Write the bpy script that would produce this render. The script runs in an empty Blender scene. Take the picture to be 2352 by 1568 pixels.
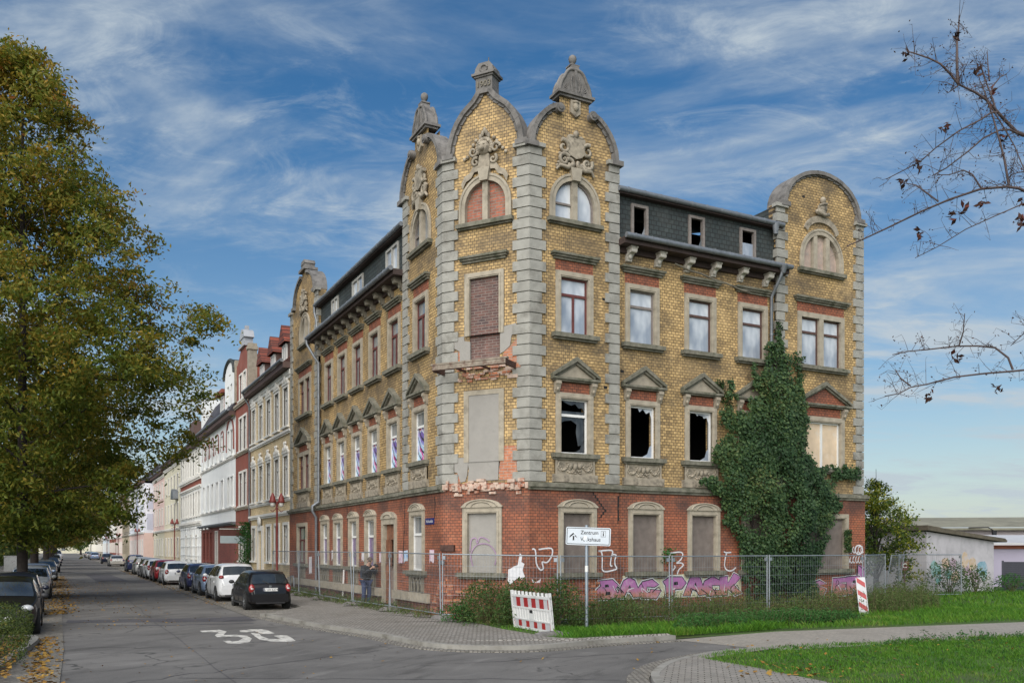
import bpy, bmesh, math, random
from mathutils import Vector, Matrix, noise
from mathutils.geometry import tessellate_polygon
R = random.Random(7)
rad = math.radians
S = bpy.context.scene
COL = S.collection
# ---------------------------------------------------------------- camera
cam = bpy.data.cameras.new('camera'); co = bpy.data.objects.new('camera', cam); COL.objects.link(co)
co.location = (0, 0, 2.3); co.rotation_euler = (rad(90), 0, 0)
cam.sensor_width = 36; cam.lens = 36 * 2009 / 2352; cam.shift_y = 0.2015
cam.clip_start = 0.1; cam.clip_end = 6000
S.camera = co
# ---------------------------------------------------------------- world + sun
W = bpy.data.worlds.new('World'); S.world = W; W.use_nodes = True
SUN_EL, SUN_AZ = 38, 197      # azimuth clockwise from +Y
def world():
    nt = W.node_tree; N = nt.nodes; L = nt.links; N.clear()
    out = N.new('ShaderNodeOutputWorld')
    sky = N.new('ShaderNodeTexSky'); sky.sky_type = 'NISHITA'; sky.sun_disc = False
    sky.sun_elevation = rad(SUN_EL); sky.sun_rotation = rad(SUN_AZ)
    sky.air_density = 1.1; sky.dust_density = 0.6; sky.ozone_density = 2.0
    b1 = N.new('ShaderNodeBackground'); b1.inputs[1].default_value = 0.058
    hs = N.new('ShaderNodeHueSaturation'); hs.inputs['Saturation'].default_value = 1.4
    L.new(sky.outputs[0], hs.inputs['Color']); L.new(hs.outputs[0], b1.inputs[0])
    b2 = N.new('ShaderNodeBackground'); b2.inputs[0].default_value = (0.74, 0.85, 0.94, 1); b2.inputs[1].default_value = 0.40
    tc = N.new('ShaderNodeTexCoord')
    sp = N.new('ShaderNodeSeparateXYZ'); L.new(tc.outputs['Generated'], sp.inputs[0])
    def math_(op, a, b):
        n = N.new('ShaderNodeMath'); n.operation = op
        for i, v in enumerate((a, b)):
            if isinstance(v, (int, float)): n.inputs[i].default_value = v
            elif v is not None: L.new(v, n.inputs[i])
        return n.outputs[0]
    z = math_('MAXIMUM', sp.outputs[2], 0.0)
    zd = math_('ADD', z, 0.16)
    cb = N.new('ShaderNodeCombineXYZ')
    L.new(math_('DIVIDE', sp.outputs[0], zd), cb.inputs[0]); L.new(math_('DIVIDE', sp.outputs[1], zd), cb.inputs[1])
    def layer(rot, sc, scale, detail, lo, hi, off, rough=.6, dist=.6):
        mp = N.new('ShaderNodeMapping'); mp.inputs['Rotation'].default_value = (0, 0, rad(rot)); mp.inputs['Scale'].default_value = sc
        mp.inputs['Location'].default_value = off
        L.new(cb.outputs[0], mp.inputs[0])
        no = N.new('ShaderNodeTexNoise'); no.inputs['Scale'].default_value = scale; no.inputs['Detail'].default_value = detail
        no.inputs['Roughness'].default_value = rough; no.inputs['Distortion'].default_value = dist
        L.new(mp.outputs[0], no.inputs['Vector'])
        mr = N.new('ShaderNodeMapRange'); mr.interpolation_type = 'SMOOTHSTEP'
        mr.inputs[1].default_value = lo; mr.inputs[2].default_value = hi
        L.new(no.outputs[0], mr.inputs[0]); return mr.outputs[0]
    a = layer(38, (0.7, 1.35, 1), 1.7, 10, .41, .79, (3.1, 1.7, 0), .60, .5)
    b = layer(20, (1, 1.15, 1), 1.1, 6, .34, .64, (0.4, 4.2, 0), .55, .3)
    c = layer(50, (.9, 1.7, 1), 4.2, 10, .46, .78, (7.7, 2.2, 0), .68, .9)
    cl = math_('MULTIPLY', math_('ADD', math_('MULTIPLY', a, 1.0), math_('MULTIPLY', c, .5)), math_('ADD', b, .32))
    hz = math_('POWER', math_('SUBTRACT', 1.0, z), 5.0)
    f = math_('MINIMUM', math_('ADD', math_('MULTIPLY', cl, .95), math_('MULTIPLY', hz, .72)), .93)
    mx = N.new('ShaderNodeMixShader'); L.new(f, mx.inputs[0]); L.new(b1.outputs[0], mx.inputs[1]); L.new(b2.outputs[0], mx.inputs[2])
    L.new(mx.outputs[0], out.inputs[0])
world()
sl = bpy.data.lights.new('sun', 'SUN'); so = bpy.data.objects.new('sun', sl); COL.objects.link(so)
sl.energy = 2.9; sl.angle = rad(80); sl.color = (1, .95, .87)
_d = Vector((math.sin(rad(SUN_AZ)) * math.cos(rad(SUN_EL)), math.cos(rad(SUN_AZ)) * math.cos(rad(SUN_EL)), math.sin(rad(SUN_EL))))
so.rotation_euler = _d.to_track_quat('Z', 'Y').to_euler(); so.location = (20, -20, 60)
S.view_settings.view_transform = 'Standard'; S.view_settings.look = 'None'; S.view_settings.exposure = 0.8; S.view_settings.gamma = 1
# ---------------------------------------------------------------- helpers
def link(o, parent=None):
    COL.objects.link(o)
    if parent is not None: o.parent = parent
    return o
def tag(o, label=None, cat=None, group=None, kind=None):
    for k, v in (('label', label), ('category', cat), ('group', group), ('kind', kind)):
        if v: o[k] = v
    return o
def thing(name, label, cat, M=None, group=None):
    o = bpy.data.objects.new(name, None); COL.objects.link(o); o.empty_display_size = .3
    if M is not None: o.matrix_world = M
    return tag(o, label, cat, group)
def copy_tree(o, parent=None):
    c = o.copy(); COL.objects.link(c)
    if parent is not None: c.parent = parent
    for ch in list(o.children): copy_tree(ch, c)
    return c
def kids(o):
    r = [o]
    for ch in o.children: r += kids(ch)
    return r
class MB:
    def __init__(s): s.v = []; s.f = []; s.m = []; s.s = []
    def add(s, vs, fs, mi=0, sm=False):
        b = len(s.v); s.v += [tuple(p) for p in vs]
        for f in fs: s.f.append([i + b for i in f]); s.m.append(mi); s.s.append(sm)
        return s
    def box(s, x0, x1, y0, y1, z0, z1, mi=0):
        vs = [(x, y, z) for z in (z0, z1) for y in (y0, y1) for x in (x0, x1)]
        return s.add(vs, [(0, 2, 3, 1), (4, 5, 7, 6), (0, 1, 5, 4), (2, 6, 7, 3), (0, 4, 6, 2), (1, 3, 7, 5)], mi)
    def obox(s, c, ax, ay, hz, mi=0):   # box from centre, half axis vectors (2d), z0,z1
        c = Vector(c[:2]); ax = Vector(ax); ay = Vector(ay)
        ps = [c - ax - ay, c + ax - ay, c + ax + ay, c - ax + ay]
        return s.plan(ps, hz[0], hz[1], mi)
    def quad(s, a, b, c, d, mi=0, sm=False): return s.add([a, b, c, d], [(0, 1, 2, 3)], mi, sm)
    def prism(s, poly, y0, y1, mi=0, side=None, sm=False):   # poly in x,z extruded in y
        n = len(poly); side = mi if side is None else side
        s.add([(x, y0, z) for x, z in poly], [tuple(range(n))], mi)
        s.add([(x, y1, z) for x, z in poly], [tuple(reversed(range(n)))], mi)
        vs = [(x, y0, z) for x, z in poly] + [(x, y1, z) for x, z in poly]
        return s.add(vs, [(i, i + n, (i + 1) % n + n, (i + 1) % n) for i in range(n)], side, sm)
    def plan(s, poly, z0, z1, mi=0):                  # poly in x,y extruded in z
        n = len(poly)
        vs = [(p[0], p[1], z0) for p in poly] + [(p[0], p[1], z1) for p in poly]
        return s.add(vs, [tuple(range(n)), tuple(range(n, 2 * n))] + [(i, (i + 1) % n, (i + 1) % n + n, i + n) for i in range(n)], mi)
    def sheet(s, pts, mi=0):                         # 3d outline, tessellated
        t = tessellate_polygon([[Vector((p[0], p[1], 0)) for p in pts]])
        return s.add(pts, [tuple(f) for f in t], mi)
    def wall(s, outer, holes, y, dep, mi=0, rmi=None):
        loops = [outer] + holes
        pl = [[Vector((x, z, 0)) for x, z in l] for l in loops]
        t = tessellate_polygon(pl); vs = [(x, y, z) for l in loops for x, z in l]
        s.add(vs, [tuple(f) for f in t], mi)
        for h in holes:
            n = len(h); s.add([(x, y, z) for x, z in h] + [(x, y + dep, z) for x, z in h],
                              [(i, (i + 1) % n, (i + 1) % n + n, i + n) for i in range(n)], mi if rmi is None else rmi)
        return s
    def ring(s, outer, inner, y0, y1, mi=0):         # frame between two equal-length outlines, front y0 back y1
        n = len(outer)
        vs = [(x, y0, z) for x, z in outer] + [(x, y0, z) for x, z in inner] + [(x, y1, z) for x, z in inner] + [(x, y1, z) for x, z in outer]
        fs = []
        for i in range(n):
            j = (i + 1) % n
            fs += [(i, j, j + n, i + n), (i + n, j + n, j + 2 * n, i + 2 * n), (i + 3 * n, j + 3 * n, j, i)]
        return s.add(vs, fs, mi)
    def tube(s, pts, r, n=8, mi=0, cap=True, sm=True):
        pts = [Vector(p) for p in pts]; m = len(pts)
        rs = r if isinstance(r, (list, tuple)) else [r] * m
        vs = []; up = None
        for i, p in enumerate(pts):
            t = (pts[min(i + 1, m - 1)] - pts[max(i - 1, 0)])
            t = t.normalized() if t.length > 1e-9 else Vector((0, 0, 1))
            if up is None:
                up = Vector((0, 0, 1)) if abs(t.z) < .9 else Vector((1, 0, 0))
            a = t.cross(up); 
            if a.length < 1e-6: a = t.cross(Vector((0.3, 1, .2)))
            a.normalize(); b = a.cross(t).normalized(); up = b
            for k in range(n):
                q = 2 * math.pi * k / n
                vs.append(p + (a * math.cos(q) + b * math.sin(q)) * rs[i])
        fs = [(i * n + k, i * n + (k + 1) % n, (i + 1) * n + (k + 1) % n, (i + 1) * n + k) for i in range(m - 1) for k in range(n)]
        s.add(vs, fs, mi, sm)
        if cap:
            s.add(vs[:n], [tuple(range(n))], mi); s.add(vs[-n:], [tuple(range(n))], mi)
        return s
    def lathe(s, prof, c=(0, 0, 0), n=14, mi=0, sm=True, sq=(1, 1)):
        m = len(prof)
        vs = [(c[0] + r * sq[0] * math.cos(2 * math.pi * k / n), c[1] + r * sq[1] * math.sin(2 * math.pi * k / n), c[2] + z) for r, z in prof for k in range(n)]
        s.add(vs, [(i * n + k, i * n + (k + 1) % n, (i + 1) * n + (k + 1) % n, (i + 1) * n + k) for i in range(m - 1) for k in range(n)], mi, sm)
        return s
    def ball(s, c, r, n=8, mi=0):
        r = r if isinstance(r, (tuple, list)) else (r, r, r)
        k = max(4, n // 2 + 1); vs = []
        for i in range(k + 1):
            a = math.pi * i / k
            for j in range(n):
                q = 2 * math.pi * j / n
                vs.append((c[0] + r[0] * math.sin(a) * math.cos(q), c[1] + r[1] * math.sin(a) * math.sin(q), c[2] - r[2] * math.cos(a)))
        return s.add(vs, [(i * n + j, i * n + (j + 1) % n, (i + 1) * n + (j + 1) % n, (i + 1) * n + j) for i in range(k) for j in range(n)], mi, True)
    def leaf(s, c, size, rr, mi=0, up=.3, asp=.6):
        d = Vector((rr.gauss(0, 1), rr.gauss(0, 1), rr.gauss(0, 1) + up)); d.normalize()
        t = d.cross(Vector((rr.gauss(0, 1), rr.gauss(0, 1), rr.gauss(0, 1))))
        t = t.normalized() * size * .5; w = d.cross(t) * asp; c = Vector(c)
        s.add([c - t, c + w + d * size * .08, c + t, c - w + d * size * .08], [(0, 1, 2, 3)], mi)
    def mesh(s, name, mats):
        me = bpy.data.meshes.new(name); me.from_pydata(s.v, [], s.f)
        for m in (mats if isinstance(mats, (list, tuple)) else [mats]): me.materials.append(m)
        me.polygons.foreach_set('material_index', s.m); me.polygons.foreach_set('use_smooth', s.s)
        me.update(); return me
    def build(s, name, mats, parent=None, M=None, label=None):
        o = bpy.data.objects.new(name, s.mesh(name, mats)); COL.objects.link(o)
        if parent is not None: o.parent = parent
        if M is not None: o.matrix_basis = M
        if label: o['label'] = label
        return o
def struct(name, mb, m): return tag(mb.build(name, m), kind='structure')
def inst(me, name, parent=None, M=None, label=None):
    o = bpy.data.objects.new(name, me); COL.objects.link(o)
    if parent is not None: o.parent = parent
    if M is not None: o.matrix_basis = M
    if label: o['label'] = label
    return o
def T(x, y, z): return Matrix.Translation((x, y, z))
def text_mesh(txt, size, name='lettering', ext=.002, align='CENTER', offset=0.0, shear=0.0, sx=1.0):
    cu = bpy.data.curves.new('letters', 'FONT'); cu.body = txt; cu.size = size; cu.extrude = ext; cu.align_x = align
    cu.offset = offset; cu.shear = shear
    cu.resolution_u = 3
    o = bpy.data.objects.new('letters', cu); COL.objects.link(o)
    me = bpy.data.meshes.new_from_object(o.evaluated_get(bpy.context.evaluated_depsgraph_get()))
    COL.objects.unlink(o); bpy.data.objects.remove(o); bpy.data.curves.remove(cu)
    me.transform(Matrix.Rotation(rad(90), 4, 'X') @ Matrix.Scale(sx, 4, (1, 0, 0))); me.name = name
    return me
# ---------------------------------------------------------------- materials
class NT:
    def __init__(s, name):
        s.mat = bpy.data.materials.new(name); s.mat.use_nodes = True
        s.N = s.mat.node_tree.nodes; s.L = s.mat.node_tree.links
        s.p = s.N['Principled BSDF']; s.tc = s.N.new('ShaderNodeTexCoord')
    def new(s, t, **kw):
        n = s.N.new(t)
        for k, v in kw.items(): setattr(n, k, v)
        return n
    def set(s, n, **kw):
        for k, v in kw.items():
            k = k.replace('_', ' ')
            if hasattr(v, 'bl_idname') or isinstance(v, bpy.types.NodeSocket): s.L.new(v, n.inputs[k])
            else: n.inputs[k].default_value = v
        return n
    def noise(s, vec, scale, detail=4, rough=.55, dist=0):
        n = s.new('ShaderNodeTexNoise'); n.inputs['Scale'].default_value = scale; n.inputs['Detail'].default_value = detail
        n.inputs['Roughness'].default_value = rough; n.inputs['Distortion'].default_value = dist
        s.L.new(vec, n.inputs['Vector']); return n.outputs[0]
    def rng(s, val, a, b, c=0, d=1):
        n = s.new('ShaderNodeMapRange'); s.L.new(val, n.inputs[0])
        for i, v in enumerate((a, b, c, d)): n.inputs[i + 1].default_value = v
        return n.outputs[0]
    def mix(s, f, a, b, mode='MIX'):
        n = s.new('ShaderNodeMix', data_type='RGBA', blend_type=mode)
        for i, v in ((0, f), (6, a), (7, b)):
            if isinstance(v, bpy.types.NodeSocket): s.L.new(v, n.inputs[i])
            else: n.inputs[i].default_value = (*v, 1) if isinstance(v, tuple) and len(v) == 3 else v
        return n.outputs[2]
    def mth(s, op, a, b=0.0):
        n = s.new('ShaderNodeMath', operation=op)
        for i, v in enumerate((a, b)):
            if isinstance(v, bpy.types.NodeSocket): s.L.new(v, n.inputs[i])
            else: n.inputs[i].default_value = v
        return n.outputs[0]
    def bump(s, h, st=.3, d=.02):
        n = s.new('ShaderNodeBump'); n.inputs['Strength'].default_value = st; n.inputs['Distance'].default_value = d
        s.L.new(h, n.inputs['Height']); s.L.new(n.outputs[0], s.p.inputs['Normal'])
    def ob(s, sc=None, rot=None):
        o = s.tc.outputs['Object']
        if sc or rot:
            m = s.new('ShaderNodeMapping'); s.L.new(o, m.inputs[0])
            if sc: m.inputs['Scale'].default_value = sc
            if rot: m.inputs['Rotation'].default_value = rot
            return m.outputs[0]
        return o
    def xz(s):
        sp = s.new('ShaderNodeSeparateXYZ'); s.L.new(s.tc.outputs['Object'], sp.inputs[0])
        c = s.new('ShaderNodeCombineXYZ'); s.L.new(sp.outputs[0], c.inputs[0]); s.L.new(sp.outputs[2], c.inputs[1]); s.L.new(sp.outputs[1], c.inputs[2])
        return c.outputs[0]
def plain(name, col, rough=.8, var=.18, scale=6, metal=0.0, bump=0.0, bs=40, spec=.5, spots=None, coat=0, wpos=False):
    t = NT(name); v = t.ob()
    f = t.noise(v, scale, 6); f2 = t.noise(v, scale * .23, 4)
    k = t.mth('ADD', t.rng(f, .25, .75, 1 - var, 1 + var), t.rng(f2, .3, .7, -var * .6, var * .6))
    base = t.new('ShaderNodeRGB'); base.outputs[0].default_value = (*col, 1)
    vm = t.new('ShaderNodeVectorMath', operation='SCALE'); t.L.new(base.outputs[0], vm.inputs[0]); t.L.new(k, vm.inputs['Scale'])
    c = vm.outputs[0]
    if spots:
        sc, lo, hi, scol = spots
        c = t.mix(t.rng(t.noise(v, sc, 8, .65), lo, hi), c, scol)
    t.L.new(c, t.p.inputs['Base Color']); t.p.inputs['Roughness'].default_value = rough
    t.p.inputs['Metallic'].default_value = metal; t.p.inputs['Specular IOR Level'].default_value = spec
    if coat: t.p.inputs['Coat Weight'].default_value = coat; t.p.inputs['Coat Roughness'].default_value = .05
    if bump: t.bump(t.noise(v, bs, 5), bump, .02)
    return t.mat
def brick(name, c1, c2, mort, bw, bh, ms=.07, bands=(), dirt=(.06, .05, .04), da=.55, lo=.47, hi=.68, streak=True, third=None, c3amt=.5):
    t = NT(name); v = t.xz()
    b = t.new('ShaderNodeTexBrick'); t.L.new(v, b.inputs['Vector'])
    b.offset = .5; b.inputs['Scale'].default_value = 1; b.inputs['Brick Width'].default_value = bw; b.inputs['Row Height'].default_value = bh
    b.inputs['Mortar Size'].default_value = ms * bh; b.inputs['Mortar Smooth'].default_value = .2; b.inputs['Bias'].default_value = -.1
    b.inputs['Color1'].default_value = (*c1, 1); b.inputs['Color2'].default_value = (*c2, 1); b.inputs['Mortar'].default_value = (*mort, 1)
    c = b.outputs[0]
    if third:
        b2 = t.new('ShaderNodeTexBrick'); t.L.new(v, b2.inputs['Vector']); b2.offset = .5
        for k in ('Scale', 'Brick Width', 'Row Height', 'Mortar Size'): b2.inputs[k].default_value = b.inputs[k].default_value
        b2.inputs['Color1'].default_value = (0, 0, 0, 1); b2.inputs['Color2'].default_value = (1, 1, 1, 1); b2.inputs['Mortar'].default_value = (0, 0, 0, 1); b2.inputs['Bias'].default_value = -.35
        rn = t.noise(v, 1.1, 4)
        c = t.mix(t.mth('MULTIPLY', t.mth('MULTIPLY', b2.outputs[0], t.rng(rn, .4, .65)), c3amt), c, third)
    f = t.noise(v, .8, 9, .68, .4)
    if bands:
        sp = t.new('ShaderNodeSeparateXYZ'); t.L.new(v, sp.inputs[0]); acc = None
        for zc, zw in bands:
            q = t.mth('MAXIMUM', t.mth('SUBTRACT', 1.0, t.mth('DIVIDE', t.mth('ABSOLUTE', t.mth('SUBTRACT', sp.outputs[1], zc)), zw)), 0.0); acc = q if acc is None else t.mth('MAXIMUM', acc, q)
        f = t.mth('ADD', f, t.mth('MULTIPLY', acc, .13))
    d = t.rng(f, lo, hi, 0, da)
    if streak:
        mp = t.new('ShaderNodeMapping'); t.L.new(v, mp.inputs[0]); mp.inputs['Scale'].default_value = (2.4, .22, 1)
        d = t.mth('MAXIMUM', d, t.rng(t.noise(mp.outputs[0], 1.5, 7, .6), .56, .8, 0, da))
    c = t.mix(d, c, dirt)
    c = t.mix(t.rng(t.noise(v, .55, 7, .6), .56, .74, 0, .28), c, tuple(min(1, q * 1.25 + .05) for q in c1))
    k = t.mth('MULTIPLY', t.rng(t.noise(v, 9, 3), .3, .7, .8, 1.2), t.rng(t.noise(v, .22, 5), .35, .65, .86, 1.1))
    vm = t.new('ShaderNodeVectorMath', operation='SCALE'); t.L.new(c, vm.inputs[0]); t.L.new(k, vm.inputs['Scale'])
    t.L.new(vm.outputs[0], t.p.inputs['Base Color']); t.p.inputs['Roughness'].default_value = .75
    t.bump(b.outputs[1], -.35, .012)
    return t.mat
def leafmat(name, cols, rough=.55, trans=.25, zw=0.0):
    t = NT(name); g = t.new('ShaderNodeNewGeometry')
    cr = t.new('ShaderNodeValToRGB'); cr.color_ramp.interpolation = 'CONSTANT' if len(cols) > 6 else 'LINEAR'
    e = cr.color_ramp.elements
    while len(e) < len(cols): e.new(.5)
    for i, (p, c) in enumerate(cols): e[i].position = p; e[i].color = (*c, 1)
    nz = t.noise(t.ob(), .5, 3)
    f = t.mth('ADD', t.mth('MULTIPLY', g.outputs['Random Per Island'], .55), t.rng(nz, .32, .68, 0, .45))
    if zw:
        sp = t.new('ShaderNodeSeparateXYZ'); t.L.new(t.ob(), sp.inputs[0]); f = t.mth('ADD', f, t.mth('MULTIPLY', t.mth('SUBTRACT', sp.outputs[2], 11.0), zw))
    t.L.new(f, cr.inputs[0]); t.L.new(cr.outputs[0], t.p.inputs['Base Color'])
    t.p.inputs['Roughness'].default_value = rough; t.p.inputs['Specular IOR Level'].default_value = .3
    if trans:
        tr = t.new('ShaderNodeBsdfTranslucent'); t.L.new(cr.outputs[0], tr.inputs[0])
        mx = t.new('ShaderNodeMixShader'); mx.inputs[0].default_value = trans
        t.L.new(t.p.outputs[0], mx.inputs[1]); t.L.new(tr.outputs[0], mx.inputs[2])
        t.L.new(mx.outputs[0], t.N['Material Output'].inputs[0])
    return t.mat
def tiles(name, col, w, h, rough=.6, mort=(.02, .02, .02), c2=None, ms=.08):
    return brick(name, col, c2 or tuple(c * .7 for c in col), mort, w, h, ms, da=.3, streak=False)
# ---------------------------------------------------------------- shared materials
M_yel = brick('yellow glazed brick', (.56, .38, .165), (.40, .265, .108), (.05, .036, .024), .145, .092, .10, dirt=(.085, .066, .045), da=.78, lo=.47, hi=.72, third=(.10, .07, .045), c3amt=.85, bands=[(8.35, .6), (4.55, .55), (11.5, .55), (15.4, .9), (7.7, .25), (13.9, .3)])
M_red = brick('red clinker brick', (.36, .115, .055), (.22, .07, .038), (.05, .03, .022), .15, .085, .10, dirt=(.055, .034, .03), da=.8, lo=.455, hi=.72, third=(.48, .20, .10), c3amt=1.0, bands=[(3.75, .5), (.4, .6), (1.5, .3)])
M_redin = brick('red infill brick', (.36, .11, .06), (.17, .065, .05), (.20, .16, .13), .25, .085, .15, da=.35, third=(.36, .24, .10), c3amt=.7, streak=False)
M_darkin = brick('sooty infill brick', (.15, .07, .055), (.045, .036, .04), (.19, .15, .13), .25, .083, .15, da=.4, third=(.26, .09, .055), c3amt=.7, streak=False)
M_orange = brick('bare orange brick', (.46, .17, .08), (.36, .13, .07), (.32, .25, .2), .26, .085, .12, da=.3, streak=False)
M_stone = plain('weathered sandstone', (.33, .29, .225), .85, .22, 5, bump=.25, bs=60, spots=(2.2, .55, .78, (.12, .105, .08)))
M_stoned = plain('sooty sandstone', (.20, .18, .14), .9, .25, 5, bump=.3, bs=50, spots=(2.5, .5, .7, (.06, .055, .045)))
M_quoin = plain('stippled stucco block', (.30, .292, .26), .9, .2, 3, bump=1.0, bs=36, spots=(1.3, .5, .72, (.14, .13, .11)))
M_cope = plain('lichen grey coping', (.165, .155, .145), .9, .3, 4, bump=.35, bs=40, spots=(3, .5, .72, (.05, .048, .045)))
M_relief = plain('carved stone relief', (.30, .26, .20), .9, .3, 7, bump=.4, bs=50, spots=(4, .52, .7, (.10, .085, .065)))
M_render = plain('rough grey render', (.295, .28, .255), .95, .1, 3, bump=.5, bs=70, spots=(3, .55, .8, (.22, .21, .19)))
M_pinkplaster = plain('old pinkish plaster', (.47, .36, .29), .95, .22, 7, bump=.4, bs=50, spots=(5, .5, .62, (.32, .13, .08)))
M_slate = tiles('fish scale slate', (.042, .054, .053), .20, .15, .65, (.014, .017, .017), (.027, .036, .037), .12)
M_zinc = plain('zinc sheet', (.20, .215, .235), .5, .2, 8, metal=.5)
M_eave = plain('dark eaves board', (.045, .028, .024), .7, .35, 12)
M_wood = plain('brown window wood', (.085, .045, .035), .6, .3, 14)
M_redwood = plain('oxblood window paint', (.12, .035, .03), .55, .25, 14)
M_white = plain('white frame paint', (.68, .68, .66), .5, .08, 14)
M_grey = plain('weathered grey wood', (.19, .165, .15), .8, .25, 14)
M_board = plain('weathered plywood board', (.155, .128, .112), .85, .22, 4, spots=(1.6, .5, .8, (.24, .215, .19)))
M_pboard = plain('pale pink board', (.40, .31, .26), .85, .2, 5, spots=(4, .5, .7, (.28, .26, .24)))
M_plasterw = plain('stained cream plaster board', (.60, .47, .33), .85, .16, 2.5, spots=(2, .5, .75, (.58, .55, .50)))
M_iron = plain('rusty iron', (.085, .045, .035), .75, .4, 9, metal=.4)
M_moss = plain('mossy ledge stone', (.17, .16, .125), .95, .35, 5, bump=.4, bs=40, spots=(3, .45, .7, (.055, .06, .035)))
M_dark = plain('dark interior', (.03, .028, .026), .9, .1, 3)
M_black = plain('painted hole shade', (.012, .012, .012), .9, .1, 3)  # flat black stands in for the shade inside holes, cracks and wheel wells
def glass(name, c1, c2, sc=1.2, rough=.06, spec=.6):
    t = NT(name); n = t.noise(t.ob((1, 1, .5)), sc, 3)
    t.L.new(t.mix(t.rng(n, .38, .62), c1, c2), t.p.inputs['Base Color'])
    t.p.inputs['Roughness'].default_value = rough; t.p.inputs['Specular IOR Level'].default_value = spec
    t.p.inputs['Coat Weight'].default_value = .6; t.p.inputs['Coat Roughness'].default_value = .03
    return t.mat
M_gsky = glass('curtained glass with painted sky reflection', (.26, .30, .36), (.62, .65, .68), 1.3)  # pale curtains and reflected sky both painted into the pane colour
M_gdim = glass('dim window glass', (.10, .115, .125), (.26, .27, .28), 1.4)
M_gdark = glass('dark window glass', (.015, .017, .02), (.07, .075, .08), 2.5)
def spray_panel(name, base):
    t = NT(name); v = t.ob(); sp = t.new('ShaderNodeSeparateXYZ'); t.L.new(v, sp.inputs[0])
    a = t.noise(t.ob((3, 1, .9)), 1.5, 2, .4, .6); z = sp.outputs[2]
    oi = t.new('ShaderNodeObjectInfo'); zz = t.mth('ADD', z, t.mth('MULTIPLY', t.rng(a, .3, .7, -.5, .5), 1.0))
    cr = t.new('ShaderNodeValToRGB'); e = cr.color_ramp.elements
    cols = [(0, (.52, .05, .26)), (.2, (.55, .10, .34)), (.26, (.42, .68, .78)), (.5, (.25, .30, .60)), (.62, (.17, .09, .36)), (.8, (.12, .10, .30)), (.85, (.60, .70, .78)), (.93, (.42, .03, .13))]
    while len(e) < len(cols): e.new(.5)
    for i, (p, c) in enumerate(cols): e[i].position = p; e[i].color = (*c, 1)
    t.L.new(t.rng(zz, -.1, 1.35), cr.inputs[0])
    wv = t.new('ShaderNodeTexWave', wave_type='BANDS'); wv.inputs['Scale'].default_value = 1.1; wv.inputs['Distortion'].default_value = 9; wv.inputs['Detail'].default_value = 1
    rm = t.new('ShaderNodeMapping'); t.L.new(v, rm.inputs[0]); rm.inputs['Rotation'].default_value = (0, rad(35), 0); t.L.new(rm.outputs[0], wv.inputs['Vector'])
    w = wv.outputs[1]
    c = t.mix(t.rng(w, .86, .9), cr.outputs[0], (.03, .03, .06)); c = t.mix(t.rng(w, .03, .0), c, (.70, .72, .76))
    t.L.new(c, t.p.inputs['Base Color']); t.p.inputs['Roughness'].default_value = .4
    return t.mat
M_spray = spray_panel('spray painted panel', None)
M_violet = glass('glass with violet paint', (.10, .035, .20), (.22, .22, .25), 2.2, .25)
# ---------------------------------------------------------------- corner house
A = Vector((-2.11, 27.0, 0)); B = Vector((.512, 25.7, 0))
bl, br = rad(-27.4), rad(62.6)
uL = Vector((math.sin(bl), math.cos(bl), 0)); nL = Vector((-math.cos(bl), math.sin(bl), 0))
uR = Vector((math.sin(br), math.cos(br), 0)); nR = Vector((math.cos(br), -math.sin(br), 0))
uC = (B - A).normalized(); nC = Vector((uC.y, -uC.x, 0)); WC = (B - A).length
def frame(o, ux, uy):
    m = Matrix.Identity(4); m.col[0][:3] = ux; m.col[1][:3] = uy; m.col[2][:3] = (0, 0, 1); m.col[3][:3] = o; return m
FR = frame(B, uR, -nR); FC = frame(A, uC, -nC); FL = frame(A, -uL, -nL)     # world frames
def st(s, n, z=0): return A + uL * s + nL * n + Vector((0, 0, z))           # street coordinates
house = thing('corner_house', 'derelict four storey yellow and red brick corner house with curved gables and boarded windows', 'house', T(A.x, A.y, 0))
HI = T(-A.x, -A.y, 0)
MR, MC, ML = HI @ FR, HI @ FC, HI @ FL
def rect(x0, x1, z0, z1): return [(x0, z0), (x1, z0), (x1, z1), (x0, z1)]
def arch(cx, hw, z0, zs, rise, n=14):
    return [(cx - hw, z0), (cx + hw, z0)] + [(cx + hw * math.cos(math.pi * k / n), zs + rise * math.sin(math.pi * k / n)) for k in range(n + 1)]
def prism_yz(mb, poly, x0, x1, mi=0):
    n = len(poly)
    mb.add([(x0, y, z) for y, z in poly] + [(x1, y, z) for y, z in poly], [tuple(range(n)), tuple(range(n, 2 * n))] + [(i, (i + 1) % n, (i + 1) % n + n, i + n) for i in range(n)], mi)
_C = {}
def cached(key, fn):
    if key not in _C: _C[key] = fn()
    return _C[key]
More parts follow.
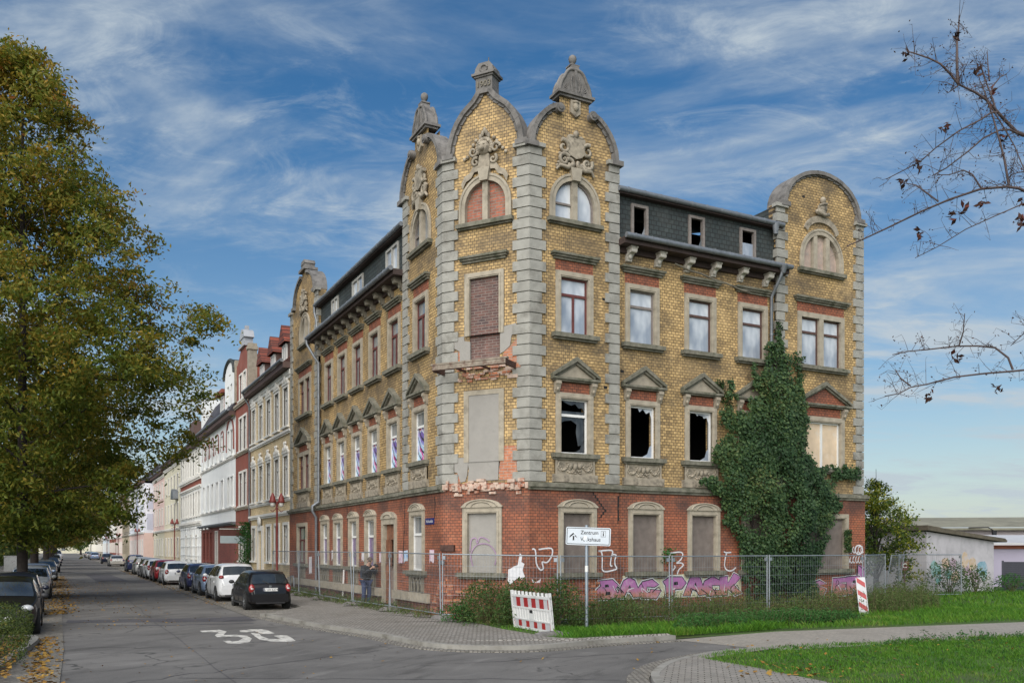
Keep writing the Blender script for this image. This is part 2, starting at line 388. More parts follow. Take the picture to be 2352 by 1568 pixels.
# --- window pieces, origin at centre of the sill line
def m_surround(hw, hh, b, top=None):
    def f():
        mb = MB(); o = rect(-hw, hw, 0, hh); i = rect(-hw + b, hw - b, 0, hh - b)
        mb.ring(o, i, -.05, .24)
        i2 = rect(-hw + b - .035, hw - b + .035, 0, hh - b + .035); o2 = rect(-hw + b - .07, hw - b + .07, 0, hh - b + .07)
        mb.ring(o2, i2, -.068, -.03)
        if top:
            n = 12; pts = [(-hw - .03, hh), (hw + .03, hh), (hw + .03, hh + .03)] + [(hw * .97 * math.cos(math.pi * k / n) * (1 if True else 0), hh + .03 + top * math.sin(math.pi * k / n) ** 1.0) for k in range(1, n)] + [(-hw - .03, hh + .03)]
            mb.prism(pts, -.09, .1); 
            arc = [(hw * .5 * math.cos(math.pi * k / n), -.1, hh + .03 + top * .62 * math.sin(math.pi * k / n)) for k in range(n + 1)]
            mb.tube(arc, .022, 6); arc = [(hw * .8 * math.cos(math.pi * k / n), -.1, hh + .03 + top * .9 * math.sin(math.pi * k / n)) for k in range(n + 1)]
            mb.tube(arc, .025, 6)
        return mb.mesh('surround', M_stone)
    return cached(('sur', hw, hh, b, top), f)
def m_sash(hw, hh, mat, mull=True, tr=.7, t=.055, broken=False):
    def f():
        mb = MB(); mb.ring(rect(-hw, hw, 0, hh), rect(-hw + t, hw - t, t, hh - t), .13, .2)
        if not broken or tr: mb.box(-hw + t, hw - t, .115, .195, hh * tr - .04, hh * tr + .04)
        if mull: mb.box(-.035, .035, .12, .19, t, hh * tr - .04)
        return mb.mesh('sash', mat)
    return cached(('sash', hw, hh, mat.name, mull, tr, t), f)
def m_pane(hw, hh, mat, z0=0): return cached(('pane', hw, hh, mat.name, z0), lambda: MB().box(-hw, hw, .165, .172, z0, hh).mesh('pane', mat))
def m_split(hw, hh, tr, lo, up): return cached(('split', hw, hh, lo.name, up.name), lambda: MB().box(-hw, hw, .165, .172, 0, hh * tr, 0).box(-hw, hw, .165, .172, hh * tr, hh, 1).mesh('pane', [lo, up]))
def m_shard(hw, hh, seed, top):
    def f():
        r = random.Random(seed); mb = MB(); n = 7
        mb.prism([(-hw, hh), (hw, hh), (hw, hh * .66)] + [(hw - 2 * hw * k / n * .95, hh * (.8 + .16 * r.random() * (1 if k % 2 else .4) + .02 * k)) for k in range(1, n)], .165, .171)
        mb.prism([(hw, 0), (hw, hh * .3), (hw * .72, hh * .24), (hw * .55, hh * .1), (hw * .1, hh * .03), (-hw, 0.05), (-hw, 0)], .165, .171)
        if top: mb.box(-hw, hw, .165, .171, hh * .69, hh * .78); mb.prism([(-hw * .1, hh * .7), (hw, hh * .7), (hw, hh * .2), (hw * .4, hh * .16), (hw * .25, hh * .4), (hw * .3, hh * .55), (-hw * .1, hh * .62), (-hw * .6, hh * .6), (-hw, hh * .55), (-hw, hh * .7)], .165, .171); 
        return mb.mesh('broken_glass', M_gdark if top else M_gsky)
    return f()
def m_sill(hw, h=.13): return cached(('sill', hw, h), lambda: MB().box(-hw, hw, -.2, .15, -h, 0).box(-hw + .05, hw - .05, -.12, .1, -h - .06, -h).mesh('sill', M_moss))
def m_lintel(hw): return cached(('lin', hw), lambda: MB().box(-hw, hw, -.19, .05, .09, .16).box(-hw + .04, hw - .04, -.14, .05, .03, .09).box(-hw + .09, hw - .09, -.08, .05, -.04, .03).mesh('cornice', M_moss))
def m_slab(hw, z0, z1, mat, y=-.012): return cached(('slab', hw, z0, z1, mat.name, y), lambda: MB().box(-hw, hw, y, .06, z0, z1).mesh('brick_panel', mat))
def m_ped(hw, h=.62):
    def f():
        mb = MB(); mb.box(-hw, hw, -.2, .06, 0, .07); mb.box(-hw + .05, hw - .05, -.14, .06, -.05, 0)
        for sgn in (-1, 1):
            mb.prism([(sgn * hw, .07), (sgn * hw, .16), (0, h + .08), (0, h - .06)], -.2, .06)
            mb.prism([(sgn * (hw - .16), .09), (sgn * (hw - .12), .16), (0, h - .05), (0, h - .13)], -.13, .05)
        return mb.mesh('pediment', M_moss)
    return cached(('ped', hw, h), f)
def m_tymp(hw, h, mat): return cached(('tym', hw, h, mat.name), lambda: MB().prism([(-hw + .1, .07), (hw - .1, .07), (0, h - .06)], -.045, .05).mesh('tympanum', mat))
def m_console():
    def f():
        mb = MB(); prism_yz(mb, [(.05, 0), (-.17, 0), (-.17, -.08), (-.12, -.2), (-.07, -.3), (-.05, -.36), (.05, -.36)], -.085, .085)
        mb.tube([(-.09, -.13, -.07), (.09, -.13, -.07)], .055, 8); mb.ball((0, -.1, -.24), (.05, .05, .07), 6)
        return mb.mesh('console', M_relief)
    return cached('cons', f)
def m_apron(hw):
    def f():
        r = random.Random(3); mb = MB(); mb.box(-hw - .09, hw + .09, -.11, .05, -.86, -.62); mb.box(-hw, hw, -.04, .05, -.62, -.2)
        mb.box(-hw, -hw + .06, -.08, .05, -.62, -.14); mb.box(hw - .06, hw, -.08, .05, -.62, -.14); mb.box(-hw, hw, -.08, .05, -.2, -.14)
        for k in (-1, 0, 1): mb.lathe([(0, -.09), (.06, -.08), (.085, .0), (.07, .08), (0, .1)], (k * .16, -.06, -.36 - .03 * (k == 0)), 8, sq=(1, .6))
        for sgn in (-1, 1):
            for j in range(9):
                q = j / 8; mb.ball((sgn * (.24 + .34 * q), -.06, -.34 - .17 * math.sin(q * 3.0) + .02 * r.random()), (.05 - .012 * q, .05, .042 - .01 * q), 6)
            for j in range(8): mb.ball((sgn * (.16 + .44 * r.random()), -.045, -.27 - .26 * r.random()), (.03 + .02 * r.random(), .035, .022), 6)
            mb.tube([(sgn * .56, -.06, -.26), (sgn * .62, -.06, -.4), (sgn * .5, -.06, -.55)], [.03, .035, .015], 6)
        for k in range(9): mb.ball((r.uniform(-.24, .24), -.06, -.5 - r.random() * .08), (.045, .04, .03), 6)
        return mb.mesh('carved_apron', M_relief)
    return cached(('apron', hw), f)
def m_tracery(hw):
    def f():
        mb = MB(); mb.box(-hw, hw, .0, .06, -.8, -.14)
        for a, b, c, d in ((-hw, -hw + .1, -.8, -.14), (hw - .1, hw, -.8, -.14), (-hw, hw, -.8, -.7), (-hw, hw, -.22, -.14)): mb.box(a, b, -.07, .05, c, d)
        for k in range(3):
            cx = (k - 1) * .3
            for sgn in (-1, 1): mb.tube([(cx + sgn * .13, -.03, -.68), (cx + sgn * .13, -.03, -.45), (cx + sgn * .1, -.03, -.36), (cx, -.03, -.25)], .028, 6)
            mb.ball((cx, -.01, -.42), (.05, .03, .08), 6)
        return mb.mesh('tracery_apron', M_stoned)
    return cached(('trac', hw), f)
def win(F, x, y, z, sur, subs, label=None):
    p = inst(sur, 'window', house, F @ T(x, y, z), label)
    for n, me, off in subs:
        off = off or (0, 0, 0); dy = -.065 if n in ('sash', 'pane', 'board', 'broken_glass', 'plaster_board') else 0
        inst(me, n, p, T(off[0], off[1] + dy, off[2]))
    return p
Z0 = (0, 0, 0)
def subs2(sash, pane, mull=True, lin=.83, red=True, hw=.48, hh=1.7):
    s = [('sash', m_sash(hw, hh, sash, mull), None), ('pane', m_pane(hw, hh, pane), None), ('sill', m_sill(.8), None), ('cornice', m_lintel(lin), (0, 0, 2.24))]
    if red: s.append(('brick_panel', m_slab(.66, 1.88, 2.2, M_red), None))
    return s
def subs1(sash, panes, mull, hw=.48, hh=1.66, ph=.83, tym=M_stone, apron=True, sashtr=.7):
    s = [('sash', m_sash(hw, hh, sash, mull, sashtr), None)] + panes + [('sill', m_sill(ph - .02), None), ('brick_panel', m_slab(ph - .3, 1.83, 2.14, M_red), None), ('pediment', m_ped(ph), (0, 0, 2.2)), ('tympanum', m_tymp(ph, .62, tym), (0, 0, 2.2)),
         ('console', m_console(), (-ph + .2, 0, 2.15)), ('console', m_console(), (ph - .2, 0, 2.15))]
    if apron: s.append(('carved_apron', m_apron(ph - .14), None))
    return s
def holes(lst): return [rect(x - w, x + w, z, z + h) for x, z, w, h in lst]
YM, YG, YGM = .12, -.08, .0
# --- right wing
rx = (4.12, 6.45, 8.72); RC = 11.8; TR = 1.54
def gcurve(pts, cx): return [(cx - a, z) for a, z in pts] + [(cx + a, z) for a, z in reversed(pts)]
G_tower = [(1.42, 14.22), (1.39, 14.5), (1.31, 14.72), (1.18, 14.95), (1.02, 15.15), (.85, 15.3), (.68, 15.39), (.52, 15.42), (.52, 15.8)]
G_ogee = [(1.17, 14.3), (1.12, 14.62), (1.02, 14.92), (.88, 15.19), (.7, 15.42), (.5, 15.58), (.32, 15.72), (.19, 15.88), (.11, 16.02)]
G_round = [(1.75 * math.cos(a), 14.25 + 1.27 * math.sin(a)) for a in [math.pi / 2 * k / 9 for k in range(10)]]
G_end = [(1.6 * math.cos(a) ** .9, 14.3 + 1.15 * math.sin(a)) for a in [1.25 * k / 8 for k in range(9)]] + [(.42, 15.4), (.42, 15.62)]
def scale_g(g, f): return [(a * f, z) for a, z in g]
def face(name, F, x0, x1, z0, g, cx, hl, y, mat):
    mb = MB(); out = [(x0, z0), (x1, z0), (x1, 14.2)] + list(reversed(gcurve(g, cx))) + [(x0, 14.2)]
    mb.wall(out, hl, y, .4)
    top = gcurve(g, cx); n = len(top)                    # back skin of the gable so it has thickness
    o2 = [(x0, 13.2), (x1, 13.2), (x1, 14.2)] + list(reversed(top)) + [(x0, 14.2)]
    t = tessellate_polygon([[Vector((a, b, 0)) for a, b in o2]]); mb.add([(a, y + .4, b) for a, b in o2], [tuple(f) for f in t])
    mb.add([(x0, y, 12), (x0, y + .4, 12), (x0, y + .4, 14.2), (x0, y, 14.2), (x1, y, 12), (x1, y + .4, 12), (x1, y + .4, 14.2), (x1, y, 14.2)], [(0, 1, 2, 3), (4, 5, 6, 7)])
    return mb.build(name, mat, house, F)
def coping(F, g, cx, th=.13, y0=-.13, y1=.42, name='gable_coping', skip=0):
    def off(pts):
        o = []
        for i, p in enumerate(pts):
            a, b = pts[max(i - 1, 0)], pts[min(i + 1, len(pts) - 1)]
            d = Vector((b[0] - a[0], b[1] - a[1])).normalized(); o.append((p[0] + d.y * th, p[1] - d.x * th))
        return o
    for sgn in (-1, 1):
        par = MB()
        p = [(sgn * a, z) for a, z in g[:len(g) - skip]]
        q = off(p) if sgn > 0 else [(-a, b) for a, b in off([(-a, b) for a, b in p])]
        for k in range(len(p) - 1):
            poly = [(cx + p[k][0], p[k][1]), (cx + q[k][0], q[k][1]), (cx + q[k + 1][0], q[k + 1][1]), (cx + p[k + 1][0], p[k + 1][1])]
            par.prism(poly, y0 + .004 * (k % 2), y1)
            poly2 = [(cx + p[k][0] - sgn * .09, p[k][1] - .02), (cx + p[k][0] + sgn * .01, p[k][1]), (cx + p[k + 1][0] + sgn * .01, p[k + 1][1]), (cx + p[k + 1][0] - sgn * .07, p[k + 1][1] - .06)]
            par.prism(poly2, -.05, .02)
        x = cx + sgn * (g[0][0] + .08)
        par.box(x - .2, x + .2, -.16, .44, g[0][1] - .13, g[0][1] + .02)
        par.build(name, M_cope, house, F)
arcR = arch(TR, .71, 12.1, 12.62, .74); arcC = arch(1.47, .71, 12.1, 12.62, .74)
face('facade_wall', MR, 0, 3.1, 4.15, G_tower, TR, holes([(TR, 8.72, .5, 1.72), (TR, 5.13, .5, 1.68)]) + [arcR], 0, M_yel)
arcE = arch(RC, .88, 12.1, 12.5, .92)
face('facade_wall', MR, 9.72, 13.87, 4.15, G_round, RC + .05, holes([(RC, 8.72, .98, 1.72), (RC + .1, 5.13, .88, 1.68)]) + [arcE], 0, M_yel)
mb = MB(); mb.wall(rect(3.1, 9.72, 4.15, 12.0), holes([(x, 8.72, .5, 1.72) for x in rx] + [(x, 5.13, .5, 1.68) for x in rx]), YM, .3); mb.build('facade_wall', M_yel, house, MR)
mb = MB(); mb.wall(rect(-.06, 3.1, 0, 4.05), holes([(1.6, 1.56, .52, 1.82)]), YG, .35); mb.wall(rect(3.1, 9.72, 0, 4.05), holes([(x + .05, 1.56, .52, 1.82) for x in rx]), YGM, .35)
mb.wall(rect(9.72, 13.95, 0, 4.05), holes([(11.95, 1.56, .97, 1.82)]), YG, .35)
mb.quad((3.1, YG, 0), (3.1, .2, 0), (3.1, .2, 4.1), (3.1, YG, 4.1)); mb.quad((9.72, YG, 0), (9.72, .2, 0), (9.72, .2, 4.1), (9.72, YG, 4.1))
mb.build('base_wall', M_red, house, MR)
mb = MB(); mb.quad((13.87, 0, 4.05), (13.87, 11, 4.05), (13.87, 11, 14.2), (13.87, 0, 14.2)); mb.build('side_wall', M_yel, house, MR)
mb = MB(); mb.quad((13.95, -.08, 0), (13.95, 11, 0), (13.95, 11, 4.05), (13.95, -.08, 4.05)); mb.build('side_wall', M_red, house, MR)
# --- chamfer
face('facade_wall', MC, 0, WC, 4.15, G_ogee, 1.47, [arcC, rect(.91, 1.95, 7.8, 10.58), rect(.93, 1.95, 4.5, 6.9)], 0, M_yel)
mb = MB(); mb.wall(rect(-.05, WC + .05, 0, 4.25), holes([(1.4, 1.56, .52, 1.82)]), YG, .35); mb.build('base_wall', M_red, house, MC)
# --- left wing (x = -s)
lx2 = (4.78, 6.97, 9.09, 11.22, 13.28); LT, LE = 1.9, 17.1
lg = (7.1, 9.24, 11.45, 13.5)
arcL = arch(-1.85, .71, 12.1, 12.62, .74); arcLE = arch(-16.97, .84, 12.1, 12.5, .92)
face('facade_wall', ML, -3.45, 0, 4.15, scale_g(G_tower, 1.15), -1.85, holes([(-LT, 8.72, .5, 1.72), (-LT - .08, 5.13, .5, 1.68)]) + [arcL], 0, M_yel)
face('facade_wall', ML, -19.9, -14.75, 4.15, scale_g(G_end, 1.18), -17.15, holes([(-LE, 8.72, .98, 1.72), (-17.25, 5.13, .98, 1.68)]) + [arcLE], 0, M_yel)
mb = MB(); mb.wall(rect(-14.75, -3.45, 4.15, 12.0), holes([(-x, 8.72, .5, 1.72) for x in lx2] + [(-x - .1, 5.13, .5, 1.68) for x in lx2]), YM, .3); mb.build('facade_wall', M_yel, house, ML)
mb = MB(); mb.wall(rect(-3.45, .05, 0, 4.05), holes([(-2.02, 1.56, .52, 1.82)]), YG, .35); mb.wall(rect(-14.75, -3.45, 0, 4.05), holes([(-x, 1.56, .52, 1.82) for x in lg] + [(-4.95, .3, .6, 3.05)]), YGM, .35)
mb.wall(rect(-19.95, -14.75, 0, 4.05), holes([(-17.3, 1.56, .82, 1.82)]), YG, .35)
mb.quad((-3.45, YG, 0), (-3.45, .2, 0), (-3.45, .2, 4.1), (-3.45, YG, 4.1)); mb.quad((-14.75, YG, 0), (-14.75, .2, 0), (-14.75, .2, 4.1), (-14.75, YG, 4.1))
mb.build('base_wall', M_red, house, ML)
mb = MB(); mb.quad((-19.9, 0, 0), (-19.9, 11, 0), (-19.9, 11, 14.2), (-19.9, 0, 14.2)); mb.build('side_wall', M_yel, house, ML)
# rear skin, floors
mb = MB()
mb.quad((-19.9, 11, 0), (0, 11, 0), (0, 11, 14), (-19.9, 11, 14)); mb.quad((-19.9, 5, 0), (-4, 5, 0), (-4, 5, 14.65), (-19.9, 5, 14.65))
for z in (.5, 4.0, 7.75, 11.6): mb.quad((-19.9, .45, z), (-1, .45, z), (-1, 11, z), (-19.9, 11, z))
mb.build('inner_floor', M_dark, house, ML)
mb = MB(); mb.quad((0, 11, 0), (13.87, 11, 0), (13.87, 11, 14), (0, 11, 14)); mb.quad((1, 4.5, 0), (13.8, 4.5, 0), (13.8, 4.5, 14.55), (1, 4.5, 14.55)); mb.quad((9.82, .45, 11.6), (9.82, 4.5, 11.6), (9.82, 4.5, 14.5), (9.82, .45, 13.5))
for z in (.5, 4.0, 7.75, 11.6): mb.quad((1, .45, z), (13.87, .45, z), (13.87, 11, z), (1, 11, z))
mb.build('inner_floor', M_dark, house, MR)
# --- string course, plinth
def course(F, segs, name='string_course'):
    mb = MB()
    for x0, x1, y in segs:
        mb.box(x0, x1, y - .17, y + .2, 4.1, 4.2); mb.box(x0 + .01, x1 - .01, y - .11, y + .2, 4.02, 4.1); mb.box(x0, x1, y - .06, y + .3, 4.2, 4.25)
    return mb.build(name, M_moss, house, F)
course(MR, [(-.1, 3.2, -.05), (3.201, 9.66, .05), (9.661, 14.05, -.05)]); course(ML, [(-3.5, .12, -.05), (-14.7, -3.501, .05), (-20.0, -14.701, -.05)])
r = random.Random(5); mb = MB()
for k in range(26):
    x = .05 + k * .112; mb.box(x, x + .105, -.12 - r.random() * .1, .1, 4.0 + r.random() * .1, 4.14 + r.random() * .12)
for k in range(40): mb.box(*(lambda x, z, w: (x, x + w, -.1 - r.random() * .05, .05, z, z + .05 + r.random() * .05))(r.uniform(.0, 2.7), r.uniform(3.85, 4.3), r.uniform(.08, .3)))
mb.build('broken_ledge', M_pinkplaster, house, MC)
mb = MB()
for x0, x1 in ((-4.2, -.9), (-14.7, -5.6), (-19.95, -14.72)): mb.box(x0, x1, -.2, .05, .55, .84); 
mb.build('plinth_band', M_stone, house, ML)
# --- windows right wing
S2 = m_surround(.66, 1.88, .18); S1 = m_surround(.66, 1.83, .18); SG = m_surround(.67, 1.96, .17, .22)
for k, x in enumerate(rx): win(MR, x, YM, 8.72, S2, subs2(M_wood if k else M_grey, M_gsky, False))
win(MR, TR, 0, 8.72, S2, subs2(M_redwood, M_gsky))
win(MR, TR, 0, 5.13, S1, subs1(M_white, [('broken_glass', m_shard(.48, 1.66, 4, True), None)], False))
for k, x in enumerate(rx): win(MR, x + .02, YM, 5.13, S1, subs1(M_white, [('broken_glass', m_shard(.48, 1.66, 10 + k, False), None)], False, sashtr=.985))
def gsubs(mat, hw=.5, sill=.8): return [('board', m_pane(hw, 1.82, mat), None), ('sill', m_sill(sill), None)]
win(MR, 1.6, YG, 1.56, SG, gsubs(M_board))
for x in rx: win(MR, x + .05, YGM, 1.56, SG, gsubs(M_board))
def m_double(hw, hh, b):
    def f():
        mb = MB(); mb.ring(rect(-hw, hw, 0, hh), rect(-hw + b, hw - b, 0, hh - b), -.05, .24); mb.box(-.1, .1, -.045, .235, 0, hh - b)
        return mb.mesh('surround', M_stone)
    return cached(('dbl', hw, hh, b), f)
def dsash(mat, w, hh, pane, cx, mull=False): return [('sash', m_sash(w, hh, mat, mull), (cx, 0, 0)), ('sash', m_sash(w, hh, mat, mull), (-cx, 0, 0)), ('pane', m_pane(w, hh, pane), (cx, 0, 0)), ('pane', m_pane(w, hh, pane), (-cx, 0, 0))]
win(MR, RC, 0, 8.72, m_double(1.14, 1.88, .18), dsash(M_wood, .43, 1.7, M_gsky, .53) + [('sill', m_sill(1.28), None), ('cornice', m_lintel(1.32), (0, 0, 2.24)), ('brick_panel', m_slab(1.14, 1.88, 2.2, M_red), None)])
win(MR, RC + .1, 0, 5.13, m_surround(1.05, 1.83, .19), [('sash', m_sash(.43, 1.64, M_white, False, .99), (.42, 0, 0)), ('sash', m_sash(.43, 1.64, M_white, False, .99), (-.43, 0, 0)), ('plaster_board', m_pane(.42, 1.64, M_plasterw), (.42, 0, 0)), ('plaster_board', m_pane(.42, 1.64, M_plasterw), (-.43, 0, 0)),
    ('sill', m_sill(1.2), None), ('brick_panel', m_slab(.85, 1.83, 2.14, M_red), None), ('pediment', m_ped(1.3, .78), (0, 0, 2.2)), ('tympanum', m_tymp(1.3, .78, M_red), (0, 0, 2.2)), ('console', m_console(), (1.0, 0, 2.15))])
win(MR, 11.95, YG, 1.56, m_surround(1.12, 1.96, .17), gsubs(M_board, .96, 1.25))
# --- chamfer windows
win(MC, 1.4, YG, 1.56, SG, [('infill', m_pane(.5, 1.82, M_render), (0, -.1, 0)), ('sill', m_sill(.82), None)])
w = win(MC, 1.43, 0, 8.72, m_surround(.67, 1.9, .17), [('cornice', m_lintel(.83), (0, 0, 2.24))])
inst(MB().box(-.52, .52, .05, .12, -1.1, 1.75).mesh('infill', M_darkin), 'infill', w)
mb = MB(); mb.ring(rect(.73, 2.1, 4.9, 7.06), rect(.9, 1.93, 4.9, 6.92), -.04, .1); wd = mb.build('balcony_door', M_stone, house, MC)
mb = MB(); mb.prism([(.86, 4.32), (1.9, 4.34), (1.93, 5.2), (1.97, 5.3), (1.96, 6.95), (.87, 6.95), (.86, 5.3), (.82, 5.1), (.9, 4.7)], -.02, .1); mb.build('infill', M_render, wd)
mb = MB(); mb.prism([(.4, 5.05), (.72, 5.05), (.74, 4.9), (.88, 4.9), (.84, 4.5), (.78, 4.33), (.62, 4.3), (.5, 4.6), (.4, 4.62)], -.03, .04); mb.build('render_patch', M_render, house, MC); mb = MB(); mb.prism([(.38, 8.72), (.74, 8.74), (.74, 8.6), (.95, 8.55), (.95, 7.8), (.6, 7.78), (.58, 8.3), (.4, 8.4)], -.03, .04); mb.build('render_patch', M_render, house, MC); mb = MB()
mb.prism([(2.12, 8.9), (2.5, 8.95), (2.5, 8.7), (2.35, 8.6), (2.3, 8.3), (2.1, 8.15), (1.97, 8.1), (1.97, 8.8)], -.03, .04); mb.build('render_patch', M_render, house, MC)
mb = MB(); mb.prism([(1.97, 5.28), (2.05, 5.35), (2.5, 5.33), (2.52, 4.3), (1.95, 4.33), (1.92, 4.6), (1.97, 4.9)], -.015, .04); mb.build('bare_brick_patch', M_orange, house, MC); mb = MB(); mb.prism([(.38, 4.55), (.5, 4.58), (.62, 4.32), (.4, 4.28)], -.02, .04); mb.build('bare_brick_patch', M_orange, house, MC); mb = MB()
mb.prism([(.36, 8.3), (.6, 8.28), (.58, 7.8), (.34, 7.8)], -.02, .04); mb.build('bare_brick_patch', M_orange, house, MC); mb = MB(); mb.prism([(2.1, 8.14), (2.32, 8.3), (2.52, 8.5), (2.52, 7.8), (2.0, 7.8)], -.02, .04); mb.build('bare_brick_patch', M_orange, house, MC)
mb = MB(); r = random.Random(8)
for k in range(44):
    x = r.uniform(.35, 2.5); z = r.uniform(7.32, 7.72); mb.box(x, x + r.uniform(.1, .35), -.02 - r.random() * .06, .05, z, z + r.uniform(.05, .1), k % 2)
mb.build('broken_ledge', [M_pinkplaster, M_orange], house, MC)
mb = MB(); x0, x1, y = .02, 2.52, -.72; z0, z1 = 7.62, 7.78
mb.box(x0, x1, y, y + .06, z0, z1); mb.box(x0, x0 + .06, y + .061, .1, z0 - .02, z1 - .01); mb.box(x1 - .06, x1, y + .061, .1, z0 - .02, z1 - .01); mb.box(x0 - .03, x1 + .03, y - .02, y + .13, z1, z1 + .05, 1); mb.box(x0 + .02, x1 - .02, y - .012, y - .002, z0 + .02, z1 - .01, 1)
for k in (.75, 1.6): mb.box(k, k + .05, y + .061, .1, z0 + .02, z0 + .08)
mb.build('balcony_frame', [M_iron, plain('worn pale slab edge', (.25, .21, .165), .9, .3, 6, spots=(4, .5, .66, (.12, .07, .05)))], house, MC)
# --- left windows
for k, x in enumerate(lx2):
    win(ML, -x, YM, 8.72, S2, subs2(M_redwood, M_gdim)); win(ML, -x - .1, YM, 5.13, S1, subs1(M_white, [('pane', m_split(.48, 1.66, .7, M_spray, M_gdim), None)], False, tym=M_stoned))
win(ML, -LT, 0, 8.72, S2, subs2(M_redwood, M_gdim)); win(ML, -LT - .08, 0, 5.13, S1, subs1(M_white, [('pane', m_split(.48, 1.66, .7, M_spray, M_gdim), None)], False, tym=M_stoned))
for x in lg: win(ML, -x, YGM, 1.56, SG, [('sash', m_sash(.5, 1.8, M_white, False, .66), None), ('pane', m_split(.5, 1.8, .66, M_violet, M_gdim), None), ('sill', m_sill(.85), None), ('tracery_apron', m_tracery(.62), None)])
win(ML, -2.02, YG, 1.56, SG, [('sash', m_sash(.5, 1.8, M_white, False, .66), None), ('board', m_split(.5, 1.8, .66, plain('whitewashed board', (.42, .41, .39), .8, .12, 3), M_gdim), None), ('sill', m_sill(.85), None), ('tracery_apron', m_tracery(.62), None)])
win(ML, -17.3, YG, 1.56, m_surround(1.0, 1.96, .2), [('sash', m_sash(.8, 1.76, M_redwood, True, .64), None), ('pane', m_pane(.8, 1.76, glass('green tinted glass', (.10, .15, .14), (.22, .27, .26))), None), ('sill', m_sill(1.15), None), ('tracery_apron', m_tracery(.62), None)])
win(ML, -LE, 0, 8.72, m_double(1.2, 1.88, .2), dsash(M_redwood, .45, 1.68, M_gdim, .55, True) + [('sill', m_sill(1.35), None), ('cornice', m_lintel(1.4), (0, 0, 2.24)), ('brick_panel', m_slab(1.2, 1.88, 2.2, M_red), None)])
win(ML, -17.25, 0, 5.13, m_double(1.2, 1.83, .2), dsash(M_redwood, .45, 1.63, M_gdim, .55, True) + [('sill', m_sill(1.3), None), ('brick_panel', m_slab(.9, 1.83, 2.14, M_red), None), ('pediment', m_ped(1.32, .72), (0, 0, 2.2)), ('tympanum', m_tymp(1.32, .72, M_stoned), (0, 0, 2.2)), ('carved_apron', m_apron(1.0), None), ('console', m_console(), (-1.1, 0, 2.15)), ('console', m_console(), (1.1, 0, 2.15))])
# door
mb = MB(); hw = .78; mb.ring(rect(-hw, hw, 0, 3.05), rect(-hw + .2, hw - .2, 0, 2.85), -.06, .3)
n = 12; mb.prism([(-hw, 3.05), (hw, 3.05)] + [(hw * .97 * math.cos(math.pi * k / n), 3.07 + .24 * math.sin(math.pi * k / n)) for k in range(n + 1)], -.1, .1); mb.tube([(.45 * math.cos(math.pi * k / n), -.11, 3.08 + .13 * math.sin(math.pi * k / n)) for k in range(n + 1)], .03, 6)
dr = mb.build('door', M_stone, house, ML @ T(-4.95, YGM, .3))
M_door = plain('peeling brown door wood', (.20, .085, .045), .7, .35, 8, spots=(3, .5, .7, (.09, .06, .05)))
mb = MB(); mb.box(-.58, -.2, .1, .17, 0, 2.3); mb.box(-.58, .58, .1, .2, 2.3, 2.85); mb.box(-.56, -.25, .04, .1, 1.05, 1.45); mb.box(-.4, -.33, .0, .1, 0, 2.3); mb.ball((.0, .02, 1.42), (.12, .05, .1), 8); mb.build('door_leaf', M_door, dr)
mb = MB(); mb.box(-.2, .58, .12, .18, 0, 1.35); mb.build('door_leaf', plain('grey brown door board', (.2, .15, .125), .85, .2, 5), dr)
# --- arched attic windows
def archwin(F, cx, hw, zs, rise, lights, infill, tmat, key=True, y=0):
    mb = MB(); o = arch(cx, hw + .17, 12.12, zs, rise + .18); i = arch(cx, hw, 12.12, zs, rise); mb.ring(o, i, -.06, .22); 
    o = arch(cx, hw + .2, 12.12, zs, rise + .21); i = arch(cx, hw + .13, 12.12, zs, rise + .14); mb.ring(o, i, -.085, -.03)
    for l in lights: mb.box(cx + l - .09, cx + l + .09, -.05, .2, 12.12, zs + rise * math.sqrt(max(0, 1 - (l / hw) ** 2)))
    if key: mb.prism([(cx - .13, zs + rise - .02), (cx + .13, zs + rise - .02), (cx + .2, zs + rise + .36), (cx - .2, zs + rise + .36)], -.16, .03)
    w = mb.build('arched_window', M_stone, house, F)
    mb = MB(); mb.prism(arch(cx, hw, 12.12, zs, rise), .1, .14); mb.build('infill' if tmat is None else 'pane', infill, w)
    if tmat:
        mb = MB(); mb.ring(arch(cx, hw, 12.12, zs, rise), arch(cx, hw - .05, 12.17, zs, rise - .05), .04, .1)
        mb.box(cx - hw + .05, cx - .09, .05, .1, zs - .02, zs + .04); mb.build('sash', tmat, w)
    MB().box(cx - hw - .27, cx + hw + .27, -.18, .1, 12.0, 12.12).box(cx - hw - .22, cx + hw + .22, -.1, .1, 11.95, 12.0).build('sill', M_moss, w)
archwin(MR, TR, .69, 12.62, .72, [0], M_gsky, M_grey); archwin(MC, 1.47, .69, 12.62, .72, [0], M_redin, None); archwin(ML, -1.85, .69, 12.62, .72, [0], M_gdim, M_grey)
archwin(MR, RC, .86, 12.5, .9, [-.3, .3], M_pboard, None, False); archwin(ML, -16.97, .82, 12.5, .9, [0], plain('pale grey board', (.42, .43, .44), .7, .1, 4), None, False)
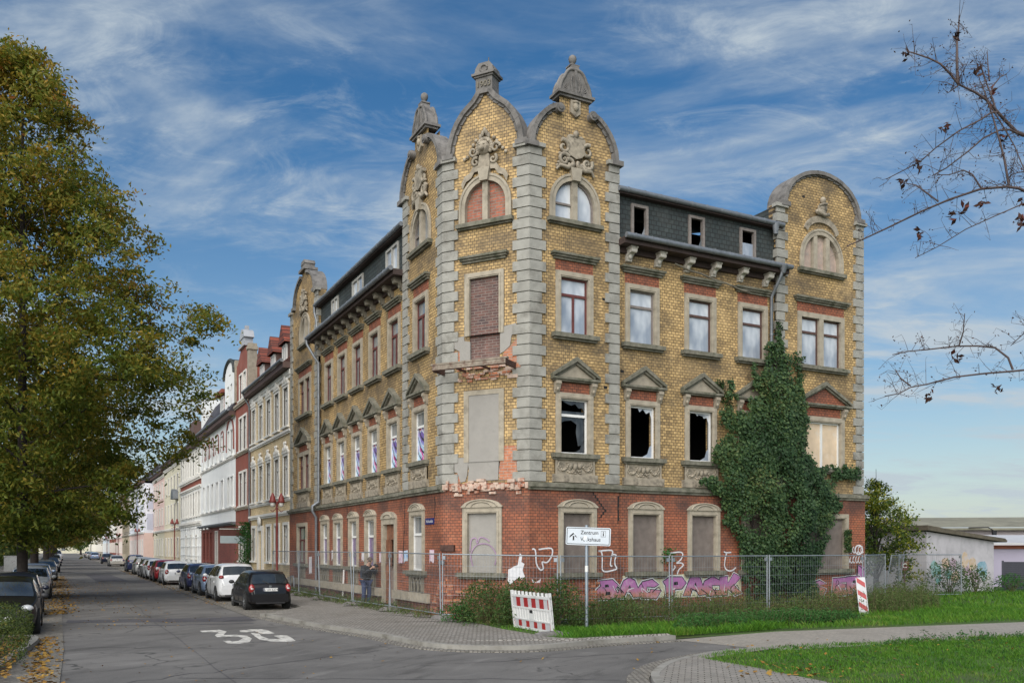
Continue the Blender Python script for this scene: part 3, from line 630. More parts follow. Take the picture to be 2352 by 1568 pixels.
# --- copings and gable caps
coping(MR, G_tower, TR, skip=1); coping(MC, G_ogee, 1.47, .15, -.13, .42); coping(ML, scale_g(G_tower, 1.15), -1.85, skip=1); coping(MR, G_round, RC + .05, .13, -.12, .75); coping(ML, scale_g(G_end, 1.18), -17.15, .13, -.12, .55, skip=1)
def scrolls(F, cx, a, z):
    for sgn in (-1, 1):
        mb = MB(); mb.tube([(cx + sgn * (a + .02), -.2, z - .02), (cx + sgn * (a + .02), .42, z - .02)], .14, 12); mb.tube([(cx + sgn * (a + .02), -.23, z - .02), (cx + sgn * (a + .02), -.19, z - .02)], .07, 10)
        mb.build('scroll', M_cope, house, F)
def bell_cap(F, cx, w=.54):
    z = 15.8; mb = MB(); mb.box(cx - w - .03, cx + w + .03, -.11, .34, z, z + .07); mb.box(cx - w - .1, cx + w + .1, -.17, .4, z + .07, z + .15)
    pr = [(1, .15), (.985, .26), (.93, .38), (.83, .5), (.72, .58), (.66, .66), (.56, .76), (.42, .84), (.26, .88)]
    out = [(cx - w * a, z + b) for a, b in pr] + [(cx + w * a, z + b) for a, b in reversed(pr)]
    mb.prism(out, -.07, .3)
    for y in (-.07, .3): mb.tube([(x, y, q) for x, q in out], .05, 7)
    mb.box(cx - .045, cx + .045, -.11, -.07, z + .15, z + .86)
    for sgn in (-1, 1):
        for q in range(5):
            a = .15 + q * .3; mb.tube([(cx + sgn * .2, -.08, z + .18), (cx + sgn * (.2 + .2 * math.cos(a)), -.08, z + .18 + .26 * math.sin(a))], .02, 5)
        mb.tube([(cx + sgn * .1 + sgn * .06 * math.sin(k * .6), -.08, z + .2 + k * .1) for k in range(6)], .025, 5)
    mb.prism([(cx - .19, z + .82), (cx + .19, z + .82), (cx + .12, z + 1.04), (cx - .12, z + 1.04)], -.06, .24); mb.box(cx - .16, cx + .16, -.06, .24, z + 1.02, z + 1.06)
    mb.lathe([(0, 0), (.09, 0), (.06, .05), (.05, .08), (.07, .10), (.11, .16), (.125, .23), (.11, .3), (.05, .35), (0, .36)], (cx, .1, z + 1.05), 12)
    c = mb.build('gable_cap', M_cope, house, F)
    mb = MB(); mb.prism([(cx - .17, z - .05), (cx + .17, z - .05), (cx + .17, z - .42), (cx, z - .55), (cx - .17, z - .42)], -.09, .02); mb.ball((cx, -.1, z - .25), (.1, .07, .13), 8); mb.ball((cx, -.1, z - .1), (.12, .06, .05), 8); mb.build('carved_mask', M_relief, c)
bell_cap(MR, TR); bell_cap(ML, -1.85, .58); scrolls(MR, TR, .56, 15.4); scrolls(ML, -1.85, .62, 15.4)
mb = MB(); cx = 1.47; mb.box(cx - .28, cx + .28, -.12, .32, 15.95, 16.42); mb.box(cx - .32, cx + .32, -.16, .36, 16.42, 16.47); mb.box(cx - .38, cx + .38, -.21, .4, 16.47, 16.54)
mb.prism([(cx - .33, 16.54), (cx + .33, 16.54), (cx + .29, 16.72), (cx + .18, 16.86), (cx - .18, 16.86), (cx - .29, 16.72)], -.12, .34); mb.tube([(cx + .12 * math.cos(k * .6), -.13, 16.68 + .1 * math.sin(k * .6)) for k in range(11)], .03, 6)
for sgn in (-1, 1): mb.ball((cx + sgn * .26, .1, 16.62), (.08, .2, .09), 8)
mb.tube([(cx + .05, .1, 16.8), (cx + .05, .1, 17.1)], .015, 6); gc = mb.build('gable_cap', M_cope, house, MC)
inst(text_mesh('1903', .25, 'date', .025), 'date', gc, T(1.47, -.13, 16.13)); gc.children[-1].data.materials.append(M_stoned)
mb = MB(); cx = -17.15; mb.box(cx - .54, cx + .54, -.18, .5, 15.62, 15.75); mb.box(cx - .36, cx + .36, -.08, .4, 15.75, 15.95); mb.prism([(cx - .4, 15.95), (cx + .4, 15.95), (cx + .26, 16.14), (cx - .26, 16.14)], -.1, .42); mb.build('gable_cap', M_cope, house, ML)
# --- cartouches
def swirl(mb, cx, cz, sgn, r0, turns, a0, rr=.045, y=-.09):
    pts = []
    for k in range(15):
        q = k / 14; a = a0 + turns * 2 * math.pi * q * sgn; rd = r0 * (1 - .8 * q); pts.append((cx + rd * math.cos(a), y, cz + rd * math.sin(a)))
    mb.tube(pts, [rr * (1.15 - .5 * k / 14) for k in range(15)], 6)
def cartouche(F, cx, kind):
    r = random.Random(kind); mb = MB(); z = 14.3
    if kind == 2:                                        # lion mask over ribbons
        mb.lathe([(0, -.2), (.12, -.17), (.19, -.05), (.19, .08), (.12, .19), (0, .22)], (cx, -.1, z - .02), 12); mb.ball((cx, -.28, z - .08), (.09, .1, .08), 8)
        for sgn in (-1, 1): mb.ball((cx + sgn * .07, -.27, z + .05), .035, 6); mb.ball((cx + sgn * .16, -.12, z + .17), .06, 6)
        for k in range(15): a = -.6 + k * .31; mb.ball((cx + .24 * math.cos(a), -.09, z + .03 + .24 * math.sin(a)), (.07, .06, .07), 6)
        for k in range(5): mb.ball((cx + (k - 2) * .07, -.07, z + .36 + .09 * (2 - abs(k - 2))), (.06, .05, .1), 6)
        mb.prism([(cx - .16, z - .2), (cx + .16, z - .2), (cx + .2, z - .5), (cx + .13, z - .78), (cx - .13, z - .78), (cx - .2, z - .5)], -.12, .02)
        for sgn in (-1, 1):
            swirl(mb, cx + sgn * .38, z - .05, sgn, .16, 1.2, 0); swirl(mb, cx + sgn * .3, z - .38, -sgn, .14, 1.1, 1)
            rb = [(cx + sgn * .2, z - .48), (cx + sgn * .4, z - .5), (cx + sgn * .5, z - .66), (cx + sgn * .68, z - .74), (cx + sgn * .8, z - .95)]
            mb.add([(x, -.09, q) for x, q in rb] + [(x - sgn * .05, -.09, q - .17) for x, q in rb] + [(x, .02, q) for x, q in rb], [(i, i + 1, i + 6, i + 5) for i in range(4)] + [(i, i + 1, i + 11, i + 10) for i in range(4)])
            for k in range(5): mb.ball((cx + sgn * (.3 + .1 * k), -.05, z + .2 - .12 * k + .1 * r.random()), (.06, .05, .06), 6)
    elif kind == 4:                                      # seated figure over a ribbon arch
        mb.ball((cx, -.1, z + .32), (.11, .1, .13), 8); mb.ball((cx, -.08, z + .05), (.24, .11, .17), 8); mb.ball((cx - .1, -.1, z - .12), (.28, .1, .12), 8)
        mb.tube([(cx - .2, -.12, z + .1), (cx - .05, -.18, z + .16), (cx + .15, -.15, z + .2)], .05, 6); mb.tube([(cx - .3, -.12, z - .1), (cx, -.16, z - .22), (cx + .25, -.12, z - .15)], .07, 6)
        o = [(cx + .85 * math.cos(a), z - .85 + .62 * math.sin(a)) for a in [math.pi * (.06 + .88 * k / 12) for k in range(13)]]; i = [(cx + .7 * math.cos(a), z - .93 + .47 * math.sin(a)) for a in [math.pi * (.06 + .88 * k / 12) for k in range(13)]]
        mb.prism(o + list(reversed(i)), -.07, .02)
    else:
        s = 1 if kind == 1 else .85
        mb.prism([(cx + s * a, z + s * b) for a, b in ((-.3, .32), (-.12, .36), (.12, .36), (.32, .3), (.29, -.15), (.2, -.25), (0, -.32), (-.2, -.24), (-.3, -.14))], -.13, .02)
        mb.ball((cx, -.11, z + .42 * s), (.1, .08, .12), 8); mb.ball((cx - .16, -.09, z + .34), (.14, .07, .06), 6); mb.ball((cx + .16, -.09, z + .34), (.14, .07, .06), 6)
        for sgn in (-1, 1):
            swirl(mb, cx + sgn * .42, z - .02, sgn, .22, 1.1, 1.2 if sgn > 0 else 1.9, .06); swirl(mb, cx + sgn * .4, z - .4, -sgn, .2, 1.2, .6, .06); swirl(mb, cx + sgn * .2, z - .5, sgn, .16, 1.0, 2.4, .06)
            for k in range(7): mb.ball((cx + sgn * (.3 + .36 * r.random()), -.06, z - .62 + .5 * r.random()), (.06 + .03 * r.random(), .06, .05), 6)
            mb.tube([(cx + sgn * .1, -.08, z - .5), (cx + sgn * .3, -.1, z - .62), (cx + sgn * .55, -.08, z - .58), (cx + sgn * .66, -.06, z - .72)], [.09, .07, .06, .04], 6)
    mb.build('carved_cartouche', M_relief, house, F)
cartouche(MR, TR, 1); cartouche(MC, 1.47, 2); cartouche(ML, -1.85, 1); cartouche(MR, RC, 4); cartouche(ML, -17.1, 3)
# --- quoins
def quoin(P, ua, na, ub, nb, z0, z1, wa=.53, wb=.53, seed=1):
    mb = MB(); p = .055; r = random.Random(seed); z = z0; k = 0
    mit = lambda q: P + (na + nb) / (1 + na.dot(nb)) * q
    while z < z1 - .1:
        a = wa - (.14 if k % 2 else 0); b = wb - (.14 if k % 2 else 0); h = .31
        pl = [P + ua * a - na * .05, P + ua * a + na * p, mit(p), P + ub * b + nb * p, P + ub * b - nb * .05, mit(-.05)]
        mb.plan(pl, z + .016, min(z + h - .016, z1)); z += h; k += 1
    mb.plan([P + ua * (wa - .14) - na * .04, P + ua * (wa - .16) + na * .012, mit(.012), P + ub * (wb - .16) + nb * .012, P + ub * (wb - .14) - nb * .04, mit(-.04)], z0, z1)
    mb.plan([P + ua * (wa - .05) - na * .1, P + ua * (wa - .05) + na * .14, mit(.14), P + ub * (wb - .05) + nb * .14, P + ub * (wb - .05) - nb * .1, mit(-.1)], z1, z1 + .12)
    return mb.build('quoin', M_quoin, house, HI)
quoin(A, uL, nL, uC, nC, 4.26, 14.1); quoin(B, uR, nR, -uC, nC, 4.26, 14.1)
quoin(B + uR * 3.1, -uR, nR, -nR, uR, 4.26, 14.1, .46, .15); quoin(B + uR * 9.72, uR, nR, -nR, -uR, 4.26, 14.05, .46, .15); quoin(B + uR * 13.87, -uR, nR, -nR, uR, 4.26, 14.05, .46, .5)
quoin(A + uL * 3.45, -uL, nL, -nL, uL, 4.26, 14.1, .5, .15); quoin(A + uL * 14.75, uL, nL, -nL, -uL, 4.26, 14.1, .5, .15); quoin(A + uL * 19.9, -uL, nL, -nL, uL, 4.26, 14.1, .46, .5)
# --- eaves, mansards
def corbel_mesh(mat):
    mb = MB(); prism_yz(mb, [(.12, 0), (-.34, 0), (-.36, -.06), (-.32, -.12), (-.2, -.16), (-.1, -.24), (-.06, -.36), (.12, -.4)], -.1, .1)
    mb.tube([(-.11, -.28, -.09), (.11, -.28, -.09)], .07, 8); mb.tube([(-.11, .02, -.3), (.11, .02, -.3)], .07, 8); mb.box(-.13, .13, -.37, .12, -.02, .03); mb.ball((0, -.12, -.22), (.08, .06, .1), 6)
    return mb.mesh('corbel', mat)
def eaves(F, x0, x1, cor, cmat, dorm, dmat, wide):
    mb = MB(); mb.box(x0, x1, -.4, .14, 11.66, 11.8); mb.box(x0, x1, -.46, .14, 11.8, 11.86); mb.box(x0, x1, .02, .14, 11.5, 11.66); mb.build('eaves_board', M_eave, house, F)
    cm = corbel_mesh(cmat)
    for x in cor: inst(cm, 'corbel', house, F @ T(x, .1, 11.63))
    def gutter(y, z, rr):
        mb = MB(); mb.tube([(x0 - .03, y, z), (x1 + .03, y, z)], rr, 10); k = x0 + .3
        while k < x1: mb.tube([(k, y, z), (k + .03, y, z)], rr + .012, 10); k += .62
        mb.build('gutter', M_zinc, house, F)
    gutter(-.5, 11.86, .085); gutter(-.12, 13.42, .08)
    mb = MB(); mb.box(x0, x1, -.08, .3, 13.3, 13.36); mb.box(x0, x1, -.14, .35, 13.36, 13.4); mb.build('eaves_board', M_eave, house, F)
    mb = MB(); hl = [rect(a, b, c, d) for a, b, c, d in dorm]; mb.wall(rect(x0, x1, 11.86, 13.34), hl, .14, .12); mb.quad((x0, -.1, 13.45), (x1, -.1, 13.45), (x1, 6, 15), (x0, 6, 15)); mb.quad((x0, 6, 15), (x1, 6, 15), (x1, 11, 14), (x0, 11, 14))
    rf = mb.build('mansard_roof', M_slate, house, F)
    for k, (a, b, c, d) in enumerate(dorm):
        mb = MB(); mb.ring(rect(a - .05, b + .05, c - .04, d + .05), rect(a + .04, b - .04, c + .04, d - .04), .08, .2)
        if wide: mb.box((a + b) / 2 - .03, (a + b) / 2 + .03, .08, .19, c + .04, d - .04)
        w = mb.build('dormer_window', dmat, house, F)
        if wide: MB().box(a, b, .15, .16, c, d).build('pane', M_gsky, w)
        elif k == 2: MB().box(a, b, .15, .16, c, c + .5).build('pane', M_gsky, w)
        else: MB().prism([(b - .02, c), (b - .02, c + .4), (b - .14, c + .12), (b - .2, c)], .15, .16).build('broken_glass', M_gdim, w)
eaves(MR, 3.12, 9.9, [3.58, 4.7, 5.86, 6.95, 8.12, 9.25], plain('pale carved corbel', (.52, .49, .43), .8, .2, 8, spots=(5, .5, .7, (.2, .17, .14))), [(3.75, 4.3, 12.15, 13.08), (6.02, 6.58, 12.15, 13.12), (8.2, 8.8, 12.15, 13.08)], M_grey, False)
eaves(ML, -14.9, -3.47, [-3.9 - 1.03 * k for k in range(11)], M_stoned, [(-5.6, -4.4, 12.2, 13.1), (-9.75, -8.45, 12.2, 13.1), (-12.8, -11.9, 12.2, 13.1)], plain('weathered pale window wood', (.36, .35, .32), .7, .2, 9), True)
mb = MB(); mb.box(2.72, 3.25, 1.4, 2.0, 13, 15.2); mb.box(2.66, 3.31, 1.34, 2.06, 15.2, 15.32); mb.build('chimney', M_red, house, MR)
mb = MB(); mb.quad((9.8, .3, 13.4), (13.6, .3, 14), (13.6, 5, 15), (9.8, 5, 15)); mb.box(9.75, 10.2, .4, 2.2, 13.3, 14.15); mb.build('roof', M_slate, house, MR)
# --- pipes
mb = MB(); mb.tube([(9.52, -.5, 11.83), (9.5, -.5, 11.72), (9.48, -.42, 11.5), (9.47, -.1, 11.05), (9.47, -.0, 10.9), (9.47, -.0, .3)], .055, 8); mb.tube([(9.52, -.5, 11.85), (9.52, -.5, 11.6)], [.16, .06], 8)
for z in (9.6, 8, 6, 4.6): mb.tube([(9.47, 0, z), (9.47, 0, z + .05)], .07, 8)
mb.tube([(9.55, -.12, 13.4), (9.55, -.12, 13.05)], [.17, .1], 4); mb.build('drainpipe', M_zinc, house, MR)
mb = MB(); mb.tube([(-14.85, -.5, 11.83), (-14.85, -.48, 11.6), (-14.62, -.2, 11.0), (-14.55, -.02, 10.75), (-14.55, -.02, 4.35)], .065, 8); mb.tube([(-14.55, -.02, 4.4), (-14.57, -.3, 4.2), (-14.57, -.3, 4.0), (-14.6, -.12, 3.7), (-14.6, -.12, .25)], .065, 8)
mb.tube([(-14.9, -.12, 13.42), (-14.9, -.12, 13.1), (-14.78, -.05, 12.7), (-14.78, -.05, 11.95)], .06, 8); mb.build('drainpipe', M_zinc, house, ML)
mb = MB(); mb.tube([(-10.35, -.08, 1.4), (-10.35, -.1, .9), (-10.42, -.1, .7), (-10.42, -.1, .3)], .04, 8); mb.build('drainpipe', M_white, house, ML)
mb = MB(); mb.tube([(5.3 + .35 * k, -.05 + .03 * (k % 3), 11.42 - .055 * k - .0 * k) for k in range(10)], .03, 6); mb.build('loose_cable', M_stoned, house, MR)
# --- cracked brickwork, missing bricks
r = random.Random(21); mb = MB()
for F_, pts in ((0, [(2.55, 9.9), (2.6, 7.2), (3.3, 7.78), (10.9, 14.6), (12.6, 10.4)]),):
    for x, z in pts: mb.box(x, x + .13, YM - .006 if 3.1 < x < 9.7 else -.006, .2, z, z + .085)
mb.build('missing_brick', M_black, house, MR)
def crack(F, x, z, n, dx, y):
    mb = MB()
    for k in range(n):
        w = r.uniform(.03, .075); mb.box(x, x + w, y - .004, y + .05, z - .085, z); z -= .085
        if r.random() < .75: mb.box(min(x, x + dx) , max(x, x + dx) + .02, y - .005, y + .05, z - .012, z + .012); x += dx
        if r.random() < .12: dx = -dx
    mb.build('brick_crack', M_black, house, F)
crack(MR, 2.15, 4.0, 9, .07, YG); crack(ML, -3.2, 3.9, 22, -.012, YG); crack(ML, -.55, 3.9, 8, .01, YG); crack(MR, 3.05, 3.9, 10, .0, YG); crack(ML, -10.2, 4.0, 28, .008, YGM)
# crumbled base of the tower
r = random.Random(33)
def rubble(F, x0, x1, zt, y):
    mb = MB(); z = .12
    while z < 1.4:
        x = x0
        while x < x1:
            w = r.uniform(.16, .27)
            if z < zt((x - x0) / (x1 - x0)) and r.random() < .9: mb.box(x, x + w - .015, y - r.random() * .05, y + .2, z, z + .075 + r.random() * .012, r.randint(0, 1))
            x += w
        z += .09
    mb.build('crumbled_brickwork', [M_orange, plain('broken brick', (.22, .085, .055), .95, .4, 9)], house, F)
rubble(MR, 0.05, 2.3, lambda q: 1.35 - .2 * abs(math.sin(q * 9)), YG - .02); rubble(MC, -.02, 2.9, lambda q: 1.3 - .3 * abs(math.sin(q * 7)), YG - .02); rubble(ML, -1.1, .02, lambda q: .2 + 1.2 * q, YG - .02)
# ---------------------------------------------------------------- ground, roads, pavements
def asphalt(name, c1, c2, rough=.9):
    t = NT(name); v = t.ob(rot=(0, 0, rad(27)))
    big = t.noise(v, .28, 6, .6, .5); mp = t.new('ShaderNodeMapping'); t.L.new(v, mp.inputs[0]); mp.inputs['Scale'].default_value = (1.6, .5, 1)
    st_ = t.noise(mp.outputs[0], .9, 8, .65, .6); fine = t.noise(v, 55, 3, .7)
    c = t.mix(t.rng(big, .35, .65), c1, c2); c = t.mix(t.rng(st_, .53, .68, 0, .75), c, tuple(q * .55 for q in c1)); c = t.mix(t.rng(st_, .42, .28, 0, .55), c, tuple(min(1, q * 1.45) for q in c2))
    vm = t.new('ShaderNodeVectorMath', operation='SCALE'); t.L.new(c, vm.inputs[0]); t.L.new(t.rng(fine, .3, .7, .72, 1.28), vm.inputs['Scale'])
    cr = t.new('ShaderNodeTexVoronoi', feature='DISTANCE_TO_EDGE'); cr.inputs['Scale'].default_value = .33; 
    wv = t.new('ShaderNodeVectorMath', operation='ADD'); nn = t.new('ShaderNodeTexNoise'); nn.inputs['Scale'].default_value = 1.2; t.L.new(v, nn.inputs['Vector']); t.L.new(v, wv.inputs[0]); t.L.new(nn.outputs[1], wv.inputs[1]); t.L.new(wv.outputs[0], cr.inputs['Vector'])
    c = t.mix(t.mth('MULTIPLY', t.rng(cr.outputs[0], .012, .004), t.rng(big, .5, .56, 0, .75)), vm.outputs[0], (.03, .03, .03))
    t.L.new(c, t.p.inputs['Base Color']); t.p.inputs['Roughness'].default_value = rough; t.p.inputs['Specular IOR Level'].default_value = .35
    t.bump(fine, .5, .01); return t.mat
M_asph = asphalt('worn asphalt', (.098, .094, .09), (.168, .161, .152))
M_patch = asphalt('newer asphalt patch', (.07, .067, .075), (.09, .087, .093))
def paving(name, c1, c2, mort, w, h, rot=0, da=.4, dirt=(.09, .08, .06), ms=.1, irregular=0):
    t = NT(name); v = t.ob(rot=(0, 0, rad(rot)))
    if irregular:
        nn = t.new('ShaderNodeTexNoise'); nn.inputs['Scale'].default_value = 3; t.L.new(v, nn.inputs['Vector']); a = t.new('ShaderNodeVectorMath', operation='MULTIPLY_ADD'); t.L.new(nn.outputs[1], a.inputs[0]); a.inputs[1].default_value = (irregular,) * 3; t.L.new(v, a.inputs[2]); v2 = a.outputs[0]
    else: v2 = v
    b = t.new('ShaderNodeTexBrick'); t.L.new(v2, b.inputs['Vector']); b.inputs['Scale'].default_value = 1; b.inputs['Brick Width'].default_value = w; b.inputs['Row Height'].default_value = h; b.inputs['Mortar Size'].default_value = ms * h; b.inputs['Mortar Smooth'].default_value = .3
    b.inputs['Color1'].default_value = (*c1, 1); b.inputs['Color2'].default_value = (*c2, 1); b.inputs['Mortar'].default_value = (*mort, 1)
    d = t.rng(t.noise(v, .7, 8, .65), .46, .7, 0, da); c = t.mix(d, b.outputs[0], dirt)
    vm = t.new('ShaderNodeVectorMath', operation='SCALE'); t.L.new(c, vm.inputs[0]); t.L.new(t.rng(t.noise(v, 30, 3), .3, .7, .8, 1.2), vm.inputs['Scale']); t.L.new(vm.outputs[0], t.p.inputs['Base Color'])
    t.p.inputs['Roughness'].default_value = .85; t.bump(b.outputs[1], -.5, .012); return t.mat
M_cob = paving('granite setts', (.29, .265, .23), (.17, .16, .145), (.06, .055, .04), .11, .1, 27, ms=.14, irregular=.05)
M_pav = paving('small mosaic paving', (.285, .265, .24), (.20, .19, .172), (.09, .08, .065), .12, .11, 27, .45, ms=.13, irregular=.05)
M_paver = paving('interlocking concrete pavers', (.30, .275, .245), (.235, .22, .2), (.07, .065, .045), .22, .12, 12, .35, ms=.1)
M_path = paving('fine gravel path', (.31, .28, .24), (.25, .23, .2), (.2, .185, .16), .2, .1, 70, .3, (.16, .14, .11), .08)
M_kerb = plain('concrete kerb', (.25, .24, .215), .9, .2, 4, bump=.3, spots=(2, .5, .7, (.11, .10, .08)))
M_soil = plain('leafy soil', (.06, .045, .028), .95, .4, 3, bump=.6, bs=20)
M_turf = plain('turf under grass', (.045, .085, .012), .95, .35, .8, bump=.5, bs=25, spots=(.5, .52, .75, (.07, .075, .02)))
M_white_paint = plain('road paint', (.62, .60, .55), .7, .16, 5, spots=(5, .46, .62, (.2, .195, .18)))
mb = MB(); mb.quad((-900, -60, -.06), (900, -60, -.06), (900, 1600, -.06), (-900, 1600, -.06)); struct('ground', mb, M_turf)
mb = MB(); mb.sheet([st(450, 10.4), st(-2, 10.45), st(-50, 11.5), (40, -20, 0), (40, 10, 0), (7, 24, 0), (2, 24, 0), (-6, 27, 0), st(4.9, 4.9), st(450, 4.9)]); struct('road', mb, M_asph)
mb = MB(); z = .004; mb.sheet([st(6.4, 10.3, z), st(5.3, 10.35, z), st(3.2, 5.3, z), st(3.3, 5.0, z), st(5.4, 4.95, z), st(5.2, 6.2, z)]); mb.sheet([st(3.9, 9.6, z), st(3.75, 9.6, z), st(2.85, 7.9, z), st(2.35, 5.3, z), st(2.6, 5.2, z), st(3.1, 7.9, z)])
mb.sheet([st(60, 8.5, z), st(42, 8.2, z), st(41, 6.2, z), st(58, 6.6, z)]); 
rr_ = random.Random(15)
def seam(a, b, w, n=14, wob=.05, zz=.0055):
    P_ = [Vector(a).lerp(Vector(b), k / n) + Vector((rr_.gauss(0, wob), rr_.gauss(0, wob), 0)) for k in range(n + 1)]; d = (Vector(b) - Vector(a)).normalized(); o = Vector((-d.y, d.x, 0)) * w
    mb.add([(p.x + o.x * rr_.uniform(.5, 1.4), p.y + o.y, zz) for p in P_] + [(p.x - o.x, p.y - o.y * rr_.uniform(.5, 1.4), zz) for p in P_], [(i, i + 1, i + n + 2, i + n + 1) for i in range(n)])
seam(st(-16, 7.9), st(70, 7.7), .008, 60, .03); seam(st(-9, 10.2), st(-6, 4), .014, 20, .08); seam(st(15, 10.3), st(14.4, 5.1), .02, 12); seam(st(-2.5, 9.8), st(-4.5, 6.5), .012, 14, .09); seam((-1, 17.5, 0), (3.5, 19.5, 0), .012, 12, .06); seam((-6, 15.5, 0), (1.8, 15.2, 0), .015, 18, .06)
struct('road_patch', mb, M_patch)
mb = MB(); z = .012; mb.sheet([st(450, 4.9, z), st(4.75, 4.9, z), st(4.75, 2.5, z), st(450, 2.5, z)]); mb.sheet([st(450, 12.9, z), st(.3, 12.9, z), st(.3, 11.0, z), st(450, 11, z)]); struct('parking_lane', mb, M_cob)
mb = MB(); z = .016; mb.sheet([st(450, 11, z), st(0.3, 11.4, z), st(-2, 11.3, z), st(-9, 12.0, z), st(-30, 13.2, z), st(-30, 10.9, z), st(-3, 10.45, z), st(450, 10.4, z)]); struct('gutter_strip', mb, M_cob)
def pl_off(pts, d):
    o = []
    for i in range(len(pts)):
        a, b = Vector(pts[max(i - 1, 0)][:2]), Vector(pts[min(i + 1, len(pts) - 1)][:2]); t = (b - a).normalized(); o.append((pts[i][0] + t.y * d, pts[i][1] - t.x * d))
    return o
def strip(mb, pts, d0, d1, z0, z1, mi=0):
    a, b = pl_off(pts, d0), pl_off(pts, d1); n = len(pts)
    for i in range(n - 1):
        mb.add([(*a[i], z1), (*a[i + 1], z1), (*b[i + 1], z1), (*b[i], z1), (*a[i], z0), (*a[i + 1], z0), (*b[i + 1], z0), (*b[i], z0)], [(0, 1, 2, 3), (0, 1, 5, 4), (3, 2, 6, 7), (1, 2, 6, 5), (0, 3, 7, 4)], mi)
def sm(pts, k=6):        # catmull-rom
    o = []; P = [Vector(p[:2]) for p in pts]
    for i in range(len(P) - 1):
        a, b, c, d = P[max(i - 1, 0)], P[i], P[i + 1], P[min(i + 2, len(P) - 1)]
        for j in range(k):
            t = j / k; o.append(tuple(.5 * ((2 * b) + (c - a) * t + (2 * a - 5 * b + 4 * c - d) * t * t + (3 * b - a - 3 * c + d) * t ** 3)))
    o.append(tuple(P[-1])); return o
corner = sm([(-8.31, 29.24), (-5.96, 25.7), (-3.6, 22.75), (-2.35, 20.75), (-1.45, 19.85), (-.3, 19.6), (.73, 19.85), (2.35, 21.0), (4.1, 21.9)])
inner = sm([(-7.6, 33.5), (-5.4, 30.3), (-3.0, 28.2), (-1.75, 26.4), (-.9, 24.7), (-.3, 23.3), (.3, 22.2), (.85, 21.25), (1.42, 20.8), (2.25, 21.2), (3.9, 21.98)])
mb = MB(); n = len(corner); m_ = pl_off(corner, -.14)
q = [(p[0], p[1], .11) for p in m_] + [(p[0], p[1], .16) for p in reversed(inner)]
mb.sheet(q); mb.sheet([st(4.75, 4.55, .1), st(4.75, 2.4, .12), st(9, 2.4, .13), st(9, .0, .2), (-2.0, 27.2, .2), *[(p[0], p[1], .155) for p in reversed(inner[:40:4])]][:5] + [(-3.0, 28.2, .158), (-5.4, 30.3, .15), (-7.6, 33.4, .14)])
mb.sheet([st(4.6, 2.4, .128), st(450, 2.4, .128), st(450, -.05, .2), st(-1.2, -.05, .2)]); mb.sheet([st(4.75, 4.5, .105), st(.5, 3.9, .108), st(-1.5, .2, .17), st(4.75, .2, .17)])
struct('pavement', mb, M_pav)
mb = MB(); mb.sheet([st(450, 13, .1), st(.4, 13, .1), st(.4, 18, .1), st(450, 18, .1)]); struct('far_pavement', mb, M_pav)
mb = MB(); strip(mb, corner, 0, -.16, -.05, .115); strip(mb, [st(4.75, 4.6)[:2], st(4.75, 2.45)[:2], st(450, 2.45)[:2]], 0, .14, -.05, .125); strip(mb, [st(450, 12.9)[:2], st(.3, 12.9)[:2]], 0, .14, -.05, .115)
lk = sm([st(.35, 13.0), st(.3, 11.5), st(-.8, 10.98), st(-5.2, 11.4), st(-9, 11.7), st(-30, 13)], 5); strip(mb, lk, 0, .17, -.05, .13)
struct('kerb', mb, M_kerb)
mb = MB(); strip(mb, corner, .02, .34, -.05, .018); struct('gutter_setts', mb, M_cob)
mb = MB(); mb.sheet([(p[0], p[1], .1) for p in pl_off(lk, .16)] + [(*st(-30, 30)[:2], .1), (*st(.3, 30)[:2], .1)]); struct('planting_bed', mb, M_soil)
ck = sm([(2.15, 11.5), (2.38, 14.9), (2.62, 16.0), (2.98, 16.95), (3.45, 17.7), (4.05, 18.45), (4.7, 19.05), (5.9, 19.7)])
mb = MB(); strip(mb, ck, 0, .15, -.05, .10); struct('kerb_curve', mb, M_kerb)
mb = MB(); strip(mb, ck, -.03, -.42, -.05, .02); struct('gutter_setts', mb, M_cob)
mb = MB(); mb.sheet([(p[0], p[1], .095) for p in pl_off(ck, .14)] + [(5.9, 19.4, .09), (3.9, 17.6, .09), (4.4, 16.5, .09), (5.2, 14.5, .09), (6.4, 11.5, .09)]); struct('paved_corner', mb, M_paver)
mb = MB(); mb.sheet([(5.95, 19.65, .0), (13.2, 22.45, .045), (40, 28.9, .045), (60, 5, .06), (6.3, 10.5, .085), (5.1, 14.6, .085), (4.2, 16.6, .085), (3.75, 17.7, .085), (4.6, 18.6, .085)]); struct('lawn', mb, M_turf)
mb = MB(); mb.sheet([(4.05, 21.9, .006), (7.1, 23.6, .05), (15.7, 26.7, .05), (60, 42, .05), (60, 36, .05), (13.2, 22.4, .05), (5.95, 19.6, .006)]); struct('path', mb, M_path)
mb = MB(); mb.sheet([(p[0], p[1], .15) for p in inner[20:]] + [(4.0, 21.95, .02), (7.1, 23.55, .044), (15.7, 26.65, .044), (60, 41.9, .044), (60, 60, .05), (13, 60, .05), (12.9, 32.0, .1), (.6, 25.6, .15), (-2.0, 26.9, .17)]); struct('verge', mb, M_turf)
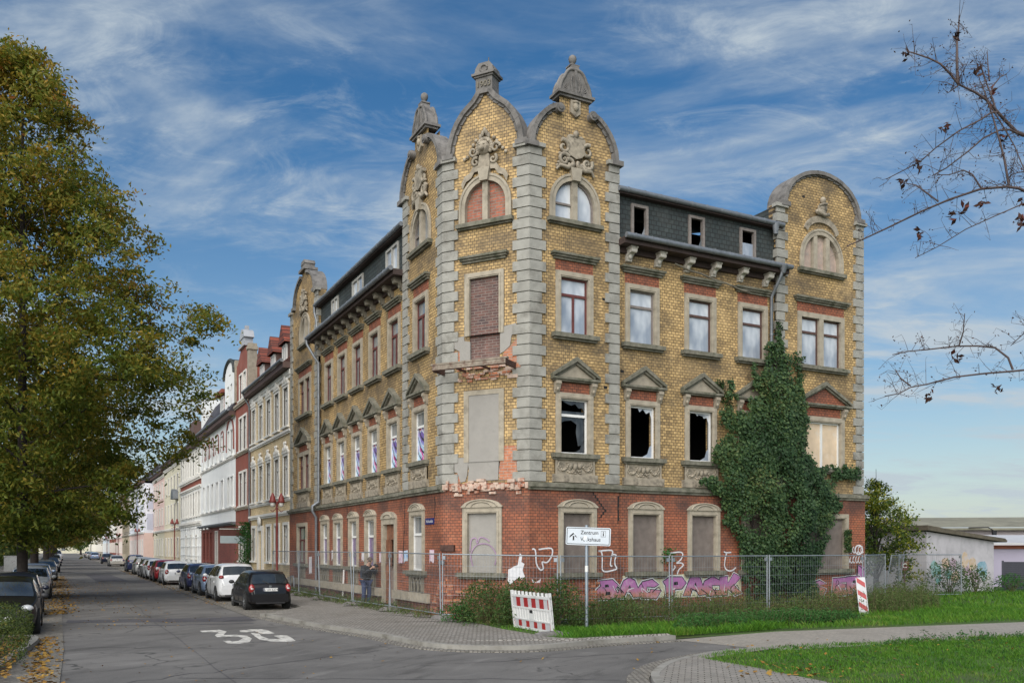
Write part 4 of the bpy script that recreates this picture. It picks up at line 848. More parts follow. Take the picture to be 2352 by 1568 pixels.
# road number painted on the asphalt
mb = MB(); z = .006
def rd(pts): mb.sheet([(x, y, z) for x, y in pts])
rd([(-8.68, 24.31), (-8.23, 24.62), (-7.86, 24.1), (-7.63, 23.13), (-7.3, 23.22), (-6.95, 22.95), (-6.6, 22.2), (-6.42, 21.4), (-6.55, 21.05), (-6.85, 21.08), (-7.17, 21.68), (-7.0, 21.7), (-6.88, 21.5), (-6.78, 21.7), (-6.86, 22.3), (-7.12, 22.75), (-7.35, 22.7), (-7.6, 22.55), (-7.83, 23.05), (-8.02, 23.92), (-8.47, 23.9)])
rd([(-7.6, 24.4), (-7.42, 24.72), (-7.1, 24.8), (-6.8, 24.4), (-6.4, 23.6), (-6.52, 23.42), (-6.72, 23.45), (-6.95, 23.9), (-7.12, 24.2), (-7.25, 23.9), (-7.45, 23.95)])
rd([(-7.1, 23.75), (-6.86, 23.7), (-6.55, 22.85), (-6.15, 22.15), (-5.93, 22.1), (-5.9, 22.3), (-6.24, 22.9), (-6.14, 23.1), (-5.93, 23.05), (-5.62, 22.35), (-5.35, 21.65), (-5.55, 21.45), (-5.95, 21.55), (-6.35, 22.0), (-6.75, 22.9)])
struct('road_marking', mb, M_white_paint)
mb = MB(); mb.lathe([(0, .006), (.36, .006), (.36, 0)], (*Vector((-3.95, 14.55)), 0), 20, sm=False); tag(mb.build('manhole_cover', plain('worn pale manhole lid', (.32, .29, .27), .8, .2, 6)), 'round pale manhole cover in the asphalt at the bottom edge of the picture', 'manhole cover')
# ---------------------------------------------------------------- street houses
MS = FL.copy()
M_pane = glass('street window glass', (.05, .055, .065), (.20, .22, .24), .6)
M_cream = brick('cream facing brick', (.68, .53, .31), (.58, .44, .25), (.42, .34, .22), .25, .1, .08, da=.15, streak=False)
M_redh = plain('red brick facade', (.245, .075, .05), .85, .2, 1.5, spots=(.9, .5, .8, (.30, .13, .10)))
M_redg = brick('red facing brick', (.27, .075, .055), (.20, .055, .045), (.13, .08, .07), .25, .09, .1, da=.2, streak=False)
M_wh = plain('white render', (.76, .77, .755), .9, .06, .8, spots=(.5, .5, .8, (.66, .67, .65)))
M_trim = plain('pale trim', (.70, .68, .63), .85, .08, 2)
M_grn = plain('cream render', (.62, .58, .44), .9, .1, 1); M_tan = plain('beige render', (.55, .47, .33), .9, .1, 1)
M_pink = plain('pink render', (.68, .50, .45), .9, .08, 1); M_brn = plain('taupe render', (.33, .29, .23), .9, .12, 1); M_blue = plain('pale blue render', (.58, .65, .70), .9, .08, 1)
M_lilac = plain('cool white render', (.70, .73, .79), .9, .06, 1); M_lil2 = plain('lilac grey render', (.47, .50, .59), .9, .06, 1)
M_tile = tiles('red roof tile', (.28, .065, .035), .24, .3, .7, (.06, .02, .015), (.20, .05, .03), .12)
M_dslate = tiles('dark roof slate', (.055, .05, .062), .3, .25, .6, (.02, .02, .025), (.04, .038, .045))
M_brroof = plain('brown roof panel', (.10, .06, .05), .7, .2, 3)
def m_win(w, h, b, sm_, fm, det, mull):
    def f():
        mb = MB(); mb.ring(rect(-w - b, w + b, -.02, h + b), rect(-w, w, 0, h), -.06, .16); return mb.mesh('surround', sm_)
    def g():
        mb = MB(); mb.ring(rect(-w, w, 0, h), rect(-w + .07, w - .07, .07, h - .07), .06, .13); mb.box(-w + .07, w - .07, .05, .125, h * .7, h * .7 + .07)
        if mull: mb.box(-.03, .03, .055, .12, .07, h * .7)
        return mb.mesh('sash', fm)
    return cached(('sw', w, h, b, sm_.name), f), cached(('sf', w, h, fm.name, mull), g), cached(('sp', w, h), lambda: MB().box(-w, w, .1, .105, 0, h).mesh('pane', M_pane))
def m_sl(w, mat): return cached(('ssl', w, mat.name), lambda: MB().box(-w, w, -.16, .1, -.12, -.02).mesh('sill', mat))
def m_orn(w): 
    def f():
        mb = MB(); mb.box(-w, w, -.1, .02, 0, .1); mb.ball((0, -.07, .3), (.22, .09, .26), 8)
        for sgn in (-1, 1): mb.ball((sgn * w * .6, -.06, .2), (.18, .08, .14), 8); mb.ball((sgn * .15, -.08, .52), (.1, .07, .1), 6); mb.ball((sgn * w * .85, -.05, .06), (.12, .06, .12), 6)
        return mb.mesh('ornament', M_trim)
    return cached(('orn', w), f)
def street_house(label, s0, s1, n, zones, rows, eave, roof=None, group=None, detail=2, trims=(), depth=10):
    h = thing('street_house', label, 'house', T(*st(s0, n)), group or 'terraced houses along the street')
    Fm = T(-st(s0, n).x, -st(s0, n).y, 0) @ MS @ T(0, -n, 0)
    hl = []; R_ = []
    for (z, hh, xs, w, b, sm_, fm, *ex) in rows:
        for s in xs: hl.append((-s, z, w, hh)); R_.append((-s, z, w, hh, b, sm_, fm, ex))
    for z0, z1, mat in zones:
        mb = MB(); mb.wall(rect(-s1, -s0, z0, z1), [rect(x - w, x + w, max(z, z0 + .01), z + hh) for x, z, w, hh in hl if z >= z0 - .5 and z + hh <= z1], 0, .16)
        for x in (-s0, -s1): mb.quad((x, 0, z0), (x, depth, z0), (x, depth, z1), (x, 0, z1))
        mb.build('wall', mat, h, Fm)
    mb = MB(); mb.quad((-s1, .3, .2), (-s0, .3, .2), (-s0, .3, eave), (-s1, .3, eave)); mb.build('inner_wall', M_dark, h, Fm)
    for x, z, w, hh, b, sm_, fm, ex in R_:
        a, f, p = m_win(w, hh, b, sm_, fm, detail, w > .38)
        wd = inst(a, 'window', h, Fm @ T(x, 0, z)); inst(f, 'sash', wd); inst(p, 'pane', wd)
        if detail > 1: inst(m_sl(w + b + .08, sm_), 'sill', wd)
        if 'orn' in ex: inst(m_orn(w + b + .05), 'ornament', wd, T(0, 0, hh + b))
    for z, t, o, mat in trims:
        mb = MB(); mb.box(-s1, -s0, -o, .05, z, z + t); mb.box(-s1, -s0, -o * .6, .05, z - t * .7, z); mb.build('cornice', mat, h, Fm)
    if roof:
        k, mat, top, back = roof; mb = MB(); mb.box(-s1, -s0, -.42, .1, eave, eave + .3); mb.build('eaves_board', M_brroof, h, Fm)
        mb = MB(); mb.tube([(-s1, -.5, eave + .36), (-s0, -.5, eave + .36)], .09, 8); mb.build('gutter', M_zinc, h, Fm)
        mb = MB(); mb.quad((-s1, -.4, eave + .3), (-s0, -.4, eave + .3), (-s0, back, top), (-s1, back, top)); mb.quad((-s1, back, top), (-s0, back, top), (-s0, depth, top + 1), (-s1, depth, top + 1))
        for x in (-s0, -s1): mb.add([(x, -.4, eave + .3), (x, back, top), (x, depth, top + 1), (x, depth, eave)], [(0, 1, 2, 3)])
        mb.build('roof', mat, h, Fm)
    return h, Fm
def lin(a, b, n): return [a + (b - a) * (k + .5) / n for k in range(n)]
# cream house with tiled dormers
c5 = lin(19.95, 30.5, 5)
h1, F1 = street_house('cream brick house with white window surrounds and red tiled dormers beside the derelict house', 19.92, 30.55, 0, [(0, 1.3, M_cream), (1.3, 11.5, M_cream)],
    [(1.55, 1.95, [c5[0], c5[1], c5[2], c5[4]], .5, .16, M_trim, M_white), (5.05, 2.05, c5, .5, .14, M_trim, M_white, 'orn'), (8.65, 2.0, c5, .5, .14, M_trim, M_white, 'orn')], 11.5, ('m', M_tile, 14.0, 2.2), trims=[(4.1, .14, .16, M_trim), (8.3, .12, .12, M_trim), (11.2, .25, .1, M_trim), (4.8, .1, .1, M_trim)])
mb = MB(); x = -c5[3]; mb.ring(rect(x - .75, x + .75, .2, 3.6), rect(x - .5, x + .5, .2, 3.3), -.12, .1); mb.ball((x, -.12, 3.85), (.4, .1, .35), 8); mb.box(x - .5, x + .5, .02, .08, .2, 3.3); mb.build('door', M_trim, h1, F1)
mb = MB(); mb.box(-30.5, -19.95, -.08, .05, .2, .75); mb.build('plinth', M_trim, h1, F1)
for s in (21.8, 24.6, 27.6):
    mb = MB(); mb.box(-s - .6, -s + .6, .15, 2.6, 11.8, 13.2); d = mb.build('dormer', M_brroof, h1, F1)
    mb = MB(); mb.add([(-s - .8, -.1, 13.1), (-s, -.1, 14.1), (-s + .8, -.1, 13.1), (-s - .8, 3, 13.1), (-s, 3, 14.1), (-s + .8, 3, 13.1)], [(0, 1, 4, 3), (1, 2, 5, 4), (0, 1, 2)]); mb.build('dormer_roof', M_tile, d)
    mb = MB(); mb.ring(rect(-s - .45, -s + .45, 12.0, 13.05), rect(-s - .36, -s + .36, 12.08, 12.97), .05, .15); mb.box(-s - .03, -s + .03, .05, .14, 12.08, 12.97); wd = mb.build('window', M_white, d); MB().box(-s - .4, -s + .4, .1, .145, 12.03, 13.0).build('pane', M_pane, wd)
mb = MB(); mb.tube([(-30.45, -.5, 11.8), (-30.45, -.1, 11.0), (-30.45, -.1, .2)], .06, 8); mb.build('drainpipe', M_zinc, h1, F1)
# red gabled house
c2 = [32.3, 33.7]
h2, F2 = street_house('narrow red brick house with tall ornate gable and paired white windows', 30.6, 35.7, 0, [(0, 14.2, M_redh)],
    [(1.5, 2.1, c2, .5, .14, M_trim, M_white), (5.05, 2.1, c2, .5, .14, M_trim, M_white), (8.6, 2.1, c2, .5, .14, M_trim, M_white), (11.9, 1.6, c2, .42, .12, M_trim, M_white)], 14.2, trims=[(11.6, .14, .16, M_stone), (4.85, .12, .12, M_stone), (8.4, .12, .12, M_stone)])
g = [(-35.7, 14.2), (-30.6, 14.2), (-30.6, 14.35), (-31.1, 14.4), (-31.5, 14.6), (-31.9, 14.9), (-32.1, 15.15), (-33.9, 15.15), (-34.2, 14.9), (-34.6, 14.6), (-35.0, 14.4), (-35.7, 14.35)]
mb = MB(); mb.prism(g, 0, .5); gb = mb.build('gable', M_redh, h2, F2)
mb = MB(); mb.box(-34.0, -32.0, -.15, .55, 15.15, 15.3); mb.box(-33.6, -32.4, -.05, .5, 15.3, 15.75); mb.prism([(-33.8, 15.75), (-32.2, 15.75)] + [(-33.0 + .72 * math.cos(a), 15.75 + .6 * math.sin(a)) for a in [math.pi * k / 8 for k in range(1, 8)]], -.1, .55); mb.box(-33.12, -32.88, .1, .35, 16.3, 16.6)
mb.build('gable_cap', plain('pale grey gable cap', (.36, .37, .39), .6, .15, 2), h2, F2)
mb = MB(); mb.box(-31.0, -30.58, -.12, .4, 11.5, 15.0); mb.box(-31.05, -30.5, -.18, .45, 14.6, 14.8); mb.build('pilaster', M_stone, h2, F2); MB().box(-35.7, -35.3, -.1, .4, 12, 14.8).build('pilaster', M_stone, h2, F2)
# white house with brick shopfront
c5w = lin(39.9, 51.0, 5)
h3, F3 = street_house('white rendered house with red brick ground floor, arched windows and a grey ledge', 35.72, 51.6, 0, [(0, 3.95, M_redg), (3.95, 11.2, M_wh)],
    [(1.3, 2.2, [46.2, 48.0, 49.8], .4, .05, M_redg, M_redwood), (1.0, 2.5, [43.6], .5, .1, M_trim, M_white), (5.2, 2.0, c5w + [37.0, 38.3], .45, .1, M_wh, M_white), (8.7, 1.7, c5w + [37.0, 38.3], .42, .1, M_wh, M_white)], 11.2, ('m', M_dslate, 14.0, 1.0), trims=[(3.95, .12, .35, M_zinc), (8.45, .1, .12, M_trim), (5.0, .1, .12, M_trim)])
mb = MB(); mb.wall([(-39.5, 11.1), (-35.72, 11.1), (-35.72, 14.1)] + [(-37.6 + 1.88 * math.cos(a), 14.1 + 1.0 * math.sin(a)) for a in [math.pi * k / 10 for k in range(11)]], [rect(-38.6, -37.9, 12.0, 13.5), rect(-37.3, -36.6, 12.0, 13.5)], -.08, .2); mb.quad((-39.5, -.08, 11), (-39.5, 3, 11), (-39.5, 3, 14.1), (-39.5, -.08, 14.1)); mb.quad((-39.5, .2, 11), (-35.7, .2, 11), (-35.7, .2, 14), (-39.5, .2, 14)); gb = mb.build('gable', M_wh, h3, F3)
arcp = [(-37.6 + 1.95 * math.cos(a), 14.1 + 1.08 * math.sin(a)) for a in [math.pi * k / 12 for k in range(13)]]
mb = MB(); mb.tube([(x, -.12, z) for x, z in arcp], .12, 8); mb.tube([(x, .8, z) for x, z in arcp], .12, 8); mb.add([(x, y, z + .08) for y in (-.12, .8) for x, z in arcp], [(i, i + 1, i + 14, i + 13) for i in range(12)]); mb.build('gable_coping', M_slate, h3, F3)
for s in c5w:
    mb = MB(); a_ = [(-s + .62 * math.cos(q), -.02, 10.2 + .55 * math.sin(q)) for q in [math.pi * k / 10 for k in range(11)]]; mb.tube([(-s + .62, -.02, 9.5)] + a_ + [(-s - .62, -.02, 9.5)], .05, 6); mb.box(-s + .55, -s + .7, -.08, .02, 9.3, 9.55); mb.box(-s - .7, -s - .55, -.08, .02, 9.3, 9.55); mb.build('brick_arch', M_redg, h3, F3)
mb = MB(); a_ = [(-37.65 + 1.4 * math.cos(q), -.02, 10.0 + 1.2 * math.sin(q)) for q in [math.pi * k / 12 for k in range(13)]]; mb.tube([(-36.25, -.02, 9.0)] + a_ + [(-39.05, -.02, 9.0)], .08, 6); mb.build('brick_arch', M_redg, h3, F3)
mb = MB(); mb.box(-40.6, -37.2, .05, .12, .2, 3.4); mb.build('entrance', M_dark, h3, F3)
for s in (46.2, 48, 49.8): MB().lathe([(0, .12), (.12, .1), (.16, 0), (0, -.05)], (-s, -.25, 3.75), 8).build('wall_lamp', M_white, h3, F3)
mb = MB(); mb.box(-51.6, -51.0, .0, 6, 11.2, 14.6); mb.build('fire_wall', M_wh, h3, F3)
mb = MB(); mb.box(-42.5, -40.2, .1, 3, 11.6, 13.4); mb.prism([(-42.8, 13.4), (-39.9, 13.4), (-39.9, 13.65), (-42.8, 13.65)], -.25, 3); d = mb.build('dormer', M_redh, h3, F3); mb = MB(); mb.ring(rect(-42.1, -40.7, 11.9, 13.3), rect(-42.0, -40.8, 12.0, 13.2), .0, .1); mb.box(-41.45, -41.35, .0, .1, 12, 13.2); wd = mb.build('window', M_white, d); MB().box(-42.05, -40.75, .05, .095, 11.95, 13.25).build('pane', M_pane, wd)
# further houses
c8 = lin(51.9, 65.3, 8)
h4, F4 = street_house('white stuccoed house with coffered ground floor and a brick band', 51.62, 65.6, 0, [(0, 4.4, M_wh), (4.4, 7.5, M_wh), (7.5, 8.3, M_redh), (8.3, 11.0, M_wh)],
    [(5.1, 2.0, c8, .42, .13, M_trim, M_white), (8.6, 2.0, c8, .42, .13, M_trim, M_white), (1.4, 2.0, c8[1:6:2], .45, .1, M_trim, M_white)], 11.0, ('m', M_brroof, 13.2, 1.2), trims=[(4.4, .2, .2, M_trim), (7.5, .15, .15, M_trim), (8.25, .2, .2, M_trim)])
mb = MB()
for z in (.8, 1.6, 2.4, 3.2, 4.0): mb.box(-65.6, -51.62, -.05, -.001, z, z + .08)
for k in range(10): x = -52.2 - k * 1.42; mb.box(x - .14, x, -.06, -.001, .2, 4.2)
mb.build('coffering', M_wh, h4, F4)
mb = MB(); mb.box(-60, -57, .1, 3, 11.6, 13.6); mb.build('dormer', M_brroof, h4, F4)
far = [('cream house with a lunette over the bay beyond the coffered house', 65.62, 80.2, 0, M_grn, M_tan, M_trim, 11.0, M_brroof), ('narrow pinkish house next to the cool white block', 80.22, 92.9, 0, M_pink, M_grn, M_trim, 10.7, M_dslate),
    ('cool white and lilac block with pink ground floor standing forward of its neighbours', 93, 118, 1.1, M_lilac, M_pink, M_white, 10.4, M_dslate), ('taupe unrestored house with narrow windows beyond the cool white block', 118.1, 138, .9, M_brn, M_tan, M_stone, 10.3, M_dslate),
    ('peach and pink house farther down the street', 138.1, 160, .7, M_pink, M_pink, M_trim, 9.8, M_dslate), ('white house with red brick upper band farther down the street', 160.1, 185, .7, M_wh, M_redh, M_trim, 8.2, M_tile), ('pale blue house far down the street', 185.1, 215, .8, M_blue, M_blue, M_white, 7.9, M_dslate),
    ('grey house far down the street past the pale blue one', 215.1, 260, .8, M_brn, M_brn, M_trim, 7.6, M_dslate), ('cream house at the far end of the row', 260.1, 330, .8, M_grn, M_grn, M_trim, 7.2, M_brroof)]
for lab, s0, s1, n, m1, m2, m3, ev, rf in far:
    cs = lin(s0 + .5, s1 - .5, max(4, int((s1 - s0) / 2.6)))
    rws = [(1.4, 1.9, cs, .48, .12, m3, M_white), (4.9, 1.9, cs, .48, .12, m3, M_white)]
    if ev > 9.5: rws.append((7.9, 1.8, cs, .48, .12, m3, M_white))
    hh, Fh = street_house(lab, s0, s1, n, [(0, 4.2, m2), (4.2, ev, m1)], rws, ev, ('m', rf, ev + 2.4, 1.6), detail=1, trims=[(4.2, .15, .15, m3), (ev - .3, .2, .15, m3)])
    if m1 is M_lilac:
        mb = MB(); 
        for z0 in (4.6, 7.2): mb.box(-93.05, -92.96, .35, 1.05, z0, z0 + 2.0)
        mb.build('side_panel', M_lil2, hh, Fh); mb = MB(); mb.box(-104, -101, -.1, .02, 4.3, 10.4); mb.build('bay_strip', M_lil2, hh, Fh)
    if 'lunette' in lab:
        mb = MB(); mb.prism([(-68.5 + 1.1 * math.cos(a), 7.2 + 1.0 * math.sin(a)) for a in [math.pi * k / 10 for k in range(11)]], -.5, .05); mb.build('lunette', M_zinc, hh, Fh)
# the house that closes the street
eh = thing('street_house', 'cream house closing the far end of the street', 'house', T(*st(402, 9)))
Fe = T(*(-st(402, 9))) @ frame(st(402, 9), -nL, uL)
mb = MB(); mb.box(-26, 26, 0, 8, 0, 6.2); mb.build('wall', M_grn, eh, Fe)
mb = MB(); mb.add([(-27, -.6, 6.1), (27, -.6, 6.1), (27, 9, 6.1), (-27, 9, 6.1), (-27, 4, 9), (27, 4, 9)], [(0, 1, 5, 4), (3, 2, 5, 4), (0, 4, 3), (1, 5, 2)]); mb.build('roof', M_dslate, eh, Fe)
for k in range(9): MB().box(-24.5 + k * 6, -23 + k * 6, -.05, .1, 1.2, 3.2).build('window', M_pane, eh, Fe)
# ---------------------------------------------------------------- cars
M_tyre = plain('tyre rubber', (.018, .018, .018), .85, .15, 10); M_rim = plain('alloy wheel', (.42, .43, .44), .35, .1, 10, metal=.8)
M_cglass = glass('car glass', (.016, .02, .024), (.045, .055, .06), .8, .04, .7); M_trimb = plain('black plastic trim', (.02, .02, .022), .6, .1, 10)
M_tail = plain('red tail lamp', (.24, .014, .014), .15, .15, 12, coat=1); M_head = plain('clear headlamp', (.55, .56, .56), .1, .15, 12, coat=1); M_plate = plain('number plate', (.72, .72, .70), .4, .03, 5); M_ink = plain('black lettering', (.012, .012, .014), .6, .05, 5); M_chrome = plain('chrome', (.55, .56, .58), .15, .05, 5, metal=1)
def paint(name, c, metal=.25): return plain(name, c, .28, .03, 1.5, metal=metal, coat=.9)
P_black = plain('black car paint', (.006, .0055, .007), .3, .03, 1.5, spec=.35, coat=.45); P_white = paint('white car paint', (.66, .67, .68), 0); P_lblue = paint('light blue car paint', (.20, .27, .40)); P_dblue = paint('dark blue car paint', (.025, .032, .10)); P_red = paint('red car paint', (.34, .012, .02)); P_grey = paint('grey car paint', (.12, .125, .13)); P_silver = paint('silver car paint', (.45, .45, .44), .5); P_navy = plain('navy car paint', (.008, .011, .026), .3, .03, 1.5, spec=.35, coat=.45); P_beige = paint('pale silver car paint', (.5, .48, .44), .3)
def interp(tab, x):
    for (a, b), (c, d) in zip(tab, tab[1:]):
        if x <= c: return b + (d - b) * max(0, min(1, (x - a) / (c - a)))
    return tab[-1][1]
def make_car(name, label, M, P, L=4.0, W=1.68, H=1.46, kind='hatch', plate=None, emblem=True, group='parked cars'):
    car = thing(name, label, 'car', M, group); k = L / 4.0; h = H / 1.46
    if kind == 'mpv': top = [(0, .62), (.03, .9), (.08, 1.0), (.34, 1.40), (.62, 1.46), (1.6, 1.475), (2.3, 1.40), (3.22, .98), (3.72, .84), (3.93, .68), (4.0, .5)]
    elif kind == 'saloon': top = [(0, .6), (.03, .86), (.1, .95), (.45, .99), (.95, 1.33), (1.3, 1.42), (1.9, 1.44), (2.4, 1.36), (3.08, .95), (3.7, .80), (3.93, .66), (4.0, .48)]
    elif kind == 'van': top = [(0, .9), (.02, 1.6), (.06, 1.9), (.3, 1.98), (2.6, 2.0), (3.0, 1.85), (3.5, 1.15), (3.8, .95), (3.95, .75), (4.0, .5)]
    else: top = [(0, .60), (.03, .86), (.10, .95), (.42, 1.33), (.62, 1.42), (1.2, 1.46), (2.0, 1.445), (2.42, 1.36), (3.12, .96), (3.68, .82), (3.92, .68), (4.0, .5)]
    xs = [0, .02, .06, .12, .22, .32, .42, .52, .65, .9, 1.2, 1.6, 2.0, 2.25, 2.45, 2.65, 2.85, 3.05, 3.2, 3.4, 3.6, 3.75, 3.86, 3.94, 3.98, 4.0]
    wt = [(0, .80), (.06, .88), (.22, .95), (.6, .99), (1.2, 1), (2.6, 1), (3.3, .97), (3.7, .9), (3.9, .8), (4, .68)]
    def sec(x):
        w = W / 2 * interp(wt, x); t = interp(top, x) * h; bt = min(t, (interp([(0, .90), (.6, .93), (3.1, .90), (4, .80)], x)) * h)
        g = t - bt; wr = w * .96 - .36 * g; zb = (.34 if x < .04 or x > 3.96 else .24 if x < .3 or x > 3.7 else .19)
        e = max(.0, min(1, g / .12))
        z3 = min(.70 * h, t - .02)
        return [(w * .84, zb), (w * .97, zb + .08), (w, min(.5, t - .05)), (w * .985, z3), (w * .955, bt - .01 * (1 - e)), ((w * .955 + wr) / 2 * (1 if e else 1), bt + g * .55), (wr * (.97 - .1 * (1 - e)), t - .03 * e - .0), (wr * .62, t + .01 * e), (0, t + .02)]
    def pt(x, i, sgn, off=0):
        y, z = sec(x)[i]; return ((x - 2) * k, sgn * (y + off), z)
    mb = MB(); n = 17; rows = []
    for x in xs:
        s_ = sec(x); rows.append([((x - 2) * k, y, z) for y, z in s_] + [((x - 2) * k, -y, z) for y, z in reversed(s_[:-1])])
    vs = [p for r_ in rows for p in r_]
    mb.add(vs, [(i * n + j, i * n + j + 1, (i + 1) * n + j + 1, (i + 1) * n + j) for i in range(len(xs) - 1) for j in range(n - 1)] + [(i * n + n - 1, i * n, (i + 1) * n, (i + 1) * n + n - 1) for i in range(len(xs) - 1)], 0, True)
    mb.add(rows[0], [tuple(range(n))]); mb.add(rows[-1], [tuple(range(n))])
    for sgn in (-1, 1):
        for x in ((1.95,) if kind != 'van' else (2.4,)):            # door shut lines, sill, handles
            mb.box((x - 2) * k - .006, (x - 2) * k + .006, *sorted((sgn * W / 2 * .97, sgn * (W / 2 + .003))), .3, .86 * h, 1)
        mb.box(-1.2 * k, 1.05 * k, *sorted((sgn * W / 2 * .9, sgn * W / 2 * .985)), .18, .25, 1)
        for x in (1.2, 2.15): mb.box((x - 2) * k - .08, (x - 2) * k + .08, *sorted((sgn * W / 2 * .96, sgn * (W / 2 + .012))), .74 * h, .765 * h, 1 if P is P_black else 0)
    body = mb.build('body', [P, M_trimb], car)
    # arches and wheels
    for x in (.68, 3.22):
        for sgn in (-1, 1):
            c = ((x - 2) * k, 0, .30); y0 = sgn * (interp(wt, x) * W / 2 + .004)
            mb = MB(); mb.tube([(c[0], y0 - sgn * .2, .33), (c[0], y0, .33)], .365, 22, 0, True, False); mb.build('wheel_arch', M_black, body)  # black disc paints the shade of the wheel well on the body side
            mb = MB(); y1 = y0 + sgn * .012; rr = .30; prof = [(.19, 0), (.27, .0), (.30, .03), (.30, .16), (.27, .19)]
            vs = [(c[0] + a * math.cos(q), y1 - sgn * b, .30 + a * math.sin(q)) for a, b in prof for q in [2 * math.pi * i / 22 for i in range(22)]]
            mb.add(vs, [(i * 22 + j, i * 22 + (j + 1) % 22, (i + 1) * 22 + (j + 1) % 22, (i + 1) * 22 + j) for i in range(4) for j in range(22)], 0, True); wh = mb.build('wheel', M_tyre, car)
            mb = MB(); q = [(c[0] + .2 * math.cos(2 * math.pi * i / 22), y1 - sgn * .02, .30 + .2 * math.sin(2 * math.pi * i / 22)) for i in range(22)]; mb.add(q, [tuple(range(22))], 1)
            for i in range(7):
                a = 2 * math.pi * i / 7; d = Vector((math.cos(a), 0, math.sin(a))); o = Vector((-d.z, 0, d.x)); cc = Vector((c[0], y1 + sgn * .003, .30))
                mb.add([cc + o * .035, cc + d * .2 + o * .028, cc + d * .2 - o * .028, cc - o * .035], [(0, 1, 2, 3)], 0)
            mb.ball((c[0], y1, .30), (.05, .015, .05), 8, 0); mb.build('rim', [M_rim, M_black], wh)
    # glass
    def strip_glass(nm, xa, xb, lo, hi, m=8):
        for sgn in (-1, 1):
            mb = MB(); vs = []
            for i in range(m + 1):
                x = xa + (xb - xa) * i / m; s_ = sec(x)
                a, b, c = (Vector((s_[4][0], s_[4][1])), Vector(s_[5]), Vector(s_[6]))
                if c.y - a.y < .05: c = a + Vector((0, .05)); b = (a + c) / 2
                for f in (lo, (lo + hi) / 2, hi):
                    p = a.lerp(b, f * 2) if f < .5 else b.lerp(c, f * 2 - 1); vs.append(((x - 2) * k, sgn * (p.x + .007), p.y))
            mb.add(vs, [(i * 3 + j, i * 3 + j + 1, i * 3 + j + 4, i * 3 + j + 3) for i in range(m) for j in range(2)], 0, True); mb.build(nm, M_cglass, car)
    def top_glass(nm, xa, xb, fr, m=6):
        mb = MB(); vs = []
        for i in range(m + 1):
            x = xa + (xb - xa) * i / m; s_ = sec(x); yy = s_[6][0] * fr; z = interp(top, x) * h
            for f in (-1, -.6, 0, .6, 1): vs.append(((x - 2) * k + (-.012 if xa < 1 else .012), f * yy, z + .03 - .022 * f * f * 1.4))
        mb.add(vs, [(i * 5 + j, i * 5 + j + 1, i * 5 + j + 6, i * 5 + j + 5) for i in range(m) for j in range(4)], 0, True); mb.build(nm, M_cglass, car)
    if kind == 'van': strip_glass('side_window', 2.45, 2.98, .06, .8); top_glass('windscreen', 3.02, 3.46, .96)
    elif kind == 'saloon': strip_glass('side_window', 1.95, 2.75, .08, .86); strip_glass('side_window', 1.0, 1.88, .08, .86); top_glass('rear_window', .5, .92, .9); top_glass('windscreen', 2.48, 3.04, .94)
    elif kind == 'mpv': strip_glass('side_window', 1.95, 2.85, .08, .86); strip_glass('side_window', .95, 1.88, .08, .86); strip_glass('side_window', .42, .88, .12, .82); top_glass('rear_window', .1, .31, .95); top_glass('windscreen', 2.38, 3.16, .94)
    else: strip_glass('side_window', 1.95, 2.75, .08, .86); strip_glass('side_window', 1.0, 1.88, .08, .86); strip_glass('side_window', .6, .93, .15, .8); top_glass('rear_window', .12, .40, .94); top_glass('windscreen', 2.48, 3.08, .94)
    # lamps, bumpers, plates, mirrors
    for sgn in (-1, 1):
        yt = W / 2 * .80
        if kind == 'mpv': MB().ball((-2 * k + .12, sgn * yt, .96 * h), (.16, .11, .085), 12).build('tail_lamp', M_tail, car)
        else: MB().ball((-2 * k + .09, sgn * yt, .80 * h), (.11, .115, .17), 12).ball((-2 * k + .03, sgn * yt, .80 * h), (.06, .07, .05), 8, 1).build('tail_lamp', [M_tail, M_head], car)
        MB().ball((2 * k - .27, sgn * W / 2 * .66, .70 * h), (.22, .165, .105), 12).ball((2 * k - .16, sgn * W / 2 * .60, .70 * h), (.12, .07, .07), 8).build('headlight', M_head, car)
        MB().ball((.82 * k, sgn * (W / 2 + .09), .98 * h), (.07, .11, .075), 10).box(.80 * k, .86 * k, *sorted((sgn * W / 2 * .9, sgn * (W / 2 + .05))), .93 * h, .96 * h).build('mirror', P if P is not P_black else M_trimb, car)
    mb = MB(); w = W * .40; mb.box(-2 * k - .02, -2 * k + .25, -w, w, .30, .58); mb.box(-2 * k - .005, -2 * k + .2, -w * .8, w * .8, .24, .30, 1); mb.build('rear_bumper', [P, M_trimb], car)
    mb = MB(); w = W * .34; mb.box(2 * k - .3, 2 * k + .012, -w, w, .24, .40, 1); mb.box(2 * k - .25, 2 * k + .008, -w * .8, w * .8, .50, .62, 1); mb.box(2 * k - .3, 2 * k + .02, -w * 1.0, w * 1.0, .40, .48, 0); mb.build('front_bumper', [P, M_trimb], car)
    zp = .60 * h if plate or kind != 'mpv' else .72
    zp = .70 if plate else .66
    p = MB().box(-2 * k - .03, -2 * k + .03, -.26, .26, zp, zp + .115, 0).box(-2 * k - .032, -2 * k, .225, .26, zp, zp + .115, 1).build('number_plate', [M_plate, P_dblue], car)
    if plate:
        me = text_mesh(plate, .118, 'lettering', .001, sx=.92); me.materials.append(M_ink); inst(me, 'lettering', p, T(-2 * k - .034, -.02, zp + .018) @ Matrix.Rotation(rad(-90), 4, 'Z'))
    MB().box(2 * k, 2 * k + .03, -.26, .26, .42, .53).build('number_plate', M_plate, car)
    if emblem: MB().tube([(-2 * k - .0, 0, .88 * h), (-2 * k + .1, 0, .88 * h)], .045, 12).tube([(2 * k + .0, 0, .60), (2 * k + .022, 0, .60)], .06, 14).build('badge', M_chrome, car)
